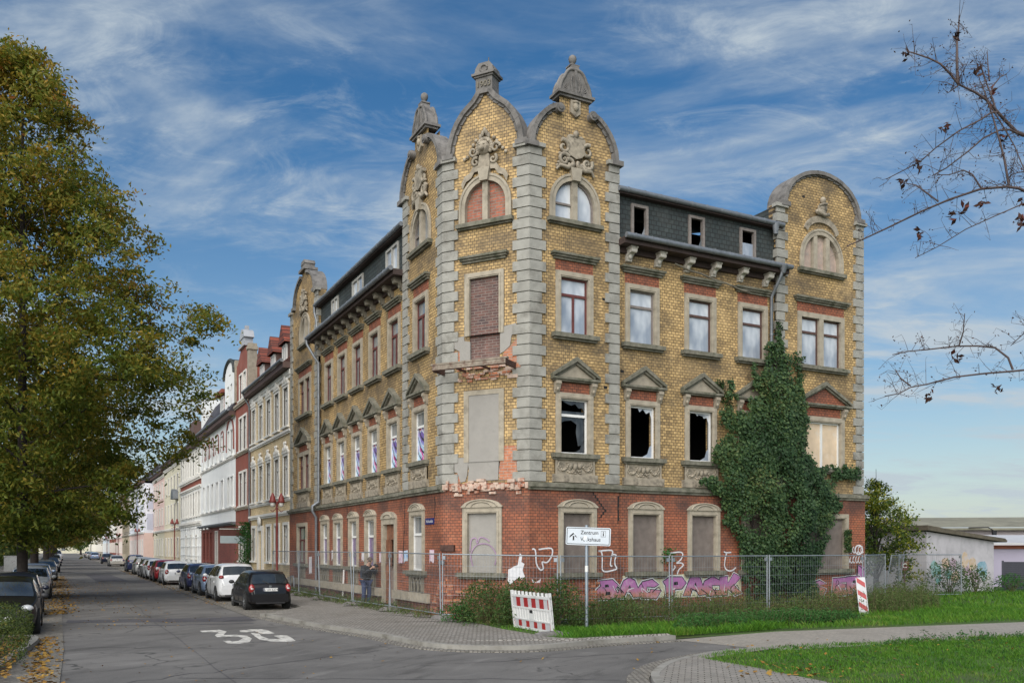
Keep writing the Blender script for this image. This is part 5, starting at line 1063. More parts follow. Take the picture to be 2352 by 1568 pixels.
    if kind == 'hatch': MB().tube([(-2 * k + .07, .0, .955 * h), (-2 * k + .17, .25, 1.09 * h)], .012, 5).build('wiper', M_trimb, car)
    return car
def carM(s, n, away=True, yaw=0):
    f = uL if away else -uL; l = Vector((-f.y, f.x, 0)); return frame(st(s, n, .012), f, l) @ Matrix.Rotation(rad(yaw), 4, 'Z')
CR = 'cars parked along the house side'; CL = 'cars parked under the trees'
make_car('hatchback', 'black hatchback nearest in the row on the house side, number plate toward the viewer', carM(9.85, 3.6), P_black, 3.97, 1.65, 1.45, plate='L UH 6274', group=CR)
make_car('minivan', 'tall white minivan directly ahead of the black hatchback', carM(15.75, 3.7), P_white, 4.08, 1.75, 1.6, 'mpv', group=CR)
make_car('hatchback', 'light blue metallic hatchback ahead of the tall white minivan', carM(20.9, 3.65), P_lblue, 4.0, 1.74, 1.49, group=CR)
make_car('hatchback', 'small dark blue hatchback ahead of the light blue one', carM(26.2, 3.7), P_dblue, 3.8, 1.65, 1.47, group=CR)
make_car('hatchback', 'white hatchback with red rear lamps between the dark blue and the red car', carM(34.9, 3.9), P_white, 4.3, 1.78, 1.47, group=CR)
make_car('hatchback', 'red hatchback parked ahead of a white one', carM(40.7, 3.95), P_red, 4.1, 1.75, 1.5, group=CR)
make_car('estate_car', 'white car parked just ahead of the red one', carM(45.8, 4.0), P_white, 4.3, 1.78, 1.48, group=CR)
make_car('estate_car', 'grey car parked ahead of the white one beyond the red car', carM(50.3, 4.0), P_grey, 4.3, 1.78, 1.5, 'mpv', group=CR)
make_car('estate_car', 'pale silver car, second from the far end of the near row', carM(58.5, 3.9), P_silver, 4.3, 1.75, 1.5, 'mpv', group=CR)
make_car('minivan', 'blue minivan at the far end of the near row', carM(68.3, 3.9), P_dblue, 4.2, 1.75, 1.62, 'mpv', group=CR)
make_car('saloon', 'pale silver saloon parked alone farther down the road', carM(97, 4.1, yaw=2), P_beige, 4.4, 1.74, 1.42, 'saloon', group=CR)
make_car('hatchback', 'black hatchback beyond the lone silver saloon', carM(118.5, 4.1), P_navy, 4.2, 1.74, 1.48, group=CR)
make_car('hatchback', 'light blue car far down the road before a line of dark ones', carM(168, 4.2), P_lblue, 4.2, 1.74, 1.46, group=CR)
for i, (s, P_, l) in enumerate(((174, P_dblue, 'dark blue car behind the light blue one far down the road'), (182, P_grey, 'grey car farther than the dark blue one down the road'), (203, P_silver, 'silver car at the distant end of the house side row'), (214, P_navy, 'dark car at the distant end of the house side row'))): make_car('hatchback', l, carM(s, 4.1), P_, 4.2, 1.74, 1.48, group=CR)
make_car('hatchback', 'black hatchback facing the viewer beside the clipped hedge', carM(3.05, 11.86, False), P_black, 4.2, 1.76, 1.48, group=CL)
make_car('estate_car', 'dark blue car parked right behind the black hatchback by the hedge', carM(9.3, 11.9, False), P_navy, 4.4, 1.76, 1.44, group=CL)
make_car('hatchback', 'white hatchback facing the viewer next to the nearest tree trunk', carM(21.2, 11.7, False), P_white, 4.1, 1.74, 1.47, group=CL)
make_car('saloon', 'silver blue saloon behind the white hatchback under the trees', carM(33, 11.75, False), P_lblue, 4.5, 1.76, 1.43, 'saloon', group=CL)
make_car('estate_car', 'dark grey car farther along under the trees', carM(46, 11.5, False), P_grey, 4.4, 1.76, 1.46, group=CL)
make_car('saloon', 'navy car under the trees beyond the dark grey one', carM(69, 11.3, False), P_navy, 4.4, 1.76, 1.46, 'saloon', group=CL)
make_car('hatchback', 'silver car in the middle distance under the trees', carM(101.5, 11.1, False), P_silver, 4.2, 1.76, 1.5, group=CL)
make_car('van', 'white delivery van far off under the trees', carM(160, 10.8, False), P_white, 5.0, 1.95, 1.46, 'van', group=CL)
# ---------------------------------------------------------------- street lamps
M_lred = plain('red lamp paint', (.17, .028, .022), .5, .12, 8, spots=(9, .62, .72, (.5, .5, .48))); M_opal = plain('opal lamp glass', (.55, .54, .50), .3, .05, 5)
def lamp(P, label, group='red street lamps'):
    l = thing('street_lamp', label, 'street lamp', frame(P, uL, nL), group)
    MB().lathe([(.11, 0), (.11, .06), (.085, .1), (.085, 1.0), (.06, 1.08), (.05, 1.2), (.045, 4.15), (.07, 4.2), (.03, 4.3), (.0, 4.32)], (0, 0, 0), 12).build('pole', M_lred, l)
    MB().tube([(0, -.33, 4.22), (0, .33, 4.22)], .022, 6).tube([(0, -.3, 3.9), (0, -.2, 3.82), (0, -.06, 3.95), (0, -.03, 4.15)], .018, 6).tube([(0, .3, 3.9), (0, .2, 3.82), (0, .06, 3.95), (0, .03, 4.15)], .018, 6).build('bracket', M_lred, l)
    for sgn in (-1, 1):
        s_ = MB().lathe([(.0, .46), (.04, .44), (.06, .38), (.11, .27), (.145, .11), (.185, .0), (.16, .0), (.0, .1)], (0, sgn * .2, 4.25), 14).build('lamp_shade', M_lred, l)
        MB().lathe([(.11, .02), (.125, -.07), (.1, -.15), (.0, -.19)], (0, sgn * .2, 4.23), 12).build('globe', M_opal, s_)
    return l
lamp(st(16.6, 1.45, .18), 'red twin headed street lamp nearest, beside the cream brick house')
for s, l in ((57, 'red twin headed lamp in front of the coffered white house'), (98, 'red twin headed lamp in front of the cool white and pink block'), (139, 'red twin headed lamp by the peach house farther off'), (178, 'farthest red lamp, by the pale blue house')): lamp(st(s, 1.5, .18), l)
# ---------------------------------------------------------------- construction fence
M_galv = plain('galvanised tube', (.30, .33, .36), .45, .12, 12, metal=.6); M_conc = plain('recycled rubber fence foot', (.17, .16, .155), .95, .25, 10, bump=.3)
def fence_panel(a, b, label, lean=0, H_=1.95):
    a, b = Vector(a), Vector(b); d = b - a; L_ = Vector((d.x, d.y, 0)).length; ux = Vector((d.x, d.y, 0)).normalized(); uy = Vector((-ux.y, ux.x, 0))
    p = thing('site_fence', label, 'fence panel', frame(a, ux, uy) @ Matrix.Rotation(rad(lean), 4, 'X'), 'construction fence panels round the corner house'); dz = d.z; L_ -= .1
    mb = MB()
    for x in (.03, L_ + .03): mb.tube([(x, 0, dz * x / (L_ + .1)), (x, 0, H_ + .03 + dz * x / (L_ + .1))], .021, 8)
    for z in (.16, H_): mb.tube([(.03, 0, z), (L_ + .03, 0, z + dz)], .019, 8)
    for x in (.03, L_ + .03): mb.box(x - .1 if x > 1 else x, x if x > 1 else x + .1, -.03, .03, H_ - .16 + dz * (x > 1), H_ - .05 + dz * (x > 1))
    mb.build('frame', M_galv, p); mb = MB(); x = .1
    while x < L_: mb.box(x - .0019, x + .0019, -.0019, .0019, .16 + dz * x / L_, H_ + dz * x / L_); x += .105
    for z in (.45, .74, 1.03, 1.32, 1.61): mb.add([(.03, -.003, z - .003), (L_, -.003, z - .003 + dz), (L_, -.003, z + .003 + dz), (.03, -.003, z + .003)], [(0, 1, 2, 3)])
    mb.build('wire_mesh', M_galv, p); return p
fp = [(-12.2, 44.4, .2), (-9.6, 39.4, .2), (-7.93, 36.1, .2), (-5.88, 32.3, .2), (-4.1, 29.4, .2), (-2.1, 26.15, .17), (1.35, 24.7, .12), (4.78, 26.25, .1), (8.33, 28.4, .1), (12.27, 30.48, .1)]
labs = ['fence panel by the red lamp, far left end of the fence', 'fence panel in front of the downpipe and ground floor windows', 'fence panel between the downpipe and the person', 'fence panel directly in front of the person', 'fence panel before the doorway with missing leaf', 'fence panel crossing the chamfered corner behind the barrier', 'fence panel behind the direction sign', 'fence panel in front of the pink lettering and the ivy foot', 'fence panel before the right end of the house with the leaning beacon']
for i in range(9): fence_panel(fp[i], fp[i + 1], labs[i], (-2, 1.5, 2, -1, 1, 0, 0, 0, 0)[i])
fence_panel((12.3, 30.5, .1), (15.2, 35.6, .08), 'fence panel turning back along the house end'); fence_panel((15.2, 35.8, .08), (17.0, 38.6, .06), 'leaning fence panel by the small warning board', 9); fence_panel((17.1, 38.7, .06), (20.5, 39.8, .05), 'last fence panel in front of the graffitied shed')
foot = MB(); foot.prism([(-.36, 0), (.36, 0), (.36, .06), (.2, .13), (-.2, .13), (-.36, .06)], -.12, .12); fm_ = foot.mesh('ballast_block', M_conc)
for i, (p, l) in enumerate(zip(fp, ['by the red lamp', 'left of the downpipe', 'right of the downpipe', 'left of the person', 'right of the doorway', 'at the chamfered corner', 'behind the direction sign', 'under the pink lettering', 'right of the ivy', 'behind the leaning beacon'])):
    q = inst(fm_, 'ballast_block', None, T(*p) @ Matrix.Rotation(rad((62, 64, 58, 61, 55, 10, 112, 118, 118, 150)[i] - 55), 4, 'Z')); tag(q, 'dark rubber fence foot ' + l, 'fence foot', 'fence feet')
# ---------------------------------------------------------------- direction sign
M_signf = plain('retroreflective white sign', (.50, .55, .60), .35, .05, 6, spots=(7, .62, .72, (.62, .66, .66))); M_post = plain('grey post', (.30, .34, .38), .5, .12, 10, metal=.5)
sg = thing('direction_sign', 'white arrow sign reading Zentrum and Volkshaus on a grey post in the verge', 'direction sign', frame(Vector((2.04, 23.93, .1)), Vector((.985, -.17, 0)).normalized(), Vector((.17, .985, 0)).normalized()))
mb = MB(); mb.tube([(0, 0, -.1), (0, 0, 2.83)], .045, 12); mb.tube([(0, 0, 1.55), (0, 0, 1.72)], .047, 12, 1); mb.build('post', [M_post, M_white], sg)
def rrect(w, h, r, cx=0, cz=0):
    o = []
    for sx, sz, a0 in ((1, -1, -90), (1, 1, 0), (-1, 1, 90), (-1, -1, 180)): o += [(cx + sx * (w - r) + r * math.cos(rad(a0 + 15 * k)), cz + sz * (h - r) + r * math.sin(rad(a0 + 15 * k))) for k in range(7)]
    return o
tilt = T(.05, -.05, 2.52) @ Matrix.Rotation(rad(2.2), 4, 'Y')
bd = MB().prism(rrect(.61, .245, .045), -.012, .012).build('board', M_signf, sg, tilt)
mb = MB(); mb.ring(rrect(.585, .22, .03), rrect(.57, .205, .022), -.0145, -.0125); mb.build('border', M_ink, bd)
mb = MB(); mb.prism([(-.40 - .022, -.12), (-.40 + .022, -.12), (-.40 + .022, .0), (-.40 - .022, .0)], -.0145, -.0125)
mb.prism([(-.51, -.055), (-.475, -.02), (-.39, .05), (-.37, .03), (-.405, .085), (-.43, .07), (-.505, .0)], -.0145, -.0125); mb.prism([(-.355, .025), (-.325, -.005), (-.30, -.055), (-.33, -.03), (-.37, .005)], -.0145, -.0125); mb.build('arrow', M_ink, bd)
for tx, x, z, w in (('Zentrum', -.21, .055, 1), ('V', -.21, -.13, 1), ('kshaus', -.018, -.13, 1)):
    me = text_mesh(tx, .145, 'lettering', .001, 'LEFT', .0016, 0, .93); me.materials.append(M_ink); inst(me, 'lettering', bd, T(x, -.0135, z))
mb = MB(); mb.tube([(-.105 + .03 * math.cos(a), -.0135, -.1 + .032 * math.sin(a)) for a in (3.0, 3.6, 4.2, 4.8, 5.4)], .007, 5); mb.box(-.055, -.03, -.0145, -.0125, -.13, -.118); mb.build('lettering', M_ink, bd)
mb = MB(); mb.ring(rect(.345, .475, -.005, .155), rect(.352, .468, .002, .148), -.0145, -.0125); mb.box(.395, .425, -.0145, -.0125, .02, .09); mb.ball((.41, -.0135, .115), (.017, .002, .017), 10); mb.build('info_symbol', M_ink, bd)
mb = MB(); mb.prism([(-.13, -.09), (-.05, -.085), (-.04, .01), (-.12, .015)], -.0155, -.0126); mb.build('sticker', M_white, bd)
# ---------------------------------------------------------------- barrier
M_wpl = plain('white barrier plastic', (.62, .62, .61), .5, .06, 5, spots=(4, .58, .75, (.42, .41, .39))); M_refl = plain('red reflective foil', (.33, .022, .025), .35, .1, 8); M_reflw = plain('grey white reflective foil', (.48, .48, .50), .35, .06, 8)
ba, bb = Vector((.08, 23.7, .12)), Vector((1.04, 21.75, .12)); d = (bb - ba).normalized(); Lb = (bb - ba).length
bar = thing('barrier', 'red and white striped plastic barrier leaning beside the paving corner', 'barrier', frame(ba, d, Vector((-d.y, d.x, 0))) @ Matrix.Rotation(rad(6), 4, 'X'))
mb = MB()
mb.box(0, Lb, -.012, .012, .06, .93)
for z0, z1 in ((.9, .96), (.6, .64), (.3, .33), (.05, .10)): mb.box(0, Lb, -.032, .03, z0, z1)
for x in (0, Lb - .07): mb.box(x, x + .07, -.036, .034, .0, 1.06)
for k in range(1, 10): x = k * Lb / 10; mb.box(x - .022 + .012, x + .03, -.03, .03, .961, 1.05)
for k in range(14): x = .12 + k * (Lb - .2) / 13; mb.box(x, x + .022, -.03, .0, .331, .60)
mb.box(.45 * Lb, .58 * Lb, -.031, 0, .335, .55); mb.build('panel', M_wpl, bar)
mb = MB(); mb.box(.07, Lb - .07, -.016, -.0125, .65, .89, 1)
for k in range(6): x0 = max(.08, -.04 + k * (Lb) / 5 - .11); x1 = min(Lb - .08, -.0 + k * Lb / 5 + .08); mb.prism([(x0, .65), (x1, .65), (x1, .89), (x0, .89)], -.019, -.0165, 0)
mb.box(.07, Lb - .07, -.016, -.0125, .105, .29, 1)
for k in range(6): x0 = max(.08, -.04 + k * Lb / 5 - .08); x1 = min(Lb - .08, k * Lb / 5 + .06); mb.box(x0, x1, -.019, -.0165, .12, .28, 0)
mb.build('stripes', [M_refl, M_reflw], bar); MB().box(.47 * Lb, .55 * Lb, -.033, -.012, .50, .58).build('grip_hole', M_black, bar)
bf = thing('ballast_block', 'dark recycled rubber foot plate under the right end of the striped barrier', 'barrier foot', T(1.06, 21.7, .11) @ Matrix.Rotation(rad(14), 4, 'Z'))
mb = MB(); mb.prism([(-.46, 0), (-.3, 0), (-.27, .03), (-.1, .03), (-.07, 0), (.46, 0), (.46, .05), (.28, .115), (-.3, .115), (-.46, .06)], -.2, .2); mb.box(-.1, .1, -.1, .1, .115, .14); mb.build('plate', M_conc, bf)
# leaning beacon
be = thing('beacon', 'red and white striped warning beacon leaning against the last fence post', 'warning beacon', frame(Vector((11.8, 29.3, .05)), Vector((.96, -.28, 0)).normalized(), Vector((.28, .96, 0)).normalized()) @ Matrix.Rotation(rad(-5), 4, 'Y') @ Matrix.Rotation(rad(-8), 4, 'X'))
mb = MB(); mb.prism(rrect(.15, .62, .03, 0, .66), -.02, .02, 1)
for k in range(3): z = .1 + k * .41; mb.prism([(-.125, z + .2), (.125, z), (.125, z + .17), (-.125, z + .37)], -.024, -.021, 0)
mb.build('board', [M_refl, M_reflw], be); MB().box(-.03, .03, .02, .06, -.02, .9).build('stake', M_conc, be)
wb = thing('warning_board', 'small brown board with a pink emblem on a stake by the far fence', 'sign', T(17.6, 39.2, .05)); MB().box(-.02, .02, 0, .04, 0, 1.5).build('stake', M_wood, wb); MB().box(-.17, .17, -.02, 0, 1.25, 1.65).build('board', M_redwood, wb); MB().tube([(.1 * math.cos(a * .5), -.025, 1.46 + .09 * math.sin(a * .5)) for a in range(12)], .025, 6).build('emblem', M_white, wb)
# ---------------------------------------------------------------- posters and small plates on the walls
M_paper = plain('torn paper', (.62, .60, .62), .8, .08, 9, spots=(6, .55, .7, (.45, .34, .52))); M_paperb = plain('bluish torn paper', (.50, .58, .66), .8, .08, 9, spots=(5, .5, .62, (.20, .36, .60))); M_paperp = plain('pinkish torn paper', (.62, .52, .56), .8, .08, 9, spots=(6, .5, .62, (.5, .25, .4)))
def poster(s0, s1, z0, z1, m, label, seed, y):
    r = random.Random(seed); n = 6; bot = [(-s0 + (s1 - s0) * k / n * -1 * -1 * -1, 0) for k in range(1)]
    xs = [-s1 + (s1 - s0) * k / n for k in range(n + 1)]; pts = [(x, z0 + (r.random() * .22 * (z1 - z0) if 0 < k < n + 1 else 0)) for k, x in enumerate(xs)] + [(-s0 - .0, z1), (-s1, z1 + r.uniform(-.03, .02))]
    mb = MB(); mb.prism(pts, y - .012, y - .006); o = mb.build('poster', m, None, FL); tag(o, label, 'poster', 'torn posters on the brick wall')
for a in ((12.08, 12.45, 1.76, 2.2, M_paper, 'white torn poster between the first two ground floor windows from the downpipe', 1, YGM), (7.84, 8.2, 1.78, 2.14, M_paper, 'white torn poster just above the person', 2, YGM), (5.72, 6.08, 1.74, 2.18, M_paperp, 'pinkish torn poster left of the doorway', 3, YGM), (3.38, 3.77, 1.77, 2.2, M_paperp, 'lilac torn poster right of the doorway', 4, YGM - .08), (2.89, 3.26, 1.78, 2.23, M_paperb, 'blue torn poster beside the lilac one', 5, YG), (.56, .93, 1.82, 2.25, M_paperp, 'pink and white torn poster near the chamfered corner', 6, YG), (15.5, 16.0, 1.06, 1.91, M_paper, 'long white torn poster left of the downpipe', 7, YG)): poster(*a)
sn_ = thing('street_name_sign', 'small dark blue street name plate high on the red brick', 'street sign', FL @ T(-.9, YG, 3.05)); MB().box(-.35, .35, -.03, -.005, 0, .2).build('plate', plain('blue enamel', (.02, .025, .12), .3, .05, 5), sn_)
mb = MB(); r = random.Random(6)
for k in range(11): x = -.27 + k * .052; mb.box(x, x + .014, -.032, -.0305, .06, .12 + (.03 if k in (0, 3, 8) else 0)); mb.box(x, x + .038, -.032, -.0305, *((.06, .074) if k % 3 else (.105, .119)))
mb.build('lettering', M_white, sn_)
tag(MB().box(-.11, .23, YG - .05, YG, 1.80, 1.92).build('junction_box', M_galv, None, FL), 'small grey metal box on the red brick near the chamfered corner', 'junction box')
tag(MB().box(.32, .8, YG - .08, YG, 2.2, 2.4).build('vent_box', M_iron, None, FC @ T(-.35, 0, 0)), 'rusty vent box on the chamfered red brick wall', 'vent')
# ---------------------------------------------------------------- paint on the walls (children of the house)
M_spw = plain('white spray paint', (.60, .60, .62), .6, .15, 9); M_mag = plain('magenta spray paint', (.46, .15, .40), .6, .2, 2.2, spots=(1.6, .5, .66, (.42, .18, .16))); 
def fade_paint():
    t = NT('magenta fading to brick paint'); sp = t.new('ShaderNodeSeparateXYZ'); t.L.new(t.ob(), sp.inputs[0]); n = t.noise(t.ob(), 3, 5)
    f = t.rng(t.mth('ADD', sp.outputs[2], t.mth('MULTIPLY', n, .3)), 1.0, 1.3)
    c = t.mix(f, (.38, .17, .13), (.36, .14, .33)); c = t.mix(t.rng(t.noise(t.ob(), 5, 4), .55, .7, 0, .5), c, (.52, .34, .46)); t.L.new(c, t.p.inputs['Base Color']); t.p.inputs['Roughness'].default_value = .6; return t.mat
M_mag = fade_paint()
M_cr = plain('cream wall paint', (.50, .48, .33), .7, .2, 3)
M_vio = plain('faded violet spray paint', (.30, .20, .30), .7, .3, 4)
def stroke(F, pts, w, m, y, name='spray_line'):
    mb = MB(); n = len(pts); sp_ = []
    P_ = [Vector(p) for p in pts]
    for i in range(n):
        d = (P_[min(i + 1, n - 1)] - P_[max(i - 1, 0)]).normalized(); sp_.append((P_[i], Vector((-d.y, d.x))))
    vs = [(p.x + q.x * w, y, p.y + q.y * w) for p, q in sp_] + [(p.x - q.x * w, y, p.y - q.y * w) for p, q in sp_]
    mb.add(vs, [(i, i + 1, i + 1 + n, i + n) for i in range(n - 1)]); return mb.build(name, m, house, F)
yw = YG - .008; ym = YGM - .008
for pts in ([(0.04, 2.27), (0.15, 2.23), (0.19, 1.84), (0.32, 1.66), (0.42, 1.71), (0.38, 1.89), (0.55, 1.88), (0.71, 2.08), (0.69, 2.29), (0.26, 2.26)], [(2.34, 2.21), (2.46, 2.18), (2.49, 1.98), (2.49, 1.66), (2.61, 1.58), (2.88, 1.62), (3.02, 1.67), (2.96, 1.79), (2.95, 1.93), (3.0, 2.08), (2.85, 2.09), (2.8, 1.91), (2.79, 1.77), (2.86, 1.75)], [(2.34, 2.21), (2.83, 2.23), (2.85, 2.09)]): stroke(MR, sm(pts, 4), .022, M_spw, yw)
for pts in ([(4.99, 2.17), (5.12, 2.13), (5.12, 1.92)], [(5.12, 2.14), (5.54, 2.17), (5.64, 2.08), (5.54, 1.91), (5.39, 1.82), (5.57, 1.82), (5.66, 1.75), (5.48, 1.6), (5.42, 1.46)], [(5.23, 1.58), (5.33, 1.68), (5.3, 1.74)], [(7.35, 2.18), (7.47, 2.15), (7.67, 2.16)], [(7.47, 2.15), (7.4, 1.9), (7.39, 1.68), (7.51, 1.56), (7.7, 1.55), (7.87, 1.65)]): stroke(MR, sm(pts, 4), .022, M_spw, ym)
mb = MB(); mb.prism([(-.69, 1.34), (-.67, 1.67), (-.56, 1.71), (-.49, 1.76), (-.36, 1.8), (-.29, 2.15), (-.21, 2.08), (-.24, 1.89), (-.14, 1.84), (-.2, 1.65), (-.13, 1.47), (-.24, 1.37), (-.29, 1.45), (-.49, 1.33), (-.61, 1.2)], YG - .012, YG - .006); mb.build('torn_paper', M_spw, house, MC @ T(WC + .02, 0, 0))
mb = MB(); mb.prism([(.03, 1.4), (.14, 1.3), (.2, 1.31), (.34, 1.4), (.29, 1.24), (.19, 1.14), (.09, 1.2)], YG - .012, YG - .006); mb.build('torn_paper', M_spw, house, MR)
def piece(letters, x0, z0, w, h, y):
    glyph = {'B': [(.0, 0), (.72, .0), (.98, .2), (.82, .5), (.95, .72), (.7, 1.0), (.1, .96), (.2, .7), (.02, .5)], 'A': [(-.05, .0), (.3, .9), (.55, 1.06), (.8, .9), (1.1, .05), (.75, .0), (.6, .3), (.4, .3), (.3, 0)], 'G': [(1, .75), (.7, 1.02), (.25, .9), (.0, .5), (.2, .05), (.9, .0), (1.12, .42), (.62, .48), (.6, .3), (.42, .38), (.45, .66), (.8, .62)],
             'P': [(.05, 0), (.0, .6), (-.12, .8), (.2, 1.02), (.8, 1.0), (1.0, .7), (.8, .42), (.45, .38), (.42, .0)], 'C': [(.95, .8), (.55, 1.05), (.12, .8), (.0, .4), (.25, .02), (.95, .05), (1.0, .3), (.55, .32), (.5, .6), (.9, .58)], 'K': [(.0, 0), (.0, .95), (.4, 1.0), (.42, .62), (.75, 1.15), (1.12, .95), (.75, .52), (1.15, .1), (.8, -.02), (.42, .35), (.4, .0)],
             'E': [(.0, .0), (.05, .95), (.9, 1.0), (.95, .75), (.4, .7), (.85, .6), (.8, .4), (.4, .38), (1.0, .25), (.95, .0)], 'R': [(0, 0), (.0, 1.0), (.8, 1.02), (1.0, .72), (.72, .5), (1.1, .02), (.7, 0), (.4, .38), (.38, 0)], 'S': [(.1, .0), (.0, .25), (.5, .3), (.05, .55), (.1, .9), (.6, 1.05), (.95, .85), (.5, .72), (.95, .45), (.8, .0)]}
    cnt = {'B': [[(.38, .2), (.6, .22), (.58, .38), (.4, .38)], [(.36, .62), (.55, .64), (.5, .78), (.36, .76)]], 'A': [[(.48, .5), (.62, .5), (.57, .68)]], 'P': [[(.38, .6), (.6, .62), (.58, .78), (.4, .76)]], 'R': [[(.38, .62), (.6, .64), (.58, .8), (.4, .78)]]}
    layers = [(.055, M_spw, .0), (.03, M_ink, .002), (0, M_mag, .004)]
    for g, mat, dy in layers:
        mb = MB()
        for i, ch in enumerate(letters):
            if ch == ' ': continue
            P_ = [Vector((x0 + (i + q[0] * 1.1 - .04) * w, z0 + q[1] * h + .03 * math.sin(i * 2.1))) for q in glyph[ch]]; n = len(P_)
            if g:
                area = sum(P_[k].x * P_[(k + 1) % n].y - P_[(k + 1) % n].x * P_[k].y for k in range(n)); sg_ = 1 if area > 0 else -1; O = []
                for k in range(n):
                    d1 = (P_[k] - P_[k - 1]).normalized(); d2 = (P_[(k + 1) % n] - P_[k]).normalized(); nn = Vector((d1.y + d2.y, -d1.x - d2.x)); O.append(P_[k] + nn.normalized() * g * sg_ * 1.2)
                P_ = O
            t = tessellate_polygon([[Vector((p.x, p.y, 0)) for p in P_]]); mb.add([(p.x, y - dy - .0006 * i, p.y) for p in P_], [tuple(f) for f in t])
        mb.build('graffiti_letters', mat, house, MR)
    mb = MB(); mw = MB()
    for i, ch in enumerate(letters):
        for c in cnt.get(ch, []):
            f = lambda q: (x0 + (i + q[0] * 1.1 - .04) * w, z0 + q[1] * h + .03 * math.sin(i * 2.1))
            mb.prism([f(q) for q in c], y - .0115, y - .0095)
    mb.build('graffiti_letters', M_ink, house, MR)
    rg = random.Random(len(letters) * 7)
    for i in range(len(letters)):
        for k in range(3):
            x, z = x0 + (i + rg.uniform(.1, .9)) * w, z0 + rg.uniform(.15, .8) * h; dx, dz = rg.uniform(-.25, .25), rg.uniform(-.2, .2)
            stroke(MR, sm([(x, z), (x + dx, z + dz), (x + dx * 1.2 + .08, z + dz - .14)], 4), rg.uniform(.008, .016), (M_ink, M_spw, M_ink)[k], y - .0135 - .0004 * k - .0002 * i, 'graffiti_letters')
mb = MB()
for x0_, x1_ in ((3.3, 4.9), (5.0, 8.1)):
    r = random.Random(4); o = [(x0_, .7), (x1_, .72)] + [(x1_ - (x1_ - x0_) * k / 8, 1.3 + .18 * r.random()) for k in range(9)]; t = tessellate_polygon([[Vector((a, b, 0)) for a, b in o]]); mb.add([(a, YGM - .006, b) for a, b in o], [tuple(f) for f in t])
mb.build('graffiti_ground', M_cr, house, MR)
piece('BAG', 2.3, .74, .75, .58, YG - .03); piece('PACK', 4.98, .74, .74, .62, YGM - .012)
piece('ER', 12.3, .62, .72, .62, YG - .012); piece('S', 11.15, .62, .8, .5, YG - .012)
mb = MB(); o = [(13.55, .9), (13.93, .9), (13.93, 1.6), (13.6, 1.7)]; mb.prism(o, YG - .01, YG - .006); mb.build('graffiti_letters', M_mag, house, MR); stroke(MR, [(13.5, 1.1), (13.55, 1.7), (13.92, 1.5)], .03, M_ink, YG - .013); 
r = random.Random(9)
for zz, ss in ((2.24, 13.1), (1.88, 13.1)):
    for k in range(6):
        x = ss + k * .14; a = r.uniform(.8, 2.4); pts = [(x + .07 * math.cos(a + q * 1.1) * r.uniform(.7, 1.2), zz + .12 * math.sin(a + q * 1.1)) for q in range(5)]; stroke(MR, sm(pts, 3), .016, M_spw, yw)
stroke(MR, sm([(13.62 + .2 * math.cos(a * .7), 2.24 + .16 * math.sin(a * .7)) for a in range(10)], 3), .025, M_spw, yw)
for pts in ([(.95, 2.2), (1.0, 2.55), (1.15, 2.6), (1.2, 2.45), (1.3, 2.62), (1.5, 2.58), (1.62, 2.5)], [(1.05, 1.75), (.98, 2.1), (1.2, 2.4), (1.6, 2.4), (1.85, 2.1), (1.8, 1.8)]): stroke(MC, sm(pts, 4), .018, M_vio, YG + .04)
for x_, zz in ((3.95, 2.0), (4.2, 2.05), (6.4, 2.7), (6.55, 2.9), (6.7, 2.5), (6.85, 2.45)):
    pts = [(x_ + r.uniform(-.12, .12), zz + r.uniform(-.16, .16)) for k in range(6)]; stroke(MR, sm(pts, 3), .012, M_ink, YGM + .145)
# ---------------------------------------------------------------- shed, hall, gate on the right
M_shed = plain('weathered white wall', (.46, .44, .46), .9, .1, 2, spots=(1.3, .5, .75, (.31, .30, .31)))
u = (Vector((24.84, 45.11, 0)) - Vector((20.03, 42.26, 0))).normalized(); Fs = frame(Vector((20.03, 42.26, 0)), u, Vector((-u.y, u.x, 0)))
sh = thing('shed', 'low white lean-to shed with faded turquoise and orange graffiti', 'shed', Fs)
mb = MB(); Ls = 5.6; mb.add([(0, 0, 0), (Ls, 0, 0), (Ls, 0, 2.62), (0, 0, 3.1), (0, 6, 0), (Ls, 6, 0), (Ls, 6, 2.62), (0, 6, 3.1)], [(0, 1, 2, 3), (4, 5, 6, 7), (0, 4, 7, 3), (1, 5, 6, 2), (3, 2, 6, 7)]); mb.build('wall', M_shed, sh)
mb = MB(); mb.prism([(-.25, 3.16), (Ls + .75, 2.6), (Ls + .8, 2.68), (Ls + .6, 2.8), (-.25, 3.32)], -.25, 6.2); mb.prism([(-.2, 3.33), (Ls * .5, 3.05), (Ls * .5, 3.1), (-.2, 3.4)], -.2, 5); mb.build('roof', plain('mossy roofing felt', (.10, .085, .06), .9, .35, 4), sh)
cols = [((.25, .42, .40), M_ink), ((.50, .36, .26), None), ((.16, .36, .33), None), ((.42, .30, .36), None), ((.20, .35, .42), None), ((.52, .40, .28), None)]
r = random.Random(12); ms = [plain('faded graffiti colour', c, .85, .2, 3, spots=(3, .5, .68, (.45, .43, .45))) for c, _ in cols]
mb = MB()
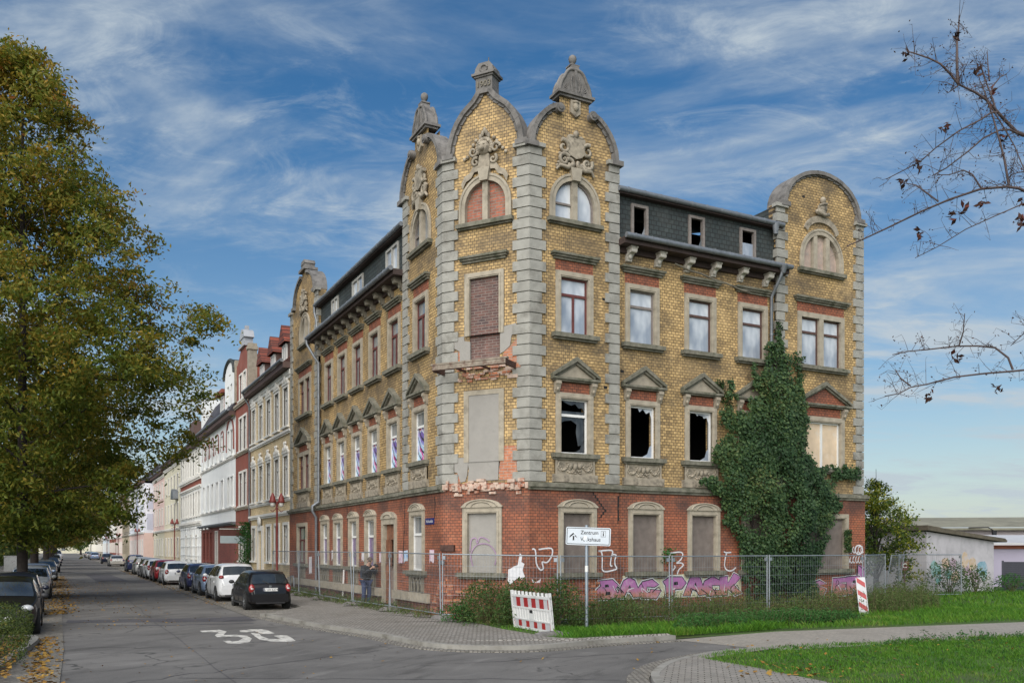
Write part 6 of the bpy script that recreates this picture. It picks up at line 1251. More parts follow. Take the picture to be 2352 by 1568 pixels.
for x, z, rx_, rz, mi in ((.6, 1.3, .35, .4, 0), (.9, 1.0, .3, .5, 2), (1.5, 1.55, .35, .3, 1), (1.8, 1.0, .4, .25, 2), (2.1, 1.5, .3, .35, 3), (2.3, .9, .35, .3, 1), (3.1, 1.7, .32, .4, 5), (3.3, 1.15, .4, .3, 3), (3.75, 1.5, .35, .35, 5), (4.6, 1.3, .45, .4, 4), (4.7, .95, .35, .3, 0), (3.9, .85, .4, .3, 3)):
    n = 12; o = [(x + rx_ * math.cos(2 * math.pi * k / n) * r.uniform(.75, 1.15), z + rz * math.sin(2 * math.pi * k / n) * r.uniform(.8, 1.1)) for k in range(n)]; mb.prism(o, -.006 - .0004 * mi - .00005 * len(mb.v) / 10, -.002, mi)
mb.build('graffiti', ms, sh)
hall = thing('industrial_hall', 'long low industrial hall with mossy grey roof behind the shed', 'hall', T(20, 62, 0))
mb = MB(); mb.box(-4, 60, 0, 14, 0, 3.72); mb.build('wall', plain('pale pinkish hall wall', (.52, .46, .47), .9, .06, 1), hall)
mb = MB(); mb.add([(-4.5, -.6, 3.7), (61, -.6, 3.95), (61, 7, 4.95), (-4.5, 7, 4.6)], [(0, 1, 2, 3)]); mb.box(-4.5, 61, -.62, -.4, 3.56, 3.7); mb.build('roof', plain('mossy fibre cement roof', (.20, .19, .14), .9, .25, 1.5), hall)
mb = MB(); mb.tube([(8, -.6, 3.7), (8.2, -.6, 3.4), (8.1, -.4, 2.9)], .06, 6); mb.tube([(12.0, -.7, 3.72), (13.2, -1.0, 3.75), (13.6, -1.0, 3.5)], .04, 6); mb.box(13.5, 13.75, -1.1, -.9, 3.1, 3.5); mb.build('wall_lamp', M_ink, hall)
an = thing('garage_annex', 'flat lilac garage annex with corrugated white roof in front of the hall', 'garage', T(24, 51, 0))
mb = MB(); mb.box(-3, 40, 0, 6, 0, 2.45); mb.build('wall', plain('lilac wall', (.36, .33, .42), .9, .05, 1), an)
mb = MB(); mb.add([(-3.3, -.5, 2.6), (41, -.5, 2.6), (41, 6, 3.15), (-3.3, 6, 3.15)], [(0, 1, 2, 3)]); mb.box(-3.3, 41, -.55, -.4, 2.5, 2.6); mb.build('roof', plain('corrugated pale roof', (.46, .46, .47), .7, .1, 2), an)
mb = MB(); mb.box(-3, 40, -.1, -.001, 2.26, 2.46); mb.build('fascia', plain('rust brown fascia', (.22, .07, .04), .8, .2, 3), an)
gt = thing('slatted_gate', 'dark blue grey slatted gate in front of the lilac garage', 'gate', frame(Vector((25.2, 45.0, 0)), Vector((.93, -.36, 0)).normalized(), Vector((.36, .93, 0)).normalized()))
mb = MB()
for k in range(15): mb.box(0, 16, -.02, .02, .12 + k * .1, .2 + k * .1)
mb.box(0, 16, .021, .04, .1, 1.6); 
for k in range(6): mb.box(k * 3, k * 3 + .09, -.05, .06, 0, 1.66)
mb.build('slats', plain('dark gate paint', (.028, .03, .045), .6, .1, 5), gt)
# utility cabinet
cb = thing('utility_cabinet', 'grey graffiti smudged utility cabinet behind the parked cars on the left', 'cabinet', frame(st(72, 14.6, .1), uL, nL)); mb = MB(); mb.box(-.4, .4, -.6, .6, 0, 1.4); mb.box(-.43, .43, -.63, .63, 1.4, 1.46); mb.box(-.405, -.4, -.02, .02, .1, 1.3); mb.build('box', plain('grey cabinet paint', (.36, .37, .37), .7, .15, 4, spots=(4, .55, .68, (.2, .19, .19))), cb)
# shop sign bracket
ss = thing('shop_sign', 'hanging board, dark red above white, over the pavement at the red house', 'shop sign', T(*st(30.9, 0)) @ FL.to_3x3().to_4x4())
mb = MB(); mb.box(-.05, .05, -1.75, -.25, 3.05, 3.45, 0); mb.box(-.05, .05, -1.75, -.25, 2.6, 3.05, 1); mb.box(-.07, .07, -1.8, -.2, 3.45, 3.5, 2); mb.build('board', [plain('dark red sign', (.12, .04, .03), .5, .1, 5), plain('pale blue sign', (.45, .52, .54), .5, .05, 5), M_trim], ss); MB().box(-.02, .02, -1.7, 0, 3.5, 3.54).build('bracket', M_iron, ss)
mb = MB(); [mb.box(-.056, -.051, -1.6, -.5 - .15 * (k % 2), 3.35 - .09 * k, 3.38 - .09 * k) for k in range(3)]; mb.build('text_lines', M_white, ss.children[0])
bk = thing('bicycle_stand', 'bent steel bicycle stand by the plinth left of the fence', 'bike stand', frame(st(17.6, .5, .19), uL, nL)); MB().tube([(-.35, 0, 0), (-.35, 0, .6), (-.25, 0, .75), (.25, 0, .75), (.35, 0, .6), (.35, 0, 0)], .025, 8).build('tube', M_galv, bk)
# ---------------------------------------------------------------- person
def skin_obj(name, verts, edges, radii, mat, parent, sub=2):
    me = bpy.data.meshes.new(name); me.from_pydata(verts, edges, []); o = bpy.data.objects.new(name, me); COL.objects.link(o); o.parent = parent; me.materials.append(mat)
    if not me.skin_vertices:
        o.modifiers.new('skin', 'SKIN')
    else: o.modifiers.new('skin', 'SKIN')
    for i, r_ in enumerate(radii): me.skin_vertices[0].data[i].radius = (r_, r_) if not isinstance(r_, tuple) else r_
    me.skin_vertices[0].data[0].use_root = True
    o.modifiers['skin'].use_smooth_shade = True
    s_ = o.modifiers.new('subd', 'SUBSURF'); s_.levels = sub; s_.render_levels = sub
    return o
f_ = (-uL * .92 - nL * .38).normalized()
per = thing('person', 'person in black jacket and blue jeans, back turned, leaning to a window with a camera', 'person', frame(st(6.05, .52, .2), f_, Vector((-f_.y, f_.x, 0))))
M_skin = plain('skin', (.42, .25, .18), .6, .08, 20); M_jack = plain('black jacket cloth', (.016, .017, .02), .85, .25, 18, bump=.3); M_jean = plain('blue denim', (.035, .05, .11), .85, .25, 16, bump=.3); M_hair = plain('grey brown hair', (.10, .075, .06), .8, .3, 40); M_shoe = plain('dark shoe leather', (.03, .028, .028), .6, .15, 20)
V = [(0, 0, .93), (.02, 0, 1.12), (.07, 0, 1.34), (.13, 0, 1.47), (.17, 0, 1.55), (.215, 0, 1.64), (.06, .19, 1.39), (.2, .26, 1.17), (.40, .12, 1.36), (.06, -.19, 1.39), (.2, -.26, 1.17), (.40, -.12, 1.36), (0, .10, .88), (.04, .115, .48), (-.02, .12, .08), (.11, .14, .04), (0, -.10, .88), (.02, -.115, .48), (-.04, -.12, .08), (.09, -.14, .04), (.47, .09, 1.41), (.47, -.09, 1.41)]
E_ = [(0, 1), (1, 2), (2, 3), (3, 4), (4, 5), (2, 6), (6, 7), (7, 8), (2, 9), (9, 10), (10, 11), (0, 12), (12, 13), (13, 14), (14, 15), (0, 16), (16, 17), (17, 18), (18, 19), (8, 20), (11, 21)]
Rr = [.13, .12, .14, .06, .075, .095, .06, .042, .028, .06, .042, .028, .085, .058, .04, .035, .085, .058, .04, .035, .03, .03]
body = skin_obj('body', V, E_, Rr, M_skin, per)
jk = skin_obj('jacket', [(0, 0, .86), (.02, 0, 1.12), (.065, 0, 1.33), (.12, 0, 1.46), (.06, .19, 1.39), (.2, .265, 1.17), (.385, .125, 1.35), (.06, -.19, 1.39), (.2, -.265, 1.17), (.385, -.125, 1.35)], [(0, 1), (1, 2), (2, 3), (2, 4), (4, 5), (5, 6), (2, 7), (7, 8), (8, 9)], [(.2, .16), (.19, .15), (.2, .17), (.09, .09), .092, .072, .052, .092, .072, .052], M_jack, per)
jn = skin_obj('jeans', [(0, 0, .93), (0, .105, .84), (.04, .118, .48), (-.02, .122, .1), (0, -.105, .84), (.02, -.118, .48), (-.04, -.122, .1)], [(0, 1), (1, 2), (2, 3), (0, 4), (4, 5), (5, 6)], [.155, .112, .082, .07, .112, .082, .07], M_jean, per)
mb = MB(); mb.ball((.205, 0, 1.675), (.115, .098, .105), 14); mb.ball((.16, 0, 1.62), (.07, .09, .08), 10); mb.build('hair', M_hair, per)
mb = MB(); 
for sg_ in (-1, 1): mb.ball((.2, sg_ * .098, 1.63), (.025, .014, .035), 8); mb.ball((.30, sg_ * .035, 1.655), (.012, .014, .01), 6)
mb.ball((.318, 0, 1.625), (.022, .016, .028), 8); mb.ball((.30, 0, 1.585), (.012, .03, .01), 6); mb.build('face', M_skin, body)
mb = MB()
for sg_ in (-1, 1): mb.ball((.06 if sg_ > 0 else .04, sg_ * .135, .05), (.15, .058, .055), 10); mb.box(-.1, .2, *sorted((sg_ * .09, sg_ * .185)), 0, .02)
mb.build('shoe', M_shoe, per)
for sg_ in (-1, 1):
    mb = MB(); mb.ball((.475, sg_ * .085, 1.415), (.045, .022, .045), 10)
    for k, ln in enumerate((.06, .072, .068, .055)): z = 1.445 - .021 * k; mb.tube([(.50, sg_ * .088, z), (.525, sg_ * .085, z + .004), (.535, sg_ * (.085 - ln * .5), z + .003), (.525, sg_ * (.085 - ln * .85), z)], [.0095, .009, .0085, .007], 6)
    mb.tube([(.465, sg_ * .075, 1.44), (.485, sg_ * .05, 1.465), (.505, sg_ * .035, 1.47)], [.012, .011, .009], 6); mb.build('hand', M_skin, body)
mb = MB(); mb.prism([(-.185, 1.0), (-.05, .98), (-.05, 1.38), (-.15, 1.38), (-.2, 1.2)], -.13, .13); mb.ball((-.19, 0, 1.16), (.05, .1, .1), 8); mb.tube([(-.1, .14, 1.35), (.08, .14, 1.46), (.2, .12, 1.3), (.1, .14, 1.05)], .022, 6); mb.tube([(-.1, -.14, 1.35), (.08, -.14, 1.46), (.2, -.12, 1.3), (.1, -.14, 1.05)], .022, 6)
bp = tag(mb.build('backpack', plain('dark backpack cloth', (.02, .026, .04), .8, .2, 15), None, per.matrix_world.copy()), 'dark backpack worn by the person at the window', 'backpack')
mb = MB(); mb.box(.46, .53, -.075, .075, 1.40, 1.50); mb.tube([(.53, 0, 1.45), (.64, 0, 1.45)], .042, 14); mb.box(.47, .52, -.03, .03, 1.5, 1.53)
tag(mb.build('camera', plain('camera body', (.02, .02, .022), .5, .1, 10), None, per.matrix_world.copy()), 'black camera held up to the window by the person in the jacket', 'camera')
# ---------------------------------------------------------------- foliage materials
L_lime = leafmat('autumn lime leaves', [(0, (.045, .075, .009)), (.25, (.085, .125, .014)), (.48, (.15, .17, .02)), (.68, (.25, .21, .028)), (.86, (.32, .21, .025)), (1, (.30, .10, .018))], .55, .4, zw=.014)
L_lime2 = leafmat('yellowing lime leaves', [(0, (.035, .05, .008)), (.3, (.07, .08, .012)), (.55, (.13, .115, .015)), (.8, (.26, .18, .02)), (1, (.24, .10, .015))])
L_ivy = leafmat('ivy leaves', [(0, (.010, .026, .009)), (.3, (.018, .046, .015)), (.55, (.034, .072, .024)), (.8, (.065, .105, .03)), (1, (.095, .08, .025))], .62, .1)
L_weed = leafmat('weeds', [(0, (.03, .06, .014)), (.4, (.06, .11, .022)), (.7, (.10, .15, .04)), (.9, (.16, .15, .06)), (1, (.14, .07, .04))], .7)
L_shrub = leafmat('shrub leaves', [(0, (.025, .055, .014)), (.5, (.05, .10, .022)), (.85, (.09, .14, .035)), (1, (.13, .11, .04))], .6)
L_nettle = leafmat('nettle leaves', [(0, (.02, .07, .015)), (.5, (.035, .12, .022)), (1, (.07, .17, .04))], .6)
L_grass = leafmat('grass blades', [(0, (.025, .085, .006)), (.35, (.05, .15, .009)), (.65, (.085, .20, .014)), (.85, (.13, .21, .025)), (1, (.20, .18, .06))], .7, .2)
L_hedge = leafmat('hedge leaves', [(0, (.02, .035, .008)), (.5, (.04, .065, .012)), (.85, (.085, .11, .018)), (1, (.14, .11, .02))], .6)
L_maple = leafmat('maple leaves', [(0, (.02, .045, .008)), (.4, (.05, .09, .012)), (.58, (.14, .18, .018)), (.82, (.30, .28, .025)), (1, (.30, .13, .02))])
L_dead = leafmat('fallen leaves', [(0, (.09, .045, .02)), (.4, (.25, .13, .025)), (.7, (.34, .21, .045)), (1, (.14, .045, .02))], .8, .1)
L_dry = leafmat('dry brown leaves', [(0, (.03, .015, .012)), (.7, (.055, .028, .02)), (1, (.13, .03, .018))], .8, .1)
M_bark = plain('grey brown bark', (.09, .078, .06), .95, .35, 7, bump=.7, bs=18); M_barkd = plain('dark bark', (.035, .028, .025), .95, .3, 7, bump=.5, bs=18); M_stem = plain('weed stems', (.09, .08, .035), .9, .3, 6)
def tree(name, label, P, prof, ncl, nleaf, size, seed, mat, trunk, bark, group, clr=1.0, flat=.55, inner=.35):
    r = random.Random(seed); root = thing(name, label, 'tree', T(*P), group); zt = prof[-1][0]
    mb = MB(); tr, fork = trunk
    mb.lathe([(tr * 1.5, -.05), (tr * 1.15, .25), (tr, .9), (tr * .95, fork), (tr * .7, fork + (zt - fork) * .35), (tr * .4, fork + (zt - fork) * .65), (.03, zt * .96)], (0, 0, 0), 12)
    ends = []
    for k in range(26):
        z0 = fork + (zt - fork) * (.02 + .75 * k / 26); a = k * 2.4 + r.uniform(-.4, .4); rr = interp(prof, min(zt, z0 + 1.5)) * .8
        pts = [(0, 0, z0), (rr * .35 * math.cos(a), rr * .35 * math.sin(a), z0 + .5 + r.random()), (rr * .7 * math.cos(a + .15), rr * .7 * math.sin(a + .15), z0 + .9 + r.random()), (rr * math.cos(a + .1), rr * math.sin(a + .1), z0 + .7 + r.random())]
        b0 = tr * (.38 - .25 * k / 26); mb.tube(pts, [b0, b0 * .7, b0 * .45, .015], 6, 0, False)
    mb.build('trunk', bark, root); mb = MB()
    for c in range(ncl):
        while True:
            z = prof[0][0] + (zt - prof[0][0]) * r.random(); R_ = interp(prof, z)
            if r.random() * max(p[1] for p in prof) < R_ + .3: break
        if noise.noise((z * .33, seed * 1.7, r.random() * .001)) > 9: continue
        q = inner + (1 - inner) * r.random() ** .55; a = r.random() * 6.283; bump_ = 1 + .16 * math.sin(a * 3 + z * 1.3 + seed) + .10 * math.sin(a * 7 - z * 2.1)
        x, y = R_ * q * bump_ * math.cos(a), R_ * q * bump_ * math.sin(a); cr = clr * r.uniform(.45, 1.05)
        if noise.noise((x * .42 + seed, y * .42, z * .5)) < -.23: continue
        for k in range(int(nleaf * r.uniform(.6, 1.4))):
            g = Vector((r.gauss(0, .48), r.gauss(0, .48), r.gauss(0, .42))); d = math.hypot(g.x, g.y)
            mb.leaf((x + g.x * cr, y + g.y * cr, z + g.z * cr * flat - d * d * cr * .35), size * r.uniform(.6, 1.25), r, 0, .5, .42)
    mb.build('crown', mat, root); return root
P_big = [(2.6, 1.6), (3.1, 3.4), (3.7, 4.6), (4.6, 5.3), (6.1, 6.3), (7, 7.1), (8.3, 7.5), (9.7, 7.9), (11.7, 8.0), (13.1, 7.6), (14.4, 6.5), (15.7, 5.4), (18.5, 4.3), (20.5, 3.1), (21.9, 2.3), (22.8, .9), (23.4, .2)]
tree('lime_tree', 'tallest lime tree, nearest on the left, turning from green to yellow and rust', st(17, 11.9, .0), [(z_, r_ * .87) for z_, r_ in P_big], 2350, 80, .22, 3, L_lime, (.21, 3.2), M_barkd, 'lime trees along the left of the street', .95, .55, .1)
P_med = [(2.9, 2.0), (3.6, 4.2), (5, 5.6), (8, 6.0), (11, 5.0), (14, 3.2), (16.5, .5)]
t2 = tree('lime_tree', 'yellowing lime tree just behind the tallest one', st(37.5, 11.9), P_med, 520, 66, .29, 5, L_lime2, (.24, 3.0), M_barkd, 'lime trees along the left of the street', 1.0)
for s, n, a, k, l in ((59, 11.5, 40, 1.0, 'third lime tree from the front of the left row'), (80, 11.4, 130, .95, 'fourth lime tree from the front of the left row'), (101, 11.3, 200, .95, 'fifth lime tree from the front of the left row'), (124, 11.2, 290, .9, 'sixth lime tree from the front, half hidden in the left row'), (150, 11.0, 20, .9, 'farthest but one lime tree of the left row'), (185, 11.0, 75, .85, 'farthest lime tree of the left row, low and yellow')):
    c = copy_tree(t2); c.matrix_world = T(*st(s, n)) @ Matrix.Rotation(rad(a), 4, 'Z') @ Matrix.Scale(k, 4); c['label'] = l
tree('maple_tree', 'bushy green and yellow maple between the house end and the white shed', Vector((16.9, 40.6, 0)), [(.2, 1.2), (1.0, 1.7), (2.4, 1.95), (3.6, 1.7), (4.4, 1.1), (5.0, .5), (5.5, .1)], 300, 46, .17, 8, L_maple, (.12, .6), M_barkd, None, .55, .6, .2)
tree('fir_tree', 'dark tree far beyond the trees at the end of the street', st(300, 4), [(2, 3.5), (6, 4), (11, 2), (15, .2)], 120, 26, .8, 9, L_shrub, (.3, 2), M_barkd, None, 1.6)
tree('distant_tree', 'rounded green tree behind the house closing the street', st(420, -6), [(3, 5), (7, 7), (11, 5), (14, .5)], 120, 26, 1.1, 10, L_hedge, (.3, 3), M_barkd, None, 2)
# leafless tree reaching in from the right
bt = thing('bare_tree', 'nearly leafless tree reaching dark twigs into the picture from the right', 'tree', T(9.4, 12.4, 0)); r = random.Random(31)
BR = [([(7.02, 8.06), (6.76, 8.16), (6.57, 8.25), (6.39, 8.34), (6.17, 8.38), (5.91, 8.43)], 3), ([(5.91, 8.43), (5.91, 8.63), (5.97, 8.96), (6.04, 9.22), (6.15, 9.44), (6.26, 9.75)], 2), ([(5.91, 8.43), (5.8, 8.56), (5.66, 8.69), (5.51, 8.76), (5.29, 8.85), (5.23, 8.87)], 1.5), ([(5.91, 8.42), (5.84, 8.36), (5.75, 8.3)], 1), ([(7.02, 8.05), (6.83, 8.03), (6.54, 7.9), (6.24, 7.72), (6.02, 7.53), (5.8, 7.37), (5.66, 7.31)], 1.6), ([(6.61, 8.23), (6.43, 8.14), (6.21, 7.97), (5.91, 7.81), (5.66, 7.64), (5.51, 7.51), (5.18, 7.4)], 1.3), ([(7.02, 7.03), (6.72, 7.07), (6.54, 7.07), (6.21, 7.05), (5.88, 6.98), (5.62, 6.91), (5.25, 6.78), (4.96, 6.67), (4.76, 6.59)], 2.2), ([(6.21, 7.06), (6.1, 7.24), (5.99, 7.31), (5.84, 7.28), (5.71, 7.31)], 1), ([(5.77, 6.98), (5.62, 7.13), (5.51, 7.24), (5.36, 7.31)], 1), ([(6.57, 7.09), (6.54, 7.46), (6.5, 7.75), (6.46, 8.08), (6.41, 8.41), (6.39, 8.56)], 1.5), ([(7.02, 6.98), (6.76, 6.85), (6.39, 6.69), (6.1, 6.58), (5.84, 6.43), (5.62, 6.34)], 1), ([(7.02, 4.71), (6.83, 4.71), (6.57, 4.72), (6.24, 4.71), (5.91, 4.63), (5.66, 4.58), (5.44, 4.47), (5.14, 4.39)], 1.6), ([(6.83, 4.73), (6.76, 4.89), (6.61, 5.04), (6.43, 5.09), (6.21, 5.12), (5.88, 5.11), (5.66, 5.1), (5.4, 5.04)], 1.4), ([(6.24, 5.12), (6.26, 5.29), (6.24, 5.53)], 1), ([(5.66, 4.6), (5.51, 4.69), (5.42, 4.82)], 1), ([(6.57, 8.25), (6.56, 8.52), (6.51, 8.74), (6.49, 9.0), (6.39, 8.93)], 1.1), ([(6.57, 8.52), (6.68, 8.71), (6.9, 8.95), (7.02, 9.02)], 1.1), ([(6.63, 8.78), (6.67, 9.0), (6.72, 9.33)], 1), ([(7.02, 7.42), (6.76, 7.31), (6.61, 7.24), (6.57, 7.07)], 1), ([(6.39, 8.34), (6.61, 8.08), (6.83, 7.75), (6.94, 7.31), (6.98, 7.04)], .9), ([(7.02, 5.26), (6.87, 5.18), (6.76, 5.04)], .9)]
mb = MB(); lf = MB(); tw = []
def by(x, z): return 12 + .45 * math.sin(x * 1.7 + z * .9) - (0)
for pts, t in BR:
    P_ = [Vector((x - 9.4, by(x, z) - 12.4, z)) for x, z in pts]
    if pts[0][0] > 7: P_ = [Vector((-.05, 0, pts[0][1] - .9)), Vector((-1.1, -.15, pts[0][1] - .35))] + P_
    n = len(P_); mb.tube(P_, [.0075 * t * (1.25 - .85 * i / (n - 1)) + .002 for i in range(n)], 6, 0, False)
    for i in range(2 if n > 6 else 1, n):
        for j in range(5):
            a = P_[i - 1].lerp(P_[i], r.random()); d = Vector((r.gauss(-.25, .5), r.gauss(0, .5), r.gauss(.15, .6))).normalized() * r.uniform(.1, .38)
            q = [a, a + d * .5 + Vector((0, 0, r.uniform(-.03, .05))), a + d]; mb.tube(q, [.0038, .003, .0015], 4, 0, False)
            for u_ in (.6, 1):
                e = a + d * u_; d2 = Vector((r.gauss(0, .6), r.gauss(0, .6), r.gauss(.1, .6))) * .09; mb.tube([e, e + d2], [.0022, .0012], 4, 0, False)
                if r.random() < .6:
                    for k in range(r.randint(1, 3)): lf.leaf(e + d2 + Vector((r.gauss(0, .02), r.gauss(0, .02), r.gauss(0, .02))), r.uniform(.02, .045), r, 0, 0, .5)
for x, z in ((5.23, 8.87), (6.02, 9.26), (5.75, 7.92), (5.49, 7.46), (5.36, 7.35), (5.62, 6.65), (6.06, 6.87), (6.21, 6.88), (5.93, 6.78), (6.79, 6.91), (6.76, 6.69), (6.72, 6.64), (6.39, 8.89), (6.61, 8.63), (5.95, 4.5), (6.72, 4.51), (6.98, 4.63), (6.24, 5.0), (6.57, 7.75)):
    for k in range(9): lf.leaf((x - 9.4 + r.gauss(0, .03), by(x, z) - 12.4 + r.gauss(0, .04), z + r.gauss(-.03, .04)), r.uniform(.07, .13), r, 0, 0, .5)
for k in range(34):                                       # the rest of the crown, on the far side of the trunk
    z = 3.2 + 7.2 * k / 34; a = k * 2.4; L_ = 2.6 - 1.9 * abs(z - 6) / 5 + r.random() * .6; dx, dy = math.cos(a), math.sin(a)
    if dx < -.15: continue
    q = [Vector((0, 0, z)), Vector((dx * L_ * .4, dy * L_ * .4, z + .35)), Vector((dx * L_ * .75, dy * L_ * .75, z + .5 + .3 * r.random())), Vector((dx * L_, dy * L_, z + .5))]; mb.tube(q, [.035, .024, .014, .004], 6, 0, False)
    for j in range(16):
        i = r.randint(0, 2); e = q[i].lerp(q[i + 1], r.random()); d = Vector((r.gauss(dx * .4, .6), r.gauss(dy * .4, .6), r.gauss(.25, .5))).normalized() * r.uniform(.2, .7); mb.tube([e, e + d * .5 + Vector((0, 0, .04)), e + d], [.008, .005, .002], 4, 0, False)
        if r.random() < .4: lf.leaf(e + d, .07, r, 0, 0, .5)
mb.lathe([(.22, -.05), (.16, .4), (.14, 3.4), (.10, 6), (.06, 8.5), (.02, 11)], (0, 0, 0), 10); mb.build('trunk', plain('twig bark', (.075, .055, .052), .95, .3, 7), bt); lf.build('crown', L_dry, bt)
# ---------------------------------------------------------------- ivy on the facade
def inpoly(x, y, P_):
    c = False; n = len(P_)
    for i in range(n):
        (a, b), (d, e) = P_[i], P_[i - 1]
        if (b > y) != (e > y) and x < (d - a) * (y - b) / (e - b) + a: c = not c
    return c
def edist(x, y, P_):
    m = 9; n = len(P_)
    for i in range(n):
        a, b = Vector(P_[i]), Vector(P_[i - 1]); p = Vector((x, y)); d = b - a; t = max(0, min(1, (p - a).dot(d) / d.length_squared)); m = min(m, (a + d * t - p).length)
    return m
IV = [(9.1, 9.3), (9.4, 9.25), (9.65, 9.5), (9.95, 9.0), (10.4, 9.14), (10.62, 8.46), (10.7, 7.77), (11.0, 6.98), (10.9, 5.7), (11.4, 5.25), (12.91, 5.2), (13.58, 5.15), (13.58, 4.86), (12.16, 4.75), (12.24, 4.46), (12.66, 3.99), (12.3, 3.28), (11.95, 2.6), (11.55, 1.97), (11.6, 1.0), (11.3, .3), (8.4, .3), (8.0, 1.33), (7.8, 2.66), (7.3, 2.98), (7.02, 3.31), (7.2, 3.64), (6.61, 4.28), (5.86, 4.42), (6.75, 4.6), (7.1, 5.0), (6.4, 5.22), (6.74, 5.7), (7.23, 5.94), (7.02, 6.7), (7.37, 6.94), (7.3, 7.6), (7.48, 7.83), (7.8, 7.19), (8.23, 6.73), (8.31, 7.23), (8.53, 7.7), (8.45, 8.36), (8.97, 8.92)]
iv = thing('ivy', 'dense dark ivy climbing the right facade from the ground to the second floor', 'ivy', FR); r = random.Random(41); mb = MB(); mb.tube([(9.6, -.06, .1), (9.5, -.04, 3), (9.8, -.02, 6), (9.7, -.05, 9.3)], [.07, .05, .035, .01], 8); mb.tube([(9.4, -.06, .1), (8.6, -.04, 3), (8.1, 0, 6)], [.05, .035, .01], 8); mb.tube([(9.9, -.06, .1), (11, -.04, 3), (11.6, 0, 4.9), (13.4, -.02, 5.0)], [.06, .04, .02, .01], 8); mb.build('stem', M_barkd, iv)
mb = MB(); cnt = 0; cl = []
while len(cl) < 2500:
    x, z = r.uniform(5.8, 13.6), r.uniform(.2, 10.4)
    if inpoly(x, z, IV):
        e = edist(x, z, IV)
        cl.append((x, z, min(1.0, .05 + e * .5) * (.62 + .75 * noise.noise((x * 1.3, z * 1.1, 9)) + .25 * noise.noise((x * 3.1, z * 2.7, 4))) * r.uniform(.75, 1.1) * (1.0 if z < 5.5 else .8), e))
for x, z, dp, e in cl:
    if noise.noise((x * .9, z * .9, 3.3)) > .36 and e > .5: continue
    if e < .55 and noise.noise((x * 2.2, z * 2.2, 7)) > .08 + e * .3: continue
    for k in range(19):
        g = (r.gauss(0, .12), r.gauss(0, .07), r.gauss(0, .12)); px, pz = x + g[0] * min(1, .35 + e), z + g[2] * min(1, .4 + e)
        n_ = Vector((r.gauss(0, .45), -1, r.gauss(.35, .4))).normalized(); t = n_.cross(Vector((r.gauss(0, 1), r.gauss(0, .3), r.gauss(0, 1)))).normalized(); w = n_.cross(t); s_ = r.uniform(.034, .062); c = Vector((px, -.12 - dp - abs(g[1]), pz))
        mb.add([c - t * s_, c + w * s_ * .8, c + t * s_, c - w * s_ * .8], [(0, 1, 2, 3)])
for k in range(420):
    x, z = r.uniform(12.8, 13.12), r.uniform(2.15, 2.95); mb.leaf((x, -.14 - .08 * r.random(), z), .1, r, 0, .2)
for k in range(900):                                     # sprays above the main mass, runners
    a = r.random(); x, z = 7.45 + .2 * math.sin(a * 5) + r.gauss(0, .12), 6.4 + a * 1.5
    if k % 3 == 0: x, z = 9.72 + r.gauss(0, .09), 9.0 + 1.1 * a
    if k % 3 == 1: x, z = 10.5 + r.gauss(0, .1) + .3 * a, 7 + 2.0 * a
    mb.leaf((x, -.03 - .1 * r.random() + (YM if 3 < x < 9.6 else 0), z), .1, r, 0, .2)
mb.build('foliage', L_ivy, iv)
sp = thing('sprout', 'small green seedling growing from the brick wall above the fence', 'plant', FR @ T(4.95, YGM, 2.05)); mb = MB(); [mb.leaf((r.gauss(0, .12), -.05 - .1 * abs(r.gauss(0, 1)), r.gauss(0, .14)), .09, r) for k in range(110)]; mb.build('leaves', L_nettle, sp); MB().tube([(0, 0, -.15), (0, -.1, 0)], .012, 5).build('stem', M_stem, sp)
# ---------------------------------------------------------------- ground plants
def scatter(poly, n, r):
    x0, x1 = min(p[0] for p in poly), max(p[0] for p in poly); y0, y1 = min(p[1] for p in poly), max(p[1] for p in poly); o = []
    while len(o) < n:
        x, y = r.uniform(x0, x1), r.uniform(y0, y1)
        if inpoly(x, y, poly): o.append((x, y))
    return o
def blades(mb, pts, h0, h1, w, r, z, clump=True):
    for x, y in pts:
        if clump and noise.noise((x * 1.6, y * 1.6, 0)) + r.uniform(-.5, .5) < -.35: continue
        h = r.uniform(h0, h1) * (1 + .5 * noise.noise((x * .8, y * .8, 5))); a = r.random() * 6.283; l = h * r.uniform(.2, .8); dx, dy = math.cos(a), math.sin(a); b = Vector((x, y, z))
        mb.add([b + Vector((-dy * w, dx * w, 0)), b + Vector((dy * w, -dx * w, 0)), b + Vector((dy * w * .7 + dx * l * .4, -dx * w * .7 + dy * l * .4, h * .6)), b + Vector((dx * l, dy * l, h))], [(0, 1, 2), (0, 2, 3)])
r = random.Random(51)
lawn = [(5.9, 19.65), (13.2, 22.4), (15.5, 23.3), (15, 19), (10, 14), (6.2, 11.5), (5.1, 14.6), (4.2, 16.6), (3.75, 17.7), (4.6, 18.7)]
mb = MB(); blades(mb, scatter(lawn, 46000, r), .035, .10, .006, r, .07); tag(mb.build('lawn_grass', L_grass), 'short green grass of the foreground lawn', 'grass', kind='stuff')
vg = [(-1.6, 26.0), (-.8, 24.5), (-.2, 23.1), (.4, 22.1), (.9, 21.35), (1.45, 20.95), (2.25, 21.3), (4.0, 22.05), (7.1, 23.75), (15.7, 26.85), (28, 31.4), (28, 36), (16, 33), (12.6, 31.5), (1.0, 25.4)]
mb = MB(); blades(mb, scatter(vg, 42000, r), .05, .17, .008, r, .08); blades(mb, scatter([(13, 31), (28, 34), (40, 46), (25, 45), (14, 40)], 16000, r), .08, .24, .015, r, .05)
blades(mb, scatter([(1.0, 21.4), (1.5, 21.0), (2.3, 21.4), (4.0, 22.1), (7.1, 23.8), (8, 25), (1.5, 23.4)], 9000, r), .10, .26, .008, r, .08); tag(mb.build('verge_grass', L_grass), 'longer green grass of the verge between the path and the house', 'grass', kind='stuff')
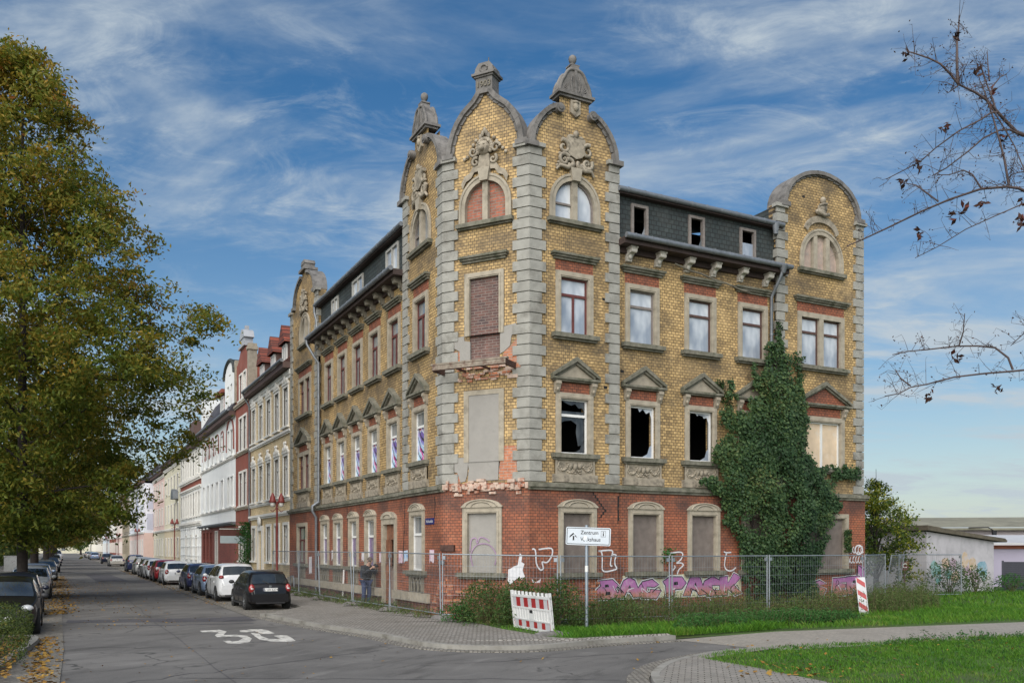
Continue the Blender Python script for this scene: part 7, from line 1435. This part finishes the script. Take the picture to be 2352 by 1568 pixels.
def weeds(name, label, poly, n, h0, h1, mat, nl, size, z, spread=.16):
    mb = MB(); ms = MB()
    for x, y in scatter(poly, n, r):
        h = r.uniform(h0, h1) * (1 + .45 * noise.noise((x * .7, y * .7, 2))); lx, ly = r.gauss(0, .12), r.gauss(0, .12)
        mb.tube([(x, y, z), (x + lx * .5, y + ly * .5, z + h * .6), (x + lx, y + ly, z + h)], [.006, .005, .002], 3, 1, False)
        for k in range(nl):
            q = r.random() ** .8; mb.leaf((x + lx * q + r.gauss(0, spread) * (1.1 - .7 * q), y + ly * q + r.gauss(0, spread) * (1.1 - .7 * q), z + h * q), size * r.uniform(.5, 1.3), r, 0, .4, .35)
    return tag(mb.build(name, [mat, M_stem]), label, 'weeds', kind='stuff')
def wl(s, n): p = B + uR * s + nR * n; return (p.x, p.y)
def ll(s, n): p = st(s, n); return (p.x, p.y)
weeds('weeds', 'tall straggling weeds between the brick base and the fence', [wl(-.3, .15), wl(14, .15), wl(14, 2.2), wl(9, 2.4), wl(4, 2.3), wl(.5, 2.3), (-.9, 24.4), (-1.9, 26.3)], 1500, .3, .85, L_weed, 17, .075, .1)
weeds('weeds', 'dry weeds round the leaning beacon and the house end', [(11.2, 29.3), (15.5, 31.5), (17.5, 37.5), (15.5, 37.0), (12.8, 31.8)], 420, .35, .9, L_weed, 18, .09, .08)
weeds('weeds', 'low weeds along the foot of the left facade', [ll(-.4, .1), ll(-.2, .9), ll(6, 1.15), ll(13, 1.2), ll(18, 1.1), ll(18, .1)], 420, .08, .34, L_weed, 14, .075, .19, .1)
weeds('nettles', 'bright low nettle patch along the path edge', [(4.3, 22.9), (7.0, 24.3), (10.2, 26.0), (10.6, 27.0), (8, 26.6), (4.6, 24.6)], 900, .22, .42, L_nettle, 20, .085, .07, .09)
def shrub(label, P, hw, h, n, size, mat, seed):
    r2 = random.Random(seed); s_ = thing('shrub', label, 'shrub', T(*P)); mb = MB(); ms = MB()
    for k in range(16):
        a = r2.random() * 6.28; q = r2.uniform(.3, 1); ms.tube([(0, 0, 0), (hw * q * .5 * math.cos(a), hw * q * .5 * math.sin(a), h * .55), (hw * q * math.cos(a), hw * q * math.sin(a), h * r2.uniform(.7, 1.05))], [.014, .009, .003], 4)
    ms.build('stem', M_stem, s_)
    for k in range(n):
        a = r2.random() * 6.28; ct = r2.random(); rr = r2.random() ** .45 * (1 + .25 * math.sin(3 * a + seed)); z = h * (ct ** .8) * (.8 + .35 * r2.random()); w = hw * math.sqrt(max(.05, 1 - (z / (h * 1.15)) ** 2))
        mb.leaf((w * rr * math.cos(a) + r2.gauss(0, .05), w * rr * math.sin(a) + r2.gauss(0, .05), z), size * r2.uniform(.5, 1.25), r2, 0, .5, .35)
    mb.build('foliage', mat, s_)
shrub('bushy green shrub just left of the striped barrier', (-.75, 24.9, .12), .95, 1.15, 2600, .10, L_shrub, 1); shrub('low dark shrub behind the striped barrier', (.3, 24.4, .12), .9, 1.2, 2400, .10, L_shrub, 2)
shrub('dark shrub to the right of the striped barrier before the signpost', (1.25, 23.9, .12), .75, 1.25, 2300, .10, L_shrub, 3); shrub('small low shrub at the paving edge left of the barrier', (-1.55, 25.3, .14), .55, .55, 900, .09, L_nettle, 4)
shrub('loose shrub right of the signpost below the pink lettering', (3.0, 25.1, .1), 1.0, .75, 1600, .09, L_shrub, 5)
shrub('leafy shrub in front of the graffitied shed, left of the last fence post', (20.6, 41.2, .05), 1.1, 1.55, 1200, .15, L_shrub, 6); shrub('upright shrub in front of the shed wall, right of the last fence post', (22.4, 42.3, .05), .8, 1.3, 900, .14, L_shrub, 7); shrub('low shrub by the right corner of the shed', (25.0, 43.7, .05), 1.0, .9, 800, .14, L_nettle, 8)
weeds('weeds', 'broad leaved weeds dotted through the foreground lawn', [(5.2, 15), (9, 15), (13, 21), (12.5, 22.1), (6, 19.4), (4.4, 17.5)], 130, .03, .09, L_nettle, 10, .07, .08, .06)
weeds('weeds', 'rank tufts at the lawn edge by the path', [(8, 20.2), (13.1, 22.2), (15, 22.9), (14.8, 22.2), (9, 20)], 60, .1, .28, L_nettle, 16, .07, .08, .1)
cp = thing('climbing_plant', 'green climber hanging on the red house below the shop sign', 'climber', frame(st(30.4, 0), uL, nL)); mb = MB(); r2 = random.Random(77)
for k in range(1700):
    z = 3.9 * r2.random() ** .8; w = .9 * math.sin(min(1, (4.0 - z) / 1.2) * 1.57) * (.75 + .3 * math.sin(z * 3)); mb.leaf((r2.gauss(0, .5) * w, .1 + abs(r2.gauss(0, .32)), z), .16, r2, 0, .3, .35)
mb.build('foliage', L_nettle, cp); MB().tube([(0, .1, 0), (.1, .1, 2), (0, .1, 3.8)], .04, 6).build('stem', M_barkd, cp)
# clipped hedge bottom left, and the green belt behind the trees
hd = thing('hedge', 'rounded clipped hedge in the planting bed at the bottom left corner', 'hedge', T(*st(-2.5, 12.6, .1))); mb = MB(); r2 = random.Random(61)
for k in range(18000):
    s_, n_ = r2.uniform(-4.4, 5.1), r2.uniform(-1.5, 1.7); e = min(1, (4.7 - abs(s_ - .35)) / .45, (1.62 - abs(n_ - .1)) / .4); e = max(0, e); z = (.28 + .52 * math.sqrt(e)) * (1 + .1 * noise.noise((s_ * 1.2, n_ * 1.2, 0))) * (1 - .9 * r2.random() ** 2.2)
    p = uL * s_ + nL * n_; mb.leaf((p.x, p.y, z + .02 * r2.gauss(0, 1)), r2.uniform(.04, .085), r2, 0, .5, .4)
mb.build('foliage', L_hedge, hd)
mb = MB()
for k in range(40): p = uL * r2.uniform(-4, 4.6) + nL * r2.uniform(-.8, 1.2); mb.tube([(p.x, p.y, 0), (p.x + r2.gauss(0, .1), p.y + r2.gauss(0, .1), .55)], .008, 4)
mb.build('stem', M_stem, hd)
mb = MB()
for k in range(15000):
    s_ = 4 + 230 * r2.random() ** 1.5; n_ = 17.6 + r2.gauss(0, .7); z = 3.6 * r2.random() ** .8; p = st(s_, n_ , z); mb.leaf(p, r2.uniform(.3, .55) * (.7 + s_ / 120), r2, 0, .2, .5)
tag(mb.build('far_hedge', L_hedge), 'dark green hedge belt behind the parked cars and trunks on the left', 'hedge', kind='stuff')
# fallen leaves
mb = MB(); r2 = random.Random(71)
def fall(n, fn, s0, s1, z=.02):
    for k in range(n):
        p = fn(); c = Vector((p[0], p[1], z + .012 * r2.random())); d = Vector((r2.gauss(0, .35), r2.gauss(0, .35), 1)).normalized(); t = d.cross(Vector((r2.gauss(0, 1), r2.gauss(0, 1), 0))).normalized() * r2.uniform(s0, s1); w = d.cross(t) * .7; mb.add([c - t, c + w, c + t, c - w], [(0, 1, 2, 3)])
fall(1900, lambda: ll(9 + 45 * r2.random() ** 1.3, 10.55 + r2.gauss(0, .32)), .03, .07); fall(700, lambda: ll(2 + 40 * r2.random(), 8.8 + r2.gauss(0, 1.2)), .02, .045)
fall(520, lambda: ll(-9 + 9.5 * r2.random(), 11.05 + abs(r2.gauss(0, .18)) * -1 + .05 * 0 + (.35 * (r2.random() - .6))), .03, .07); fall(900, lambda: ll(12 + 60 * r2.random(), 4.75 + r2.gauss(0, .25)), .02, .05)
fall(350, lambda: ll(-8 + 8 * r2.random(), 11.3 + .4 * r2.random()), .03, .06, .13); fall(60, lambda: (r2.uniform(3.9, 6.2), r2.uniform(14.9, 16.8)), .035, .07, .11); fall(160, lambda: (r2.uniform(4.5, 12), r2.uniform(14.9, 21)), .02, .05, .12); fall(90, lambda: (r2.uniform(-8, 6), r2.uniform(15, 24)), .02, .045, .015)
tag(mb.build('fallen_leaves', L_dead), 'orange fallen leaves along the gutters and kerbs', 'leaves', kind='stuff')
